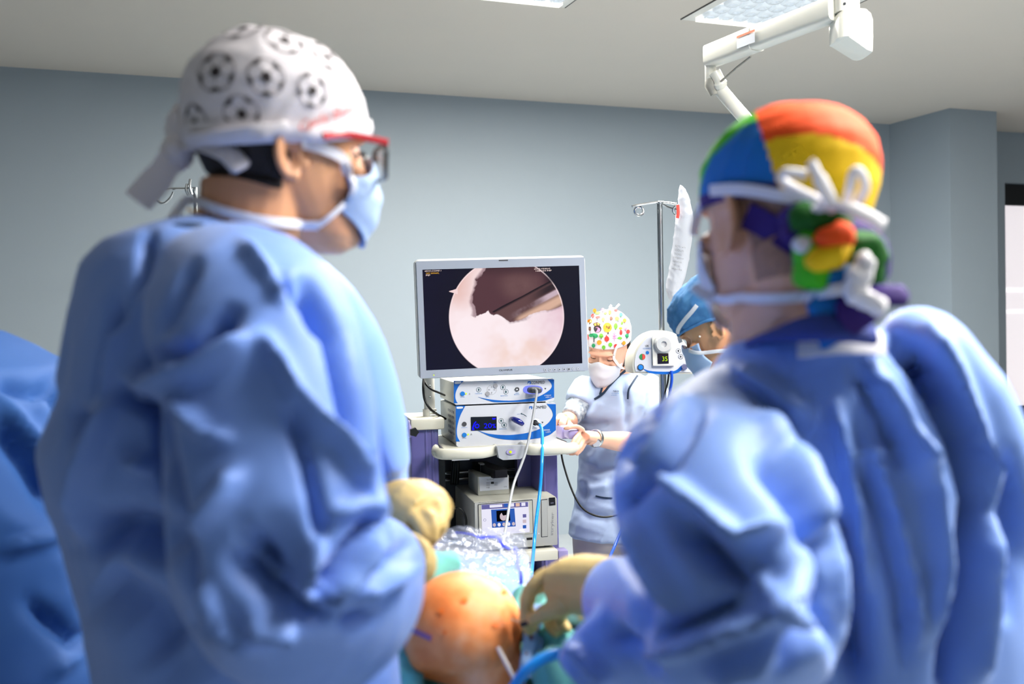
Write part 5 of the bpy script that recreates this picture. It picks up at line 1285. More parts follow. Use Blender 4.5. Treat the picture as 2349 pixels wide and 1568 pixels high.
# dark band of the cap sweeping down to the knot at the nape
strap('cap_band', [tcB, tB], [(1716, 492), (1745, 505), (1780, 527), (1820, 550), (1850, 575)], .030, 'rainbow_purple', capB, .004, n=5, th=.002)
def blobby(name, items, mt, par, vx=.004, wr=(90, .006, 3)):
    g = G()
    for c, r in items: g.ell(c, r if isinstance(r, tuple) else (r, r, r), 14, 10)
    V, N, F = fuse(g, vx, 4); V = V + N * wrinkle(V, *wr)[:, None]; return finish(name, np_mesh(name, V, F), M_[mt], par, True, True, 180)
dk = dB - .13
blobby('gathered_cloth', [(P(1880, 500, dk), (.032, .02, .018)), (P(1900, 525, dk), (.02, .018, .014))], 'rainbow_forest', capB)
blobby('gathered_cloth', [(P(1835, 505, dk + .03), (.022, .02, .016)), (P(1850, 535, dk + .02), (.026, .02, .014))], 'rainbow_purple', capB)
blobby('knot', [(P(1905, 545, dk - .02), (.016, .016, .012)), (P(1930, 540, dk - .02), (.014, .016, .013))], 'rainbow_orange', capB)
blobby('knot_fold', [(P(1880, 600, dk - .015), (.016, .016, .012)), (P(1910, 585, dk - .02), (.014, .014, .013)), (P(1925, 572, dk - .02), (.012, .012, .012))], 'rainbow_yellow', capB)
blobby('knot_loop', [(P(1855, 585, dk), (.014, .018, .028)), (P(1870, 625, dk - .005), (.020, .018, .018))], 'rainbow_green', capB)
blobby('knot_loop', [(P(1975, 560, dk), (.024, .018, .011)), (P(2005, 580, dk), (.012, .016, .015)), (P(1960, 600, dk), (.018, .018, .02)), (P(2000, 620, dk), (.012, .016, .024))], 'rainbow_forest', capB)
blobby('knot_fold', [(P(1920, 635, dk - .005), (.024, .018, .014)), (P(1890, 640, dk), (.014, .016, .012))], 'rainbow_blue', capB)
blobby('knot_dark', [(P(1935, 600, dk + .02), (.05, .02, .045))], 'rainbow_purple', capB)
g = G(); g.ribbon(catmull([P(1950, 640, dk), P(1925, 690, dk - .01), P(1890, 735, dk - .01), P(1870, 750, dk)], 5), [.03] * 5 + [.045] * 5 + [.05] * 5 + [.04], .004, [Vector((-.2, -1, .3))] * 16); g.build('tie_tail', M_['rainbow_blue'], capB, angle=80)
g = G(); g.ribbon(catmull([P(1955, 640, dk), P(1960, 700, dk - .02), P(1985, 750, dk - .02)], 5), [.03] * 5 + [.04] * 5 + [.05], .004, [Vector((.1, -1, .2))] * 11); g.build('tie_tail', M_['rainbow_purple'], capB, angle=80)
g = G(); g.ribbon(catmull([P(1965, 660, dk), P(2020, 675, dk - .02), P(2082, 678, dk - .02)], 5), [.022] * 5 + [.022] * 5 + [.008], .004, [Vector((.1, -1, .5))] * 11); g.build('tie_tail', M_['rainbow_purple'], capB, angle=80)
# mask, ties and bows
mkB, MVB, MFB = face_mask('mask', None, HB, M_['mask_white'], pB, span=60)
tmB = bvh(MVB, MFB)
strap('mask_tie', [tB, tcB], [(1640, 437), (1670, 434), (1720, 434), (1770, 442), (1820, 452), (1860, 458), (1890, 462)], [.013] * 37, 'strap_white', mkB, .006, n=6)
strap('mask_tie', [tB], [(1632, 440), (1612, 470), (1596, 510), (1592, 540)], .010, 'strap_white', mkB, .004, n=5)
strap('mask_tie', [tB], [(1590, 655), (1620, 678), (1680, 684), (1740, 684), (1800, 682), (1850, 678)], .011, 'strap_white', mkB, .006, n=5)
g = G(); g.ribbon(catmull([P(1848, 680, dk + .02), P(1900, 668, dk - .02), P(1945, 662, dk - .03)], 5), .011, .002, [Vector((0, -1, .2))] * 11); g.build('mask_tie', M_['strap_white'], mkB, angle=80)
kt = P(1905, 468, dk - .02)
def loop(nm, pts, w):
    g = G(); pth = catmull(pts, 5); g.ribbon(pth, w if not isinstance(w, list) else w, .003, [Vector((0.1, -1, .25))] * len(pth)); g.build(nm, M_['strap_white'], mkB, angle=80)
loop('bow_loop', [kt, P(1862, 452, dk - .03), P(1800, 418, dk - .02), P(1800, 396, dk - .03), P(1850, 400, dk - .035)], .009); loop('bow_loop', [P(1868, 368, dk - .04), P(1862, 372, dk - .04), P(1880, 410, dk - .04), P(1908, 465, dk - .03)], [.003] * 5 + [.010] * 5 + [.014] * 5 + [.012])
loop('bow_loop', [P(1940, 470, dk - .01), P(1950, 430, dk - .025), P(1958, 395, dk - .03), P(1975, 395, dk - .03), P(1985, 430, dk - .02), P(1965, 470, dk - .01)], .009); loop('bow_tail', [kt, P(1950, 478, dk - .035), P(2000, 500, dk - .035), P(2026, 518, dk - .03)], [.010] * 5 + [.013] * 10 + [.017]); loop('bow_tail', [kt, P(1880, 478, dk - .02), P(1840, 480, dk - .0)], .008)
blobby('bow_knot', [(kt, (.009, .008, .009))], 'strap_white', mkB); blobby('bow_knot', [(P(1962, 665, dk - .03), (.012, .010, .014)), (P(1985, 612, dk - .03), (.009, .009, .017)), (P(1962, 640, dk - .03), (.009, .009, .015)), (P(1985, 690, dk - .03), (.010, .009, .008)), (P(2012, 700, dk - .03), (.010, .009, .011))], 'strap_white', mkB, .004, (120, .006, 9))
blobby('tie_end', [(P(1842, 562, dk - .01), (.011, .008, .010))], 'strap_white', mkB)
# scrub collar and white neck tab
g = G(); g.ribbon(catmull([P(1735, 785, dB - .03), P(1790, 762, dB - .10), P(1860, 752, dB - .14), P(1930, 752, dB - .15), P(2000, 760, dB - .13)], 6), .028, .006, [Vector((0, -1, .5))] * 25); g.build('scrub_collar', M_['scrub_navy'], pB, angle=80)
# gown
g = G()
g.loft([ring_px_row(*r) for r in ((762, 1760, 1960, dB, .085), (785, 1690, 2060, dB + .01, .11), (835, 1650, 2150, dB + .02, .13), (905, 1600, 2225, dB + .03, .15), (1000, 1520, 2275, dB + .04, .17), (1120, 1530, 2325, dB + .04, .18), (1300, 1560, 2365, dB + .04, .185),
        (1568, 1580, 2400, dB + .04, .19), (1900, 1560, 2440, dB + .05, .20), (2600, 1540, 2480, dB + .05, .21))])
g.tube(catmull([P(1680, 905, 1.14), P(1628, 1010, 1.08), P(1614, 1115, 1.00), P(1668, 1210, .93), P(1728, 1330, .88), P(1700, 1420, .91), P(1600, 1415, 1.02), P(1500, 1398, 1.15), P(1425, 1375, 1.28)], 4), smooth_list([.040, .066, .090, .09, .084, .085, .080, .070, .052], 4), 28)
g.tube(catmull([P(1560, 1440, 1.06), P(1430, 1500, 1.10), P(1350, 1580, 1.10)], 4), smooth_list([.06, .055, .045], 4), 20)
g.tube(catmull([P(2060, 800, 1.10), P(2110, 805, 1.08), P(2160, 870, 1.08), P(2225, 960, 1.08), P(2270, 1090, 1.08), P(2280, 1250, 1.10), P(2220, 1380, 1.25)], 4), smooth_list([.035, .045, .05, .05, .05, .055, .06], 4), 24)
SB_ = [
 ([(2060, 790), (2100, 830), (2148, 900), (2203, 1010), (2236, 1143), (2221, 1291), (2192, 1410), (2174, 1568)], 20, -.055), ([(2130, 760), (2185, 850), (2240, 980), (2275, 1143)], 18, .014),
 ([(2300, 1050), (2320, 1200), (2300, 1400)], 22, -.016), ([(2270, 1200), (2260, 1400), (2240, 1560)], 18, .012),
 ([(1919, 930), (1943, 1054), (1967, 1173), (1985, 1350)], 14, .012), ([(1990, 1007), (2050, 1161), (2097, 1350), (2109, 1469)], 10, .009), ([(1960, 1060), (2020, 1190), (2060, 1350), (2070, 1500)], 16, -.010), ([(2080, 1000), (2140, 1130), (2160, 1300), (2140, 1450)], 20, .012), ([(1943, 1050), (2000, 1035), (2060, 1030)], 8, .006),
 ([(1730, 960), (1813, 1019), (1872, 1143), (1907, 1232)], 16, .012), ([(1740, 1030), (1830, 1140), (1880, 1250)], 34, -.018),
 ([(1925, 1210), (1919, 1260), (1907, 1350), (1884, 1439), (1783, 1510)], 22, -.050), ([(1940, 1260), (1950, 1400), (1960, 1560)], 30, -.03),
 ([(1540, 1114), (1588, 1161), (1694, 1250), (1789, 1208)], 19, .018), ([(1694, 1279), (1783, 1380), (1872, 1457)], 18, .016), ([(1566, 1195), (1655, 1285), (1742, 1339)], 36, -.024),
 ([(1505, 924), (1458, 995), (1422, 1066)], 22, -.020), ([(1612, 954), (1558, 1054), (1520, 1110)], 12, -.009), ([(1590, 930), (1530, 1030), (1480, 1100)], 14, .010), ([(1517, 1090), (1434, 1161)], 12, -.014),
 ([(1315, 1487), (1400, 1563)], 14, .012), ([(1505, 1498), (1730, 1416), (1830, 1330)], 20, .018), ([(1517, 1463), (1694, 1386)], 13, -.016), ([(1420, 1250), (1470, 1350), (1480, 1450)], 16, -.010), ([(1450, 1200), (1500, 1290), (1560, 1400)], 18, .010),
 ([(1700, 860), (1780, 900), (1850, 960)], 26, .010), ([(2000, 860), (2060, 950), (2110, 1080)], 24, .014), ([(1960, 850), (2020, 950), (2060, 1060)], 14, -.010), ([(1640, 1540), (1760, 1500), (1850, 1480)], 24, .014), ([(1400, 1440), (1500, 1540)], 20, -.016)]
gB, GVB, GNB, GFB = cloth('gown', g, .0062, M_['gown_blue_pale'], pB, SB_, [(9, .010, 31), (22, .004, 32)], 9)
tgB = bvh(GVB, GFB)
strap('neck_tab', [tgB], [(1838, 800), (1880, 795), (1930, 792), (1980, 793), (2015, 800)], .028, 'strap_white', gB, .009, n=5, th=.003)
# gloved left hand holding the instrument
hb = lambda px, py, d=1.42: P(px, py, d)
glove('glove', pB, [hb(1425, 1355, 1.29), hb(1390, 1348, 1.33), hb(1345, 1342, 1.38), hb(1300, 1338, 1.41), hb(1265, 1336, 1.42)],
      [([hb(1262, 1318), hb(1232, 1334), hb(1210, 1372), hb(1208, 1425), hb(1214, 1442)], .0118), ([hb(1250, 1340, 1.45), hb(1218, 1358, 1.46), hb(1212, 1400, 1.46), hb(1222, 1440, 1.45)],),
       ([hb(1285, 1375, 1.44), hb(1262, 1402, 1.47), hb(1262, 1432, 1.47), hb(1278, 1452, 1.46)],), ([hb(1310, 1385, 1.42), hb(1288, 1410, 1.45), hb(1290, 1430, 1.46), hb(1300, 1440, 1.45)], .009),
       ([hb(1322, 1378, 1.37), hb(1285, 1396, 1.375), hb(1252, 1404, 1.39), hb(1224, 1420, 1.40)], .0125)],
      [([hb(1440, 1362, 1.27), hb(1395, 1352, 1.325)], [.046, .040])], [(.044, .040), (.042, .040), (.043, .044), (.038, .040), (.026, .032)])
# ------------------------------------------------------------------ nurse beside the cart
dC = 3.82
pC = thing('person', 'nurse in pale blue tunic and colourful cap leaning on the cart', 'person', (P(1410, 1000, dC).x, P(1410, 1000, dC).y, 0))
HCn = head_matrix(P(1397, 800, dC - .03), -118, 26, -8, 1.0)
sh = P(1412, 868, dC)
VC, NC, FC, LC, blC = make_head(HCn, [HCn @ Vector((0, -.03, -.05)), HCn @ Vector((0, -.045, -.10)), P(1420, 862, dC + .02), P(1415, 915, dC + .02)], [.052, .05, .052, .08], .0034)
gb = G()
sp = P(1415, 900, dC + .02)
gb.loft([ring_w((sp.x, sp.y, sp.z), .06, .06), ring_w((sp.x, sp.y, sp.z - .06), .14, .09), ring_w((sp.x, sp.y, sp.z - .3), .12, .09), ring_w((sp.x, sp.y, sp.z - .5), .13, .10)])
feetC = [Vector((sp.x - .10, sp.y + .0, 0)), Vector((sp.x + .10, sp.y + .04, 0))]
legs_and_shoes(gb, None, Vector((sp.x, sp.y, sp.z - .5)), feetC, .07)
# arms and hands
eL = P(1482, 1015, 3.72); wL = P(1366, 1006, 3.47)
gb.tube(catmull([P(1490, 905, dC), P(1500, 960, dC - .04), eL, P(1425, 1012, 3.59), wL, P(1345, 1003, 3.44)], 4), smooth_list([.05, .046, .042, .038, .026, .027], 4), 18)
gb.tube(catmull([P(1340, 900, dC - .02), P(1318, 945, dC - .06), P(1306, 962, dC - .1), P(1295, 968, 3.62)], 4), smooth_list([.045, .04, .034, .026], 4), 18)
Vb, Nb, Fb = fuse(gb, .009, 3)
gh = G(); h3 = lambda a, b, c: P(a, b, c)
gh.tube([wL, P(1350, 1002, 3.45), P(1335, 1000, 3.42)], [.026, (.022, .034), (.018, .036)], 16)
fingers(gh, [([h3(1336, 985, 3.42), h3(1322, 978, 3.40), h3(1304, 980, 3.385), h3(1297, 982, 3.385)], .0085), ([h3(1330, 1002, 3.41), h3(1322, 1018, 3.37), h3(1312, 1034, 3.36), h3(1300, 1038, 3.37)], .0085),
             ([h3(1338, 1010, 3.42), h3(1330, 1026, 3.38), h3(1320, 1038, 3.37), h3(1308, 1040, 3.38)], .008), ([h3(1342, 1016, 3.43), h3(1334, 1030, 3.40), h3(1324, 1041, 3.385)], .0075), ([h3(1328, 994, 3.41), h3(1318, 1008, 3.37), h3(1308, 1026, 3.355), h3(1296, 1034, 3.36)], .008)])
gh.tube([P(1305, 962, 3.66), P(1298, 965, 3.60), P(1292, 962, 3.56)], [.024, (.02, .03), (.016, .032)], 16)
fingers(gh, [([h3(1296, 952, 3.56), h3(1284, 952, 3.53), h3(1278, 962, 3.51), h3(1277, 972, 3.51)], .008), ([h3(1292, 956, 3.55), h3(1290, 958, 3.51), h3(1287, 968, 3.49), h3(1286, 978, 3.49)], .008), ([h3(1298, 960, 3.55), h3(1297, 964, 3.51), h3(1294, 972, 3.49), h3(1293, 980, 3.49)], .0078),
             ([h3(1303, 966, 3.57), h3(1303, 972, 3.53), h3(1300, 978, 3.51)], .007), ([h3(1300, 972, 3.60), h3(1310, 974, 3.54), h3(1312, 980, 3.52)], .009)])
Vh, Nh, Fh = fuse(gh, .0032, 3)
n1_ = len(VC); n2_ = n1_ + len(Vb)
finish('body', np_mesh('body', np.concatenate([VC, Vb, Vh]), FC + [tuple(i + n1_ for i in f) for f in Fb] + [tuple(i + n2_ for i in f) for f in Fh]), M_['skin_rosy'], pC, True, True, 180)
for f in feetC: shoe(f, math.radians(-118 - 90), pC)
tC = bvh(VC, FC)
eyes(pC, HCn, lid=.95)
hc = np.minimum(np.minimum(-.004 - LC[:, 1], LC[:, 2] + .075), .07 - LC[:, 2]); hair_patch('hair', VC, NC, FC, hc, .007, M_['hair_brown'], pC)
g = G(); g.ell(HCn @ Vector((-.080, -.050, -.030)), (.024, .034, .034), 14, 10); V_, N_, F_ = fuse(g, .003, 2); V_ = V_ + N_ * wrinkle(V_, 160, .006, 4)[:, None]; finish('hair_bun', np_mesh('b', V_, F_), M_['hair_brown'], pC, True, True, 180)
def edgeC(a): return math.radians(12 + 6 * max(0, math.cos(a)) - 10 * max(0, -math.cos(a)))
def offC(a, t): return .008 + .022 * min(1, t * 1.5) ** 1.6
CVC, CFC, CLC = dome(blC, HCn, edgeC, offC, na=96, ne=30, noise=(50, .004, 8))
capC = solid('cap', CVC, CFC, M_['cap_white'], pC, .002); tcC = bvh(CVC, CFC)
# printed trees, leaves and owl
PR = {'g1': (112, 190, 60), 'g2': (44, 150, 96), 'o': (246, 156, 44), 'r': (226, 62, 58), 'p': (240, 140, 186), 'b': (88, 56, 40), 'y': (230, 200, 70), 'k': (40, 36, 40)}
for k, c in PR.items(): mat('print_' + k, c, .8)
def cap_print(name, polys):
    first = None
    for mt, pts in polys:
        q, _ = on_surface([tcC], pts, .0022, dC - .1); c = sum(q, Vector()) / len(q); c2, _ = on_surface([tcC], [(sum(p[0] for p in pts) / len(pts), sum(p[1] for p in pts) / len(pts))], .0024, c.y)
        g = G(); g.add([c2[0]] + q, [(0, 1 + i, 1 + (i + 1) % len(q)) for i in range(len(q))])
        o = g.build(name if first is None else 'print_detail', M_['print_' + mt], capC if first is None else first, smooth=False); first = first or o
def el(x, y, rx, ry, n=12): return [(x + rx * math.cos(2 * math.pi * k / n), y + ry * math.sin(2 * math.pi * k / n)) for k in range(n)]
def stick(x, y0, y1, w=.8): return [(x - w, y0), (x + w, y0), (x + w, y1), (x - w, y1)]
cap_print('tree_print', [('o', el(1393.5, 751, 10, 11)), ('k', stick(1395, 748, 766, 1.1)), ('k', [(1395, 757), (1390, 747), (1391, 746.5), (1396, 754)]), ('k', [(1395, 755), (1399, 746), (1400, 747), (1396.5, 757)])])
cap_print('owl_print', [('k', el(1371, 754, 9, 8.5)), ('p', el(1371, 756.5, 6.5, 6)), ('b', el(1369.5, 744, 8, 4.5)), ('y', el(1366.5, 744.5, 2.6, 2.6)), ('y', el(1373, 743.5, 2.6, 2.6)), ('k', el(1366.5, 744.5, 1, 1)), ('k', el(1373, 743.5, 1, 1))])
cap_print('tree_print', [('g2', el(1357, 769, 5.5, 4)), ('g2', el(1366, 770, 6.5, 5)), ('g2', el(1362, 768, 6, 4)), ('k', stick(1363, 771, 784, .9))])
cap_print('tree_print', [('g1', el(1379.5, 770, 4.8, 5)), ('k', stick(1379.5, 772, 778, .6))])
cap_print('leaf_print', [('r', el(1392, 777, 5.5, 6.5)), ('r', [(1389, 773), (1391, 767), (1394, 773)]), ('k', stick(1392, 777, 786, .5))])
cap_print('leaf_print', [('g1', el(1412, 748, 4.5, 7)), ('k', stick(1412, 746, 757, .5))])
cap_print('leaf_print', [('g1', el(1371, 718, 7, 3.5))]); cap_print('leaf_print', [('g1', el(1389, 719, 4.5, 2.5))]); cap_print('leaf_print', [('r', el(1413, 712, 4.5, 2.5))])
cap_print('mushroom_print', [('r', el(1372, 728, 6, 2.6)), ('k', stick(1370, 730, 736, .7))]); cap_print('tree_print', [('o', el(1353, 736, 6, 4.5)), ('k', stick(1353, 738, 744, .6))])
cap_print('leaf_print', [('g1', el(1415, 731, 5, 5)), ('k', stick(1417, 732, 740, .5))]); cap_print('flower_print', [('p', el(1409, 770, 5, 1.6)), ('p', el(1409, 765, 4, 1.4)), ('p', el(1409, 775, 5.5, 1.6)), ('p', stick(1409, 760, 783, .7))])
cap_print('bird_print', [('r', el(1424, 762, 3, 6)), ('o', el(1423, 753, 4, 3))]); cap_print('acorn_print', [('b', el(1354, 754, 3, 5)), ('k', el(1354, 750.5, 3.2, 1.6))])
for x_, y_, c_ in ((1400, 790, 'g1'), (1412, 793, 'r'), (1385, 796, 'g1'), (1430, 786, 'o'), (1437, 770, 'g2'), (1434, 752, 'p'), (1362, 792, 'g2'), (1440, 760, 'r'), (1432, 735, 'o'), (1399, 717, 'o'), (1383, 711, 'p'), (1424, 722, 'g2'), (1360, 724, 'r'), (1384, 733, 'y'), (1364, 712, 'o')):
    cap_print('leaf_print', [(c_, el(x_, y_, 4.2, 4.8)), ('k', stick(x_, y_ + 2, y_ + 7, .5))])
cap_print('hedgehog_print', [('o', el(1375, 785, 5.5, 5.5))]); cap_print('leaf_print', [('g1', el(1421, 775, 5, 3))]); cap_print('leaf_print', [('g1', el(1426, 741, 2.6, 4))]); cap_print('leaf_print', [('r', el(1349, 773, 2, 7))]); cap_print('acorn_print', [('b', el(1402, 731, 4, 4.5))])
g = G(); g.ribbon(catmull([P(1395, 712, dC - .06), P(1402, 706, dC - .06), P(1410, 708, dC - .06), P(1417, 701, dC - .06), P(1421, 697, dC - .06)], 4), .008, .002, [Vector((0, -1, .2))] * 17); g.build('tie_end', M_['cap_white'], capC, angle=80)
g = G(); g.ribbon(catmull([P(1399, 712, dC - .05), P(1399, 704, dC - .05), P(1403, 699, dC - .05)], 4), .008, .002, [Vector((0, -1, .2))] * 9); g.build('tie_end', M_['cap_white'], capC, angle=80)
mkC, MVC, MFC = face_mask('mask', None, HCn, M_['mask_white'], pC, ztop=-.012, zbot=-.126, span=66); tmC = bvh(MVC, MFC)
strap('mask_tie', [tC, tcC, tmC], [(1432, 772), (1422, 783), (1412, 796), (1407, 812), (1409, 826), (1418, 838), (1430, 846)], .010, 'strap_white', mkC, .006, n=4)
# tunic
g = G()
g.loft([ring_px_row(*r) for r in ((858, 1380, 1462, dC + .01, .06), (872, 1356, 1486, dC + .01, .085), (890, 1342, 1496, dC, .10), (940, 1322, 1500, dC, .12), (1000, 1326, 1496, dC, .12), (1060, 1328, 1490, dC, .115), (1120, 1324, 1495, dC, .125), (1180, 1312, 1510, dC, .14), (1226, 1304, 1520, dC, .15))])
g.tube(catmull([P(1470, 885, dC), P(1492, 905, dC - .01), P(1502, 945, dC - .04), P(1502, 975, dC - .06)], 4), smooth_list([.06, .068, .066, .066], 4), 22)
g.tube(catmull([P(1355, 890, dC), P(1338, 905, dC - .03), P(1328, 925, dC - .05)], 4), smooth_list([.055, .058, .054], 4), 22)
g.v = [tuple(v) for v in g.v]
SCn = [([(1320, 960), (1360, 975), (1400, 968)], 8, -.006), ([(1430, 880), (1440, 930), (1436, 980)], 7, -.012), ([(1390, 1000), (1365, 1040), (1340, 1060)], 9, .007), ([(1335, 1050), (1370, 1075), (1420, 1070)], 9, -.008), ([(1330, 1095), (1360, 1120), (1400, 1110)], 10, .008), ([(1318, 1160), (1350, 1185), (1400, 1190)], 10, -.007), ([(1345, 1100), (1338, 1150)], 8, -.007), ([(1480, 890), (1470, 940)], 8, .008), ([(1380, 920), (1350, 960)], 10, .006)]
tun, TVC, TNC, TFC = cloth('tunic', g, .0075, M_['scrub_pale'], pC, SCn, [(16, .007, 41), (34, .003, 42)], 5)
ttC = bvh(TVC, TFC)
strap('collar_trim', [ttC, tC], [(1446, 840), (1432, 852), (1415, 868), (1396, 888), (1382, 905), (1364, 916)], .009, 'piping_navy', tun, .003, n=4)
strap('collar_trim', [ttC, tC], [(1390, 866), (1384, 880), (1380, 895), (1377, 905)], .008, 'piping_navy', tun, .003, n=4)
g = G(); q, _ = on_surface([ttC], [(1388, 868), (1412, 868), (1398, 886), (1381, 901)], .0035); g.add(q, [(0, 1, 2, 3)]); g.build('neck_opening', M_['skin_rosy'], tun, smooth=False)
strap('sleeve_trim', [ttC], [(1462, 862), (1450, 880), (1442, 895), (1441, 915)], .007, 'piping_navy', tun, .003, n=4)
strap('pocket_trim', [ttC], [(1367, 1137), (1385, 1141), (1405, 1142)], .006, 'piping_navy', tun, .003, n=4)
V2, F2 = text2d('NHS'); x0 = min(v[0] for v in V2); x1 = max(v[0] for v in V2)
q, _ = on_surface([ttC], [(1407 + (x - x0) / (x1 - x0) * 12, 899 - y * 5.5) for x, y in V2], .003); g = G(); g.add(q, F2); g.build('badge_lettering', M_['piping_navy'], tun, smooth=False)
for s_, x_, y_, w_ in (('Scotland', 1403, 903, 16), ('GOLDEN', 1402, 907, 13)):
    V2, F2 = text2d(s_); x0 = min(v[0] for v in V2); x1 = max(v[0] for v in V2)
    q, _ = on_surface([ttC], [(x_ + (x - x0) / (x1 - x0) * w_, y_ - y * 2.4) for x, y in V2], .003); g = G(); g.add(q, F2); g.build('badge_caption', M_['ink_blue'], tun, smooth=False)
# trousers
g = G(); hpx = P(1412, 1180, dC)
g.loft([ring_w((hpx.x, hpx.y, hpx.z + .02), .15, .10), ring_w((hpx.x, hpx.y, hpx.z - .1), .165, .115)])
for f, s in zip(feetC, (-1, 1)): g.tube(catmull([Vector((hpx.x + s * .075, hpx.y, hpx.z - .05)), Vector(((hpx.x + s * .075 + f.x) / 2, hpx.y, .45)), f + Vector((0, 0, .05))], 5), smooth_list([.095, .085, .075], 5), 20)
cloth('trousers', g, .011, M_['scrub_grey'], pC, [], [(14, .010, 51), (30, .003, 52)], 5)
# mottled sleeve on the far forearm, wrist watch
mat('sleeve_mottled', (120, 132, 148), .6, noise=(60, .9, (196, 204, 212)))
g = G(); g.tube(catmull([P(1336, 910, dC - .03), P(1322, 938, dC - .06), P(1308, 956, dC - .1)], 4), smooth_list([.05, .044, .036], 4), 18); V_, N_, F_ = fuse(g, .005, 3); V_ = V_ + N_ * wrinkle(V_, 70, .005, 6)[:, None]; finish('arm_sleeve', np_mesh('s', V_, F_), M_['sleeve_mottled'], pC, True, True, 180)
wd_ = (wL - eL).normalized(); wc = P(1366, 1005, 3.475)
g = G(); sd_ = wd_.cross(Vector((0, 0, 1))).normalized(); up_2 = sd_.cross(wd_)
pts = [wc + (sd_ * math.cos(a) + up_2 * math.sin(a)) * .030 for a in [2 * math.pi * k / 24 for k in range(25)]]
g.ribbon(pts, .013, .003, [(p - wc).normalized() for p in pts]); wt = g.build('watch_strap', M_['steel'], pC, angle=60); wt['label'] = 'silver link wristwatch'
fc = wc + (-Vector((0, 0, 1)) * .35 + Vector((0, -1, 0)) * .94).normalized() * .031; Mz = Vector((0, 0, 1)).rotation_difference((fc - wc).normalized()).to_matrix()
g = G(); g.lathe(fc, [(.014, -.002), (.0165, 0), (.0165, .004), (.014, .006)], 24, Mz); g.build('watch_case', M_['chrome'], wt)
g = G(); g.lathe(fc, [(.0125, .0061), (.0125, .0066)], 24, Mz); g.build('watch_face', M_['label_white'], wt)

# ------------------------------------------------------------------ theatre nurse with blue bouffant cap
dD = 2.70
pD = thing('person', 'staff member in light blue bouffant cap behind the rainbow-capped surgeon', 'person', (P(1660, 900, dD).x, P(1660, 900, dD).y, 0))
HD = head_matrix(P(1650, 752, dD), 150, 30, 0, 1.0)
VD, ND, FD, LD, blD = make_head(HD, [HD @ Vector((0, -.03, -.05)), HD @ Vector((0, -.045, -.10)), P(1665, 850, dD + .02), P(1675, 920, dD + .04)], [.056, .054, .056, .085], .0034)
gb = G(); sp = P(1680, 910, dD + .05)
gb.loft([ring_w((sp.x, sp.y, sp.z), .06, .06), ring_w((sp.x, sp.y, sp.z - .06), .14, .09), ring_w((sp.x, sp.y, sp.z - .5), .13, .10)])
feetD = [Vector((sp.x - .10, sp.y - .02, 0)), Vector((sp.x + .10, sp.y + .04, 0))]; legs_and_shoes(gb, None, Vector((sp.x, sp.y, sp.z - .45)), feetD, .06)
fD = Vector((-.87, .5, 0)); rD = Vector((.5, .87, 0)); slD = []; ghD = G()
for s in (-1, 1):
    a_ = Vector(sp) + rD * (.15 * s) + Vector((0, 0, -.06)); e_ = a_ + rD * (.03 * s) + Vector((0, 0, -.27)); hD = (fD * .3 + Vector((0, 0, -.95))).normalized(); w_ = e_ + hD * .23; k_ = w_ + hD * .085
    gb.tube(catmull([a_, e_, w_], 5), smooth_list([.045, .042, .027], 5), 16); slD.append([a_ + Vector((0, 0, .03)), a_ + rD * (.02 * s) + Vector((0, 0, -.08)), e_ + Vector((0, 0, .08))])
    ghD.tube([w_, w_ + hD * .04, k_], [.027, (.020, .036), (.016, .038)], 14)
    fingers(ghD, [([k_ + rD * q, k_ + rD * q * 1.05 + hD * .035 + fD * .006, k_ + rD * q * 1.05 + hD * L + fD * .022], .008) for q, L in ((-.027, .06), (-.009, .07), (.009, .066), (.026, .052))] + [([w_ + hD * .03 - rD * (.03 * s), w_ + hD * .06 - rD * (.045 * s) + fD * .02, w_ + hD * .085 - rD * (.05 * s) + fD * .03], .009)])
V_, F_ = add_body(VD, FD, gb); _v, _n2, _f = fuse(ghD, .0034, 3); F_ = F_ + [tuple(i + len(V_) for i in f) for f in _f]; V_ = np.concatenate([V_, _v]); finish('body', np_mesh('body', V_, F_), M_['skin_tan'], pD, True, True, 180)
for f in feetD: shoe(f, math.radians(150 - 90), pD)
tD = bvh(VD, FD)
hc = np.minimum(np.minimum(-.035 - LD[:, 1], LD[:, 2] + .06), .06 - LD[:, 2]); hair_patch('hair', VD, ND, FD, hc, .004, M_['hair_brown'], pD)
def edgeD(a): return math.radians(2 + 8 * max(0, math.cos(a)) - 22 * max(0, -math.cos(a)))
def offD(a, t): return .006 + .030 * math.sin(math.pi * min(.6, t + .05)) + .014 * max(0, -math.cos(a)) * math.sin(math.pi * t)
CVD, CFD, CLD = dome(blD, HD, edgeD, offD, na=128, ne=34, noise=(75, .007, 9)); capD = solid('bouffant_cap', CVD, CFD, M_['bouffant_blue'], pD, .0015); tcD = bvh(CVD, CFD)
g = G(); g.tube([Vector(CVD[j % 128]) for j in range(129)], .0045, 8, caps=False); g.build('cap_elastic', M_['bouffant_blue'], capD)
mkD, MVD, MFD = face_mask('mask', None, HD, M_['mask_blue'], pD, span=66); tmD = bvh(MVD, MFD)
strap('mask_tie', [tD, tcD, tmD], [(1600, 700), (1585, 718), (1570, 735), (1558, 752), (1556, 768), (1562, 785)], .011, 'strap_white', mkD, .005, n=4)
strap('mask_tie', [tD, tmD], [(1568, 795), (1590, 806), (1615, 808), (1645, 804), (1690, 800)], .010, 'strap_white', mkD, .005, n=4)
q, _ = on_surface([tD], [(1606, 771)], .002); g = G(); g.ell(q[0], (.003, .003, .003), 10, 8); g.build('ear_stud', M_['pearl'], pD)
g = G()
g.loft([ring_px_row(*r) for r in ((850, 1625, 1720, dD + .05, .07), (880, 1580, 1770, dD + .05, .11), (960, 1555, 1800, dD + .05, .13), (1200, 1560, 1800, dD + .05, .13), (1500, 1550, 1810, dD + .05, .15))])
for q_ in slD: g.tube(catmull(q_, 4), smooth_list([.06, .068, .068], 4), 18)
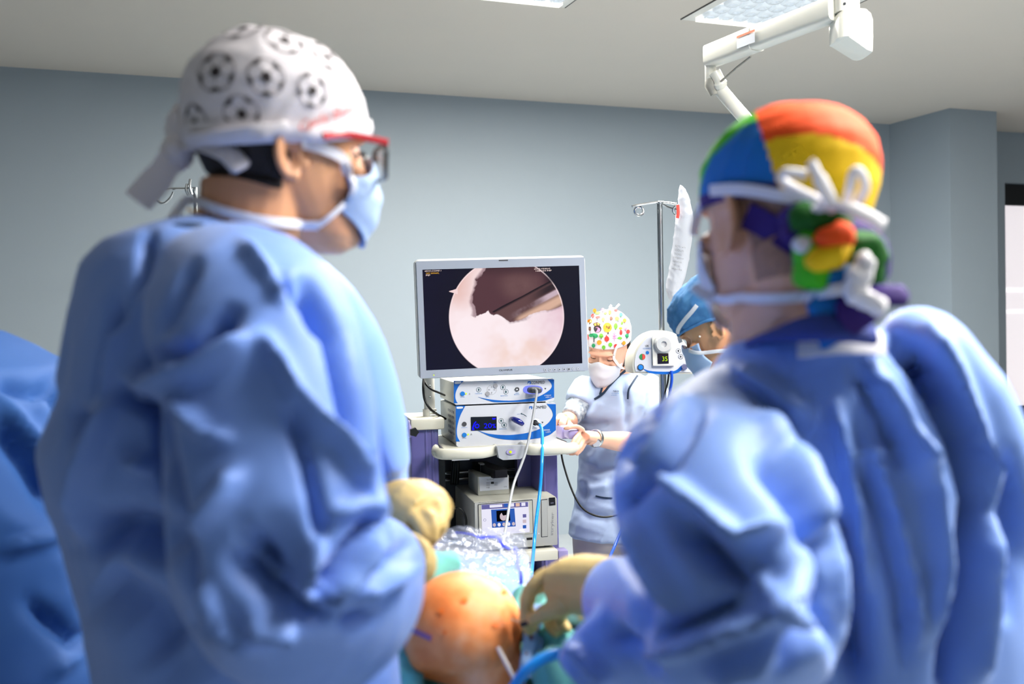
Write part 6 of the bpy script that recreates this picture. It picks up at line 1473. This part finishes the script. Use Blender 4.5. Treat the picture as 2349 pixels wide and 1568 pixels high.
hp = P(1680, 1400, dD + .05)
for f, s in zip(feetD, (-1, 1)): g.tube(catmull([Vector((hp.x + s * .07, hp.y, hp.z + .1)), Vector(((hp.x + s * .07 + f.x) / 2, hp.y, .45)), f + Vector((0, 0, .05))], 5), smooth_list([.095, .085, .075], 5), 20)
cloth('scrubs', g, .012, M_['scrub_navy'], pD, [], [(14, .010, 61)], 5)
# ------------------------------------------------------------------ drip stands, pump and irrigation bag
def rod(g, pts, r, n=6, k=10): g.tube(catmull(pts, n), r, k)
def flat_px(g, pts, d, h=.001, m=0):
    A = [P(a, b, d) for a, b in pts]; g.prism([(q.x, q.z) for q in A], (0, d, 0), (1, 0, 0), (0, 0, 1), (0, -1, 0), h, m)
def stand_base(o, c, r=.20):
    g = G(); g.lathe((c.x, c.y, 0), [(.02, .12), (.05, .11), (.06, .08), (.02, .075)], 20); hub = g.build('hub', M_['steel'], o)
    for k in range(5):
        a = 2 * math.pi * k / 5 + .3; e = Vector((c.x + r * math.cos(a), c.y + r * math.sin(a), .07)); g = G(); g.tube([Vector((c.x, c.y, .095)), e], [.014, .011], 10); lg = g.build('leg', M_['steel'], o)
        g = G(); g.lathe(e + Vector((0, 0, -.042)), [(.008, -.010), (.027, -.009), (.027, .009), (.008, .010)], 16, Matrix.Rotation(math.pi / 2, 3, 'Y')); g.build('caster', M_['black_rubber'], lg)
dI = 3.42
ip = P(1513, 465, dI); iv = thing('drip_stand', 'steel drip stand with curled hooks beside the nurse', 'drip stand', (ip.x, ip.y, 0))
g = G(); g.cyl((ip.x, ip.y, .09), (ip.x, ip.y, 1.25), .0125, n=20); g.build('lower_tube', M_['steel'], iv)
g = G(); g.cyl((ip.x, ip.y, 1.22), (ip.x, ip.y, ip.z), .0095, n=20); g.ell((ip.x, ip.y, ip.z), (.011, .011, .008), 14, 8); g.build('upper_tube', M_['steel'], iv)
def curl(c, r, a0, a1, n=14): return [(c[0] + r * math.cos(math.radians(a0 + (a1 - a0) * k / n)), c[1] - r * math.sin(math.radians(a0 + (a1 - a0) * k / n))) for k in range(n + 1)]
g = G(); rod(g, [P(1513, 463, dI), P(1490, 466, dI - .02), P(1465, 470, dI - .04), P(1450, 473, dI - .05)], .0045); rod(g, [P(a, b, dI - .045 + .0015 * i) for i, (a, b) in enumerate(curl((1466, 484), 10, 120, 480))], .0042, 2); g.build('hook', M_['chrome'], iv)
g = G(); rod(g, [P(1513, 463, dI), P(1535, 465, dI - .02), P(1553, 468, dI - .04)], .0045); rod(g, [P(a, b, dI - .04 + .0015 * i) for i, (a, b) in enumerate(curl((1556, 482), 12, 100, 460))], .0042, 2); g.build('hook', M_['chrome'], iv)
g = G(); rod(g, [P(1513, 464, dI), P(1530, 474, dI + .05), P(1550, 480, dI + .12), P(1556, 488, dI + .13)], .004); g.build('hook', M_['chrome'], iv)
stand_base(iv, ip); iv_r = None
# second stand, top just showing behind the left surgeon's neck
d2 = 4.25; i2 = P(449, 430, d2); iw = thing('drip_stand', 'steel drip stand whose hooks show behind the football cap ties', 'drip stand', (i2.x, i2.y, 0))
g = G(); g.cyl((i2.x, i2.y, .09), (i2.x, i2.y, i2.z), .011, n=16); g.build('pole', M_['steel'], iw)
g = G(); rod(g, [P(449, 432, d2), P(420, 433, d2 - .01), P(380, 433, d2 - .02), P(330, 434, d2 - .03)], .0065); g.build('cross_bar', M_['chrome'], iw)
g = G(); rod(g, [P(398, 440, d2 - .03), P(392, 452, d2 - .03), P(380, 464, d2 - .03), P(370, 466, d2 - .03), P(360, 459, d2 - .03)], .0055); g.build('hook', M_['chrome'], iw)
for x_, y0, y1 in ((429, 422, 448), (437, 411, 446)):
    g = G(); rod(g, [P(x_, y0, d2 - .04), P(x_ - 2, (y0 + y1) / 2, d2 - .045), P(x_ + 3, y1, d2 - .04)], .006); g.build('prong', M_['chrome'], iw)
stand_base(iw, i2, .25)
# irrigation bag
mat('bag_plastic', (206, 209, 216), .25, translucent=.45, coat=.4)
bg = thing('irrigation_bag', 'clear plastic irrigation bag hanging from the drip stand hook', 'irrigation bag', P(1555, 700, dI - .06))
rows = [(424, 1560, 1563), (435, 1558, 1571), (450, 1556, 1580), (475, 1555, 1586), (500, 1551, 1589), (560, 1543, 1586), (610, 1536, 1578), (640, 1530, 1571), (662, 1527, 1562), (685, 1536, 1555), (702, 1546, 1551)]
g = G(); g.loft([ring_px_row(y, a, b, dI - .07, (.006 if i in (0, len(rows) - 1) else .014 + .016 * math.sin(math.pi * i / (len(rows) - 1))), 20) for i, (y, a, b) in enumerate(rows)])
V_, N_, F_ = fuse(g, .005, 3); V_ = V_ + N_ * wrinkle(V_, 55, .010, 14)[:, None]; bo = finish('bag', np_mesh('bag', V_, F_), M_['bag_plastic'], bg, True, True, 180)
tbg = bvh(V_, F_); rs = random.Random(7); g = G()
def decal_text(g, tree, s_, x_, y_, w_, h_, slope=0.0, off=.002):
    V2, F2 = text2d(s_); x0 = min(v[0] for v in V2); x1 = max(v[0] for v in V2); y1 = max(v[1] for v in V2)
    q, _ = on_surface([tree], [(x_ + (x - x0) / (x1 - x0) * w_ + y * 0, y_ - y / y1 * h_ + (x - x0) / (x1 - x0) * slope) for x, y in V2], off); g.add(q, F2)
for i, s_ in enumerate(('0.9% w/v', 'SODIUM', 'CHLORIDE', 'irrigation', 'solution', '3000 ml', 'sterile')):
    decal_text(g, tbg, s_, 1550 - i * 1.4, 566 + i * 8.5, 22 - (i % 3) * 3, 4.5, 4)
g.build('bag_print', M_['ink_grey'], bo, smooth=False)
g = G(); g.ribbon([P(1555, 470, dI - .10), P(1556, 488, dI - .105), P(1554, 500, dI - .105)], .010, .003, [Vector((0, -1, 0))] * 3); g.build('red_clip', M_['ink_red'], bg)
# pump
dP = 3.30
pu = thing('irrigation_pump', 'dome-shaped white pump with green number display clamped on the drip stand', 'pump', P(1520, 860, dP + .06))
arc = [(1452, 856), (1449, 838), (1453, 812), (1464, 790), (1483, 770), (1505, 760), (1525, 758), (1550, 765), (1572, 784), (1586, 812), (1592, 840), (1592, 858)]
arc = [(p.x, p.y) for p in catmull([Vector((a, b, 0)) for a, b in arc], 4)]
A_ = [P(a, b, dP) for a, b in arc]; cp = sum(A_, Vector()) / len(A_); g = G()
off_ = Vector((-.012, 0, 0))
g.loft([[cp + (q - cp) * k + Vector((0, y, 0)) + off_ * (y / .12) for q in A_] for k, y in ((.90, 0), (.97, .002), (1.0, .012), (1.0, .11), (.95, .125))]); g.build('housing', M_['cream_plastic'], pu)
def pf(nm, pts, mt, y=0.0, h=.002, par=None, **k):
    g = G(); flat_px(g, pts, dP - y, h); return g.build(nm, M_[mt], par or pu, **k)
inner = [(1520 + (a - 1520) * .91, 812 + (b - 812) * .90) for a, b in arc]
fp = pf('front_panel', inner, 'fascia_white', .000, .002)
pf('roller_cover', [(1497, 838), (1495, 775), (1500, 768), (1542, 768), (1548, 776), (1546, 838)], 'white_plastic', .002, .012, fp)
g = G(); c_ = P(1521, 789, dP - .014); Mr = Matrix.Rotation(math.pi / 2, 3, 'X'); g.lathe(c_, [(.030, 0), (.030, .010), (.024, .018), (.010, .018), (.008, .012)], 28, Mr); g.build('roller_window', M_['glass_grey'], fp)
dsp = pf('display', [(1509, 834), (1508, 811), (1533, 810), (1534, 833)], 'lcd_dark', .014, .002, fp, smooth=False)
emis('digit_green', (196, 240, 30), 1.3)
g = G(); o_ = P(1519, 828, dP - .0165); writing(g, '35', (o_.x, o_.y, o_.z), (1, 0, 0), (0, 0, 1), 12 * dP / FPX, 10.5 * dP / FPX, (0, -1, 0), .0012); g.build('digits', M_['digit_green'], dsp, smooth=False)
def pdisc(nm, x, y, r, mt, y_, h, par=None): return pf(nm, [(x + r * math.cos(2 * math.pi * k / 18), y + r * math.sin(2 * math.pi * k / 18)) for k in range(18)], mt, y_, h, par or fp)
mat('ink_green', (40, 130, 70), .6)
pdisc('blue_knob', 1469.5, 842, 7.5, 'dark_grey', .002, .003); pdisc('knob_face', 1469.5, 842, 5.6, 'button_blue', .005, .003); pdisc('steel_knob', 1569.5, 841, 6.5, 'steel', .002, .010)
pdisc('emblem', 1473.5, 818, 7, 'ink_green', .002, .0015); pf('emblem_half', [(1473.5, 811), (1479, 813.5), (1480.5, 818), (1479, 822.5), (1473.5, 825)], 'ink_red', .0036, .0008, fp, smooth=False); pdisc('blue_mark', 1485, 808.5, 4, 'button_blue', .002, .0012)
pf('blue_swoosh', [(p.x, p.y) for p in catmull([Vector((a, b, 0)) for a, b in ((1476, 845), (1490, 850), (1520, 852), (1548, 850), (1563, 838), (1568, 834))], 4)] + [(p.x, p.y) for p in catmull([Vector((a, b, 0)) for a, b in ((1566, 846), (1550, 856), (1520, 858), (1490, 855), (1476, 846))], 4)], 'panel_blue', .002, .001, fp, smooth=False)
for x, y, up in ((1556, 804.5, True), (1561.5, 817.5, False)):
    b_ = pdisc('arrow_button', x, y, 5.6, 'ink_black', .002, .001); pdisc('button_face', x, y, 4.8, 'fascia_white', .003, .0006, b_); k = 1 if up else -1
    pf('arrow_mark', [(x, y - 3 * k), (x + 2.6, y), (x + 1, y), (x + 1, y + 2.6 * k), (x - 1, y + 2.6 * k), (x - 1, y), (x - 2.6, y)], 'ink_black', .0037, .0005, b_, smooth=False)
g = G(); o_ = P(1480, 795.5, dP - .002); writing(g, '10K', tuple(o_), (1, 0, 0), (0, 0, 1), 9 * dP / FPX, 5 * dP / FPX, (0, -1, 0), .001); g.build('model_print', M_['ink_black'], fp, smooth=False)
g = G(); o_ = P(1475, 800.5, dP - .002); writing(g, 'CONMED', tuple(o_), (1, 0, 0), (0, 0, 1), 18 * dP / FPX, 3 * dP / FPX, (0, -1, 0), .001); g.build('brand_lettering', M_['ink_blue'], fp, smooth=False)
g = G(); g.box2((ip.x - .03, dP + .1, ip.z * 0 + P(1513, 830, dP).z - .02), (ip.x + .03, ip.y + .02, P(1513, 830, dP).z + .02), .004); g.build('pole_clamp', M_['dark_grey'], pu)
cable('pump_cable', 'blue cable hanging under the white pump', [P(1540, 850, dP - .01), P(1541, 870, dP - .01), P(1538, 890, dP), P(1530, 930, dP + .02), P(1500, 1050, dP + .02), P(1440, 1180, 3.35), P(1415, 1240, 3.3), P(1400, 1275, 3.2), P(1390, 1300, 3.1)], .005, 'cable_navy')
cable('pump_cable', 'thin black cable hanging under the white pump', [P(1534, 858, dP + .05), P(1531, 880, dP + .05), P(1524, 905, dP + .05), P(1510, 960, dP + .08), P(1508, 1100, dP + .10)], .003, 'black_rubber')

# ------------------------------------------------------------------ operating table, patient and drapes
tb = thing('operating_table', 'padded operating table hidden under the green drapes', 'operating table', (.10, 1.95, 0))
g = G(); g.box2((-.10, 1.45, .66), (.32, 2.3, .72), .02); g.build('mattress', M_['black_plastic'], tb)
g = G(); g.box2((-.10, 1.45, .60), (.32, 2.3, .66), .008); g.build('table_frame', M_['steel'], tb)
g = G(); g.box2((0, 1.8, .08), (.22, 2.1, .60), .03); g.build('pedestal', M_['steel'], tb)
g = G(); g.box2((-.12, 1.5, 0), (.34, 2.4, .08), .02); g.build('base', M_['dark_grey'], tb)
mat('drape_teal', (100, 172, 166), .75, noise=(9, .5, (76, 150, 146)), bump=(150, .08, .001))
mat('drape_sky', (128, 158, 206), .7, noise=(10, .4, (112, 144, 196)))
def skin_orange():
    m = mat('skin_orange', (236, 150, 92), .5, sss=.1, spec=.35); nt = m.node_tree; b = nt.nodes['Principled BSDF']
    tc = nt.nodes.new('ShaderNodeTexCoord'); n = nt.nodes.new('ShaderNodeTexNoise'); n.inputs['Scale'].default_value = 14; n.inputs['Detail'].default_value = 3
    r = nt.nodes.new('ShaderNodeValToRGB'); cr = r.color_ramp; cr.elements[0].position = .32; cr.elements[0].color = (*srgb(214, 118, 58), 1); cr.elements[1].position = .68; cr.elements[1].color = (*srgb(244, 182, 138), 1)
    e = cr.elements.new(.5); e.color = (*srgb(236, 146, 84), 1)
    nt.links.new(tc.outputs['Object'], n.inputs['Vector']); nt.links.new(n.outputs['Fac'], r.inputs[0]); nt.links.new(r.outputs[0], b.inputs['Base Color']); return m
skin_orange()
pp_ = thing('person', 'draped patient with rounded bare skin stained orange at the operation site', 'person', (.1, 1.9, .78))
dK = 1.50; g = G()
g.ell(P(1060, 1440, dK), (.0915, .095, .084), 28, 18); g.ell(P(1000, 1475, dK), (.05, .08, .05), 20, 12); g.ell(P(1110, 1450, dK - .01), (.055, .08, .07), 20, 12)
g.tube(catmull([P(1090, 1470, dK - .01), P(1125, 1560, dK - .03), P(1160, 1680, dK - .02), P(1165, 1760, dK + .02)], 4), smooth_list([.075, .052, .05, .05], 4), 22)
g.tube(catmull([P(1075, 1450, dK + .03), P(1100, 1480, 1.66), Vector((.05, 1.85, .84)), Vector((.10, 2.2, .80))], 4), smooth_list([.085, .075, .055, .04], 4), 22)
V_, N_, F_ = fuse(g, .005, 7)
D = folds(V_, N_, [([(960, 1545), (1010, 1560), (1060, 1562)], 14, -.006), ([(1180, 1440), (1190, 1490), (1170, 1540)], 12, -.005), ([(1140, 1500), (1155, 1490)], 9, -.006), ([(1150, 1430), (1165, 1470), (1140, 1500)], 14, .005)])
V_ = V_ + N_ * (D + wrinkle(V_, 18, .003, 71))[:, None]
finish('body', np_mesh('patient', V_, F_), M_['skin_orange'], pp_, True, True, 180); tK = bvh(V_, F_)
mat('marker_violet', (150, 96, 130), .6); mat('blood', (110, 24, 26), .35); mat('spot_orange', (226, 110, 30), .5)
strap('skin_marking', [tK], [(918, 1434), (950, 1446), (990, 1464)], .008, 'marker_violet', pp_, .0012, n=5, th=.0006)
for i, (x, y, r) in enumerate(((1012, 1402, 8), (1066, 1377, 8), (1137, 1433, 9), (1156, 1358, 7), (1020, 1450, 5))):
    q, _ = on_surface([tK], el(x, y, r, r * .9), .0006); c2, _ = on_surface([tK], [(x, y)], .0008); g = G(); g.add([c2[0]] + q, [(0, 1 + k, 1 + (k + 1) % 12) for k in range(12)]); g.build('iodine_spot', M_['spot_orange'], pp_)
# green drape over the patient and table
nxg, nyg = 120, 120
def Hd(x, y):
    s = lambda a, b, v: (lambda t: t * t * (3 - 2 * t))(min(1, max(0, (v - a) / (b - a))))
    z = .80 + .165 * s(1.30, 1.70, y) * (1 - s(1.72, 2.05, y)) * math.exp(-((x - .02) / .45) ** 2)
    z += .012 * math.sin(x * 38 + 6 * math.sin(y * 5)) * s(1.2, 1.5, y) + .008 * math.sin(x * 71 - y * 33 + 2 * math.sin(x * 17)) + .006 * math.sin(y * 60 + x * 25)
    ed = max(0, abs(x - .09) - .26); z -= 2.2 * ed * ed * 6 + ed * .9
    z -= max(0, 1.42 - y) * 2.0
    return max(z, .35)
V_ = []; F_ = []
for j in range(nyg):
    for i in range(nxg):
        x = -.17 + .60 * i / (nxg - 1); y = 1.30 + 1.0 * j / (nyg - 1); V_.append((x, y, Hd(x, y)))
F_ = [(j * nxg + i, j * nxg + i + 1, (j + 1) * nxg + i + 1, (j + 1) * nxg + i) for j in range(nyg - 1) for i in range(nxg - 1)]
dr_ = thing('surgical_drape', 'green surgical drape spread over the patient around the bare skin', 'drape', (.1, 1.5, .35))
so = solid('sheet', np.array(V_), F_, M_['drape_teal'], dr_, .003)
def roll(nm, pts, r, mt, seed, flat=(1, .6), par=None):
    g = G(); pth = catmull(pts, 6); g.tube(pth, r, 18, flat=flat); V2, N2, F2 = fuse(g, .006, 3); V2 = V2 + N2 * wrinkle(V2, 45, .014, seed)[:, None]; return finish(nm, np_mesh(nm, V2, F2), M_[mt], par or dr_, True, True, 180)
roll('drape_fold', [P(905, 1400, 1.56), P(945, 1345, 1.60), P(990, 1312, 1.64), P(1040, 1300, 1.68)], .022, 'drape_teal', 81, (1.2, .8))
roll('drape_fold', [P(930, 1345, 1.66), P(965, 1308, 1.70), P(1010, 1290, 1.74)], .018, 'drape_teal', 82, (1, 1))
roll('drape_fold', [P(1232, 1420, 1.52), P(1262, 1470, 1.50), P(1285, 1530, 1.46), P(1290, 1600, 1.42)], .030, 'drape_teal', 83, (1.4, .8))
roll('drape_fold', [P(1290, 1470, 1.56), P(1330, 1530, 1.50), P(1350, 1600, 1.46)], .034, 'drape_teal', 84, (1.3, .8))
roll('drape_fold', [P(1240, 1560, 1.36), P(1290, 1540, 1.38), P(1340, 1545, 1.40)], .030, 'drape_teal', 85, (1.2, .8))
roll('drape_fold', [P(905, 1500, 1.50), P(925, 1560, 1.46), P(950, 1620, 1.44)], .030, 'drape_teal', 86, (1.2, .8))
sk = thing('adhesive_drape', 'pale blue blood-spotted drape strip beside the orange skin', 'drape', P(1220, 1560, 1.45))
V_ = []; nn = 24
for j in range(nn):
    for i in range(12):
        t, u = j / (nn - 1), i / 11; p = P(1200 + 14 * t - 30 * t * t + u * (44 + 8 * t), 1385 + 170 * t, 1.455 - .05 * t + .05 * u + .004 * math.sin(u * 14 + t * 9) + .004 * math.sin(t * 22)); V_.append(tuple(p))
F_ = [(j * 12 + i, j * 12 + i + 1, (j + 1) * 12 + i + 1, (j + 1) * 12 + i) for j in range(nn - 1) for i in range(11)]
solid('strip', np.array(V_), F_, M_['drape_sky'], sk, .002); tS = bvh(V_, F_)
for i, (x, y, a, b) in enumerate(((1204, 1447, 4, 7), (1220, 1463, 9, 5), (1234, 1445, 3, 3), (1206, 1500, 4, 3))):
    q, _ = on_surface([tS], el(x, y, a, b), .002, 1.45); c2, _ = on_surface([tS], [(x, y)], .0022, 1.45); g = G(); g.add([c2[0]] + q, [(0, 1 + k, 1 + (k + 1) % 12) for k in range(12)]); g.build('blood_spot', M_['blood'], sk)
# clear fluid pouch with blue ties
film('clear_film', (150, 158, 182), .13, .07, .4, .45)
mat('tie_blue', (14, 40, 190), .5)
po = thing('fluid_pouch', 'crinkled clear plastic fluid pouch with dark blue tie behind the orange skin', 'plastic pouch', P(1100, 1340, 1.75))
def sheet_px(c, n, m, amp, seed, th=.0):
    """bilinear patch of corner (px,py,d): TL,TR,BR,BL with crinkles"""
    V = []
    for j in range(m):
        for i in range(n):
            u, v = i / (n - 1), j / (m - 1); q = [(1 - u) * (1 - v) * c[0][k] + u * (1 - v) * c[1][k] + u * v * c[2][k] + (1 - u) * v * c[3][k] for k in range(3)]; V.append(tuple(P(*q)))
    V = np.array(V); F = [(j * n + i, j * n + i + 1, (j + 1) * n + i + 1, (j + 1) * n + i) for j in range(m - 1) for i in range(n - 1)]
    N = normals(V, F); V = V + N * (wrinkle(V, 55, amp, seed) + wrinkle(V, 140, amp * .6, seed + 1))[:, None]; return V, F
V_, F_ = sheet_px([(1018, 1203, 1.86), (1202, 1212, 1.86), (1228, 1345, 1.66), (965, 1290, 1.64)], 70, 46, .016, 91); finish('front_film', np_mesh('f', V_, F_), M_['clear_film'], po, True, True, 180); tF = bvh(V_, F_)
V_, F_ = sheet_px([(1012, 1210, 1.90), (1198, 1222, 1.90), (1226, 1350, 1.74), (975, 1310, 1.72)], 60, 40, .014, 95); finish('back_film', np_mesh('f', V_, F_), M_['clear_film'], po, True, True, 180)
V_, F_ = sheet_px([(1000, 1262, 1.86), (1212, 1272, 1.86), (1222, 1380, 1.66), (985, 1345, 1.66)], 40, 24, .008, 97); finish('blue_lining', np_mesh('f', V_, F_), M_['drape_sky'], po, True, True, 180)
strap('blue_tie', [tF], [(1050, 1235), (1090, 1243), (1132, 1244), (1150, 1256), (1172, 1275)], [.003] * 5 + [.006] * 16, 'tie_blue', po, .014, 1.78, n=5)
strap('blue_tie', [tF], [(1183, 1273), (1186, 1300), (1188, 1318), (1195, 1340)], .0062, 'tie_blue', po, .014, 1.74, n=5)
# blue tube, cannula, instrument and wrapped camera head
cable('suction_tube', 'thick bright blue tube curving across the foreground drape', [P(1150, 1640, 1.27), P(1180, 1575, 1.27), P(1212, 1533, 1.27), P(1255, 1506, 1.28), P(1310, 1496, 1.29), P(1380, 1500, 1.30)], .0076, 'cable_blue')
mat('cannula_white', (214, 206, 202), .4)
g = G(); g.tube([P(1143, 1486, 1.41), P(1188, 1572, 1.345)], .0032, 12); cn = g.build('cannula', M_['cannula_white'], None); tag(cn, 'thin pale cannula sticking out of the orange skin', 'cannula')
ins = thing('surgical_instrument', 'slim metal instrument held by the gloved hand at the orange skin', 'instrument', P(1200, 1425, 1.42))
g = G(); g.tube([P(1235, 1418, 1.40), P(1196, 1432, 1.415)], [.005, .004], 12); g.build('handle', M_['black_plastic'], ins)
g = G(); g.tube([P(1200, 1430, 1.414), P(1172, 1420, 1.44)], .002, 10); g.build('shaft', M_['steel'], ins)
ch = thing('wrapped_camera', 'silver camera head wrapped in clear plastic behind the gloved hand', 'camera head', P(1335, 1440, 1.5))
g = G(); g.tube(catmull([P(1300, 1430, 1.52), P(1340, 1420, 1.50), P(1385, 1400, 1.48)], 5), [.018] * 5 + [.022] * 5 + [.02], 18); g.build('camera_body', M_['steel'], ch)
g = G(); g.tube(catmull([P(1270, 1440, 1.54), P(1310, 1432, 1.52), P(1350, 1420, 1.50), P(1400, 1392, 1.48)], 6), smooth_list([.020, .034, .036, .028], 6), 22); V2, N2, F2 = fuse(g, .004, 2); V2 = V2 + N2 * wrinkle(V2, 60, .014, 101)[:, None]; finish('plastic_wrap', np_mesh('w', V2, F2), M_['clear_film'], ch, True, True, 180)
mat('olive', (96, 92, 58), .5)
g = G(); g.tube([P(1372, 1408, 1.488), P(1382, 1402, 1.484)], .034, 18); g.build('grip_band', M_['olive'], ch)
# blue drape at the left edge
bd = thing('draped_stand', 'equipment stand under a dark blue drape at the left edge', 'draped stand', (P(0, 1200, 1.75).x, 1.75, 0))
g = G(); g.loft([ring_px_row(*r) for r in ((772, -180, -40, 1.72, .10), (800, -260, 20, 1.72, .2), (850, -320, 110, 1.72, .25), (920, -340, 180, 1.72, .27), (1050, -350, 225, 1.72, .28), (1300, -360, 255, 1.72, .29), (1568, -370, 275, 1.72, .30), (2000, -380, 290, 1.72, .31))])
bo_ = P(-50, 1900, 1.72); 
cloth('drape', g, .011, M_['drape_blue'], bd, [([(0, 930), (60, 1010), (120, 1090), (170, 1160)], 22, .018), ([(0, 890), (70, 900), (115, 890)], 16, -.016), ([(0, 990), (60, 1070), (110, 1160)], 20, -.014), ([(0, 1260), (100, 1230), (160, 1200)], 14, .010), ([(60, 1380), (160, 1480), (240, 1430)], 20, -.014), ([(120, 880), (140, 960), (160, 1000)], 16, -.014), ([(100, 1540), (220, 1460)], 12, .008)], [(7, .030, 111), (18, .008, 112)], 6)
g = G(); g.cyl((bo_.x, 1.72, .05), (bo_.x, 1.72, .6), .03); g.build('stand_post', M_['steel'], bd)
g = G(); g.lathe((bo_.x, 1.72, 0), [(.25, 0), (.25, .03), (.05, .06)], 24); g.build('stand_base', M_['steel'], bd)
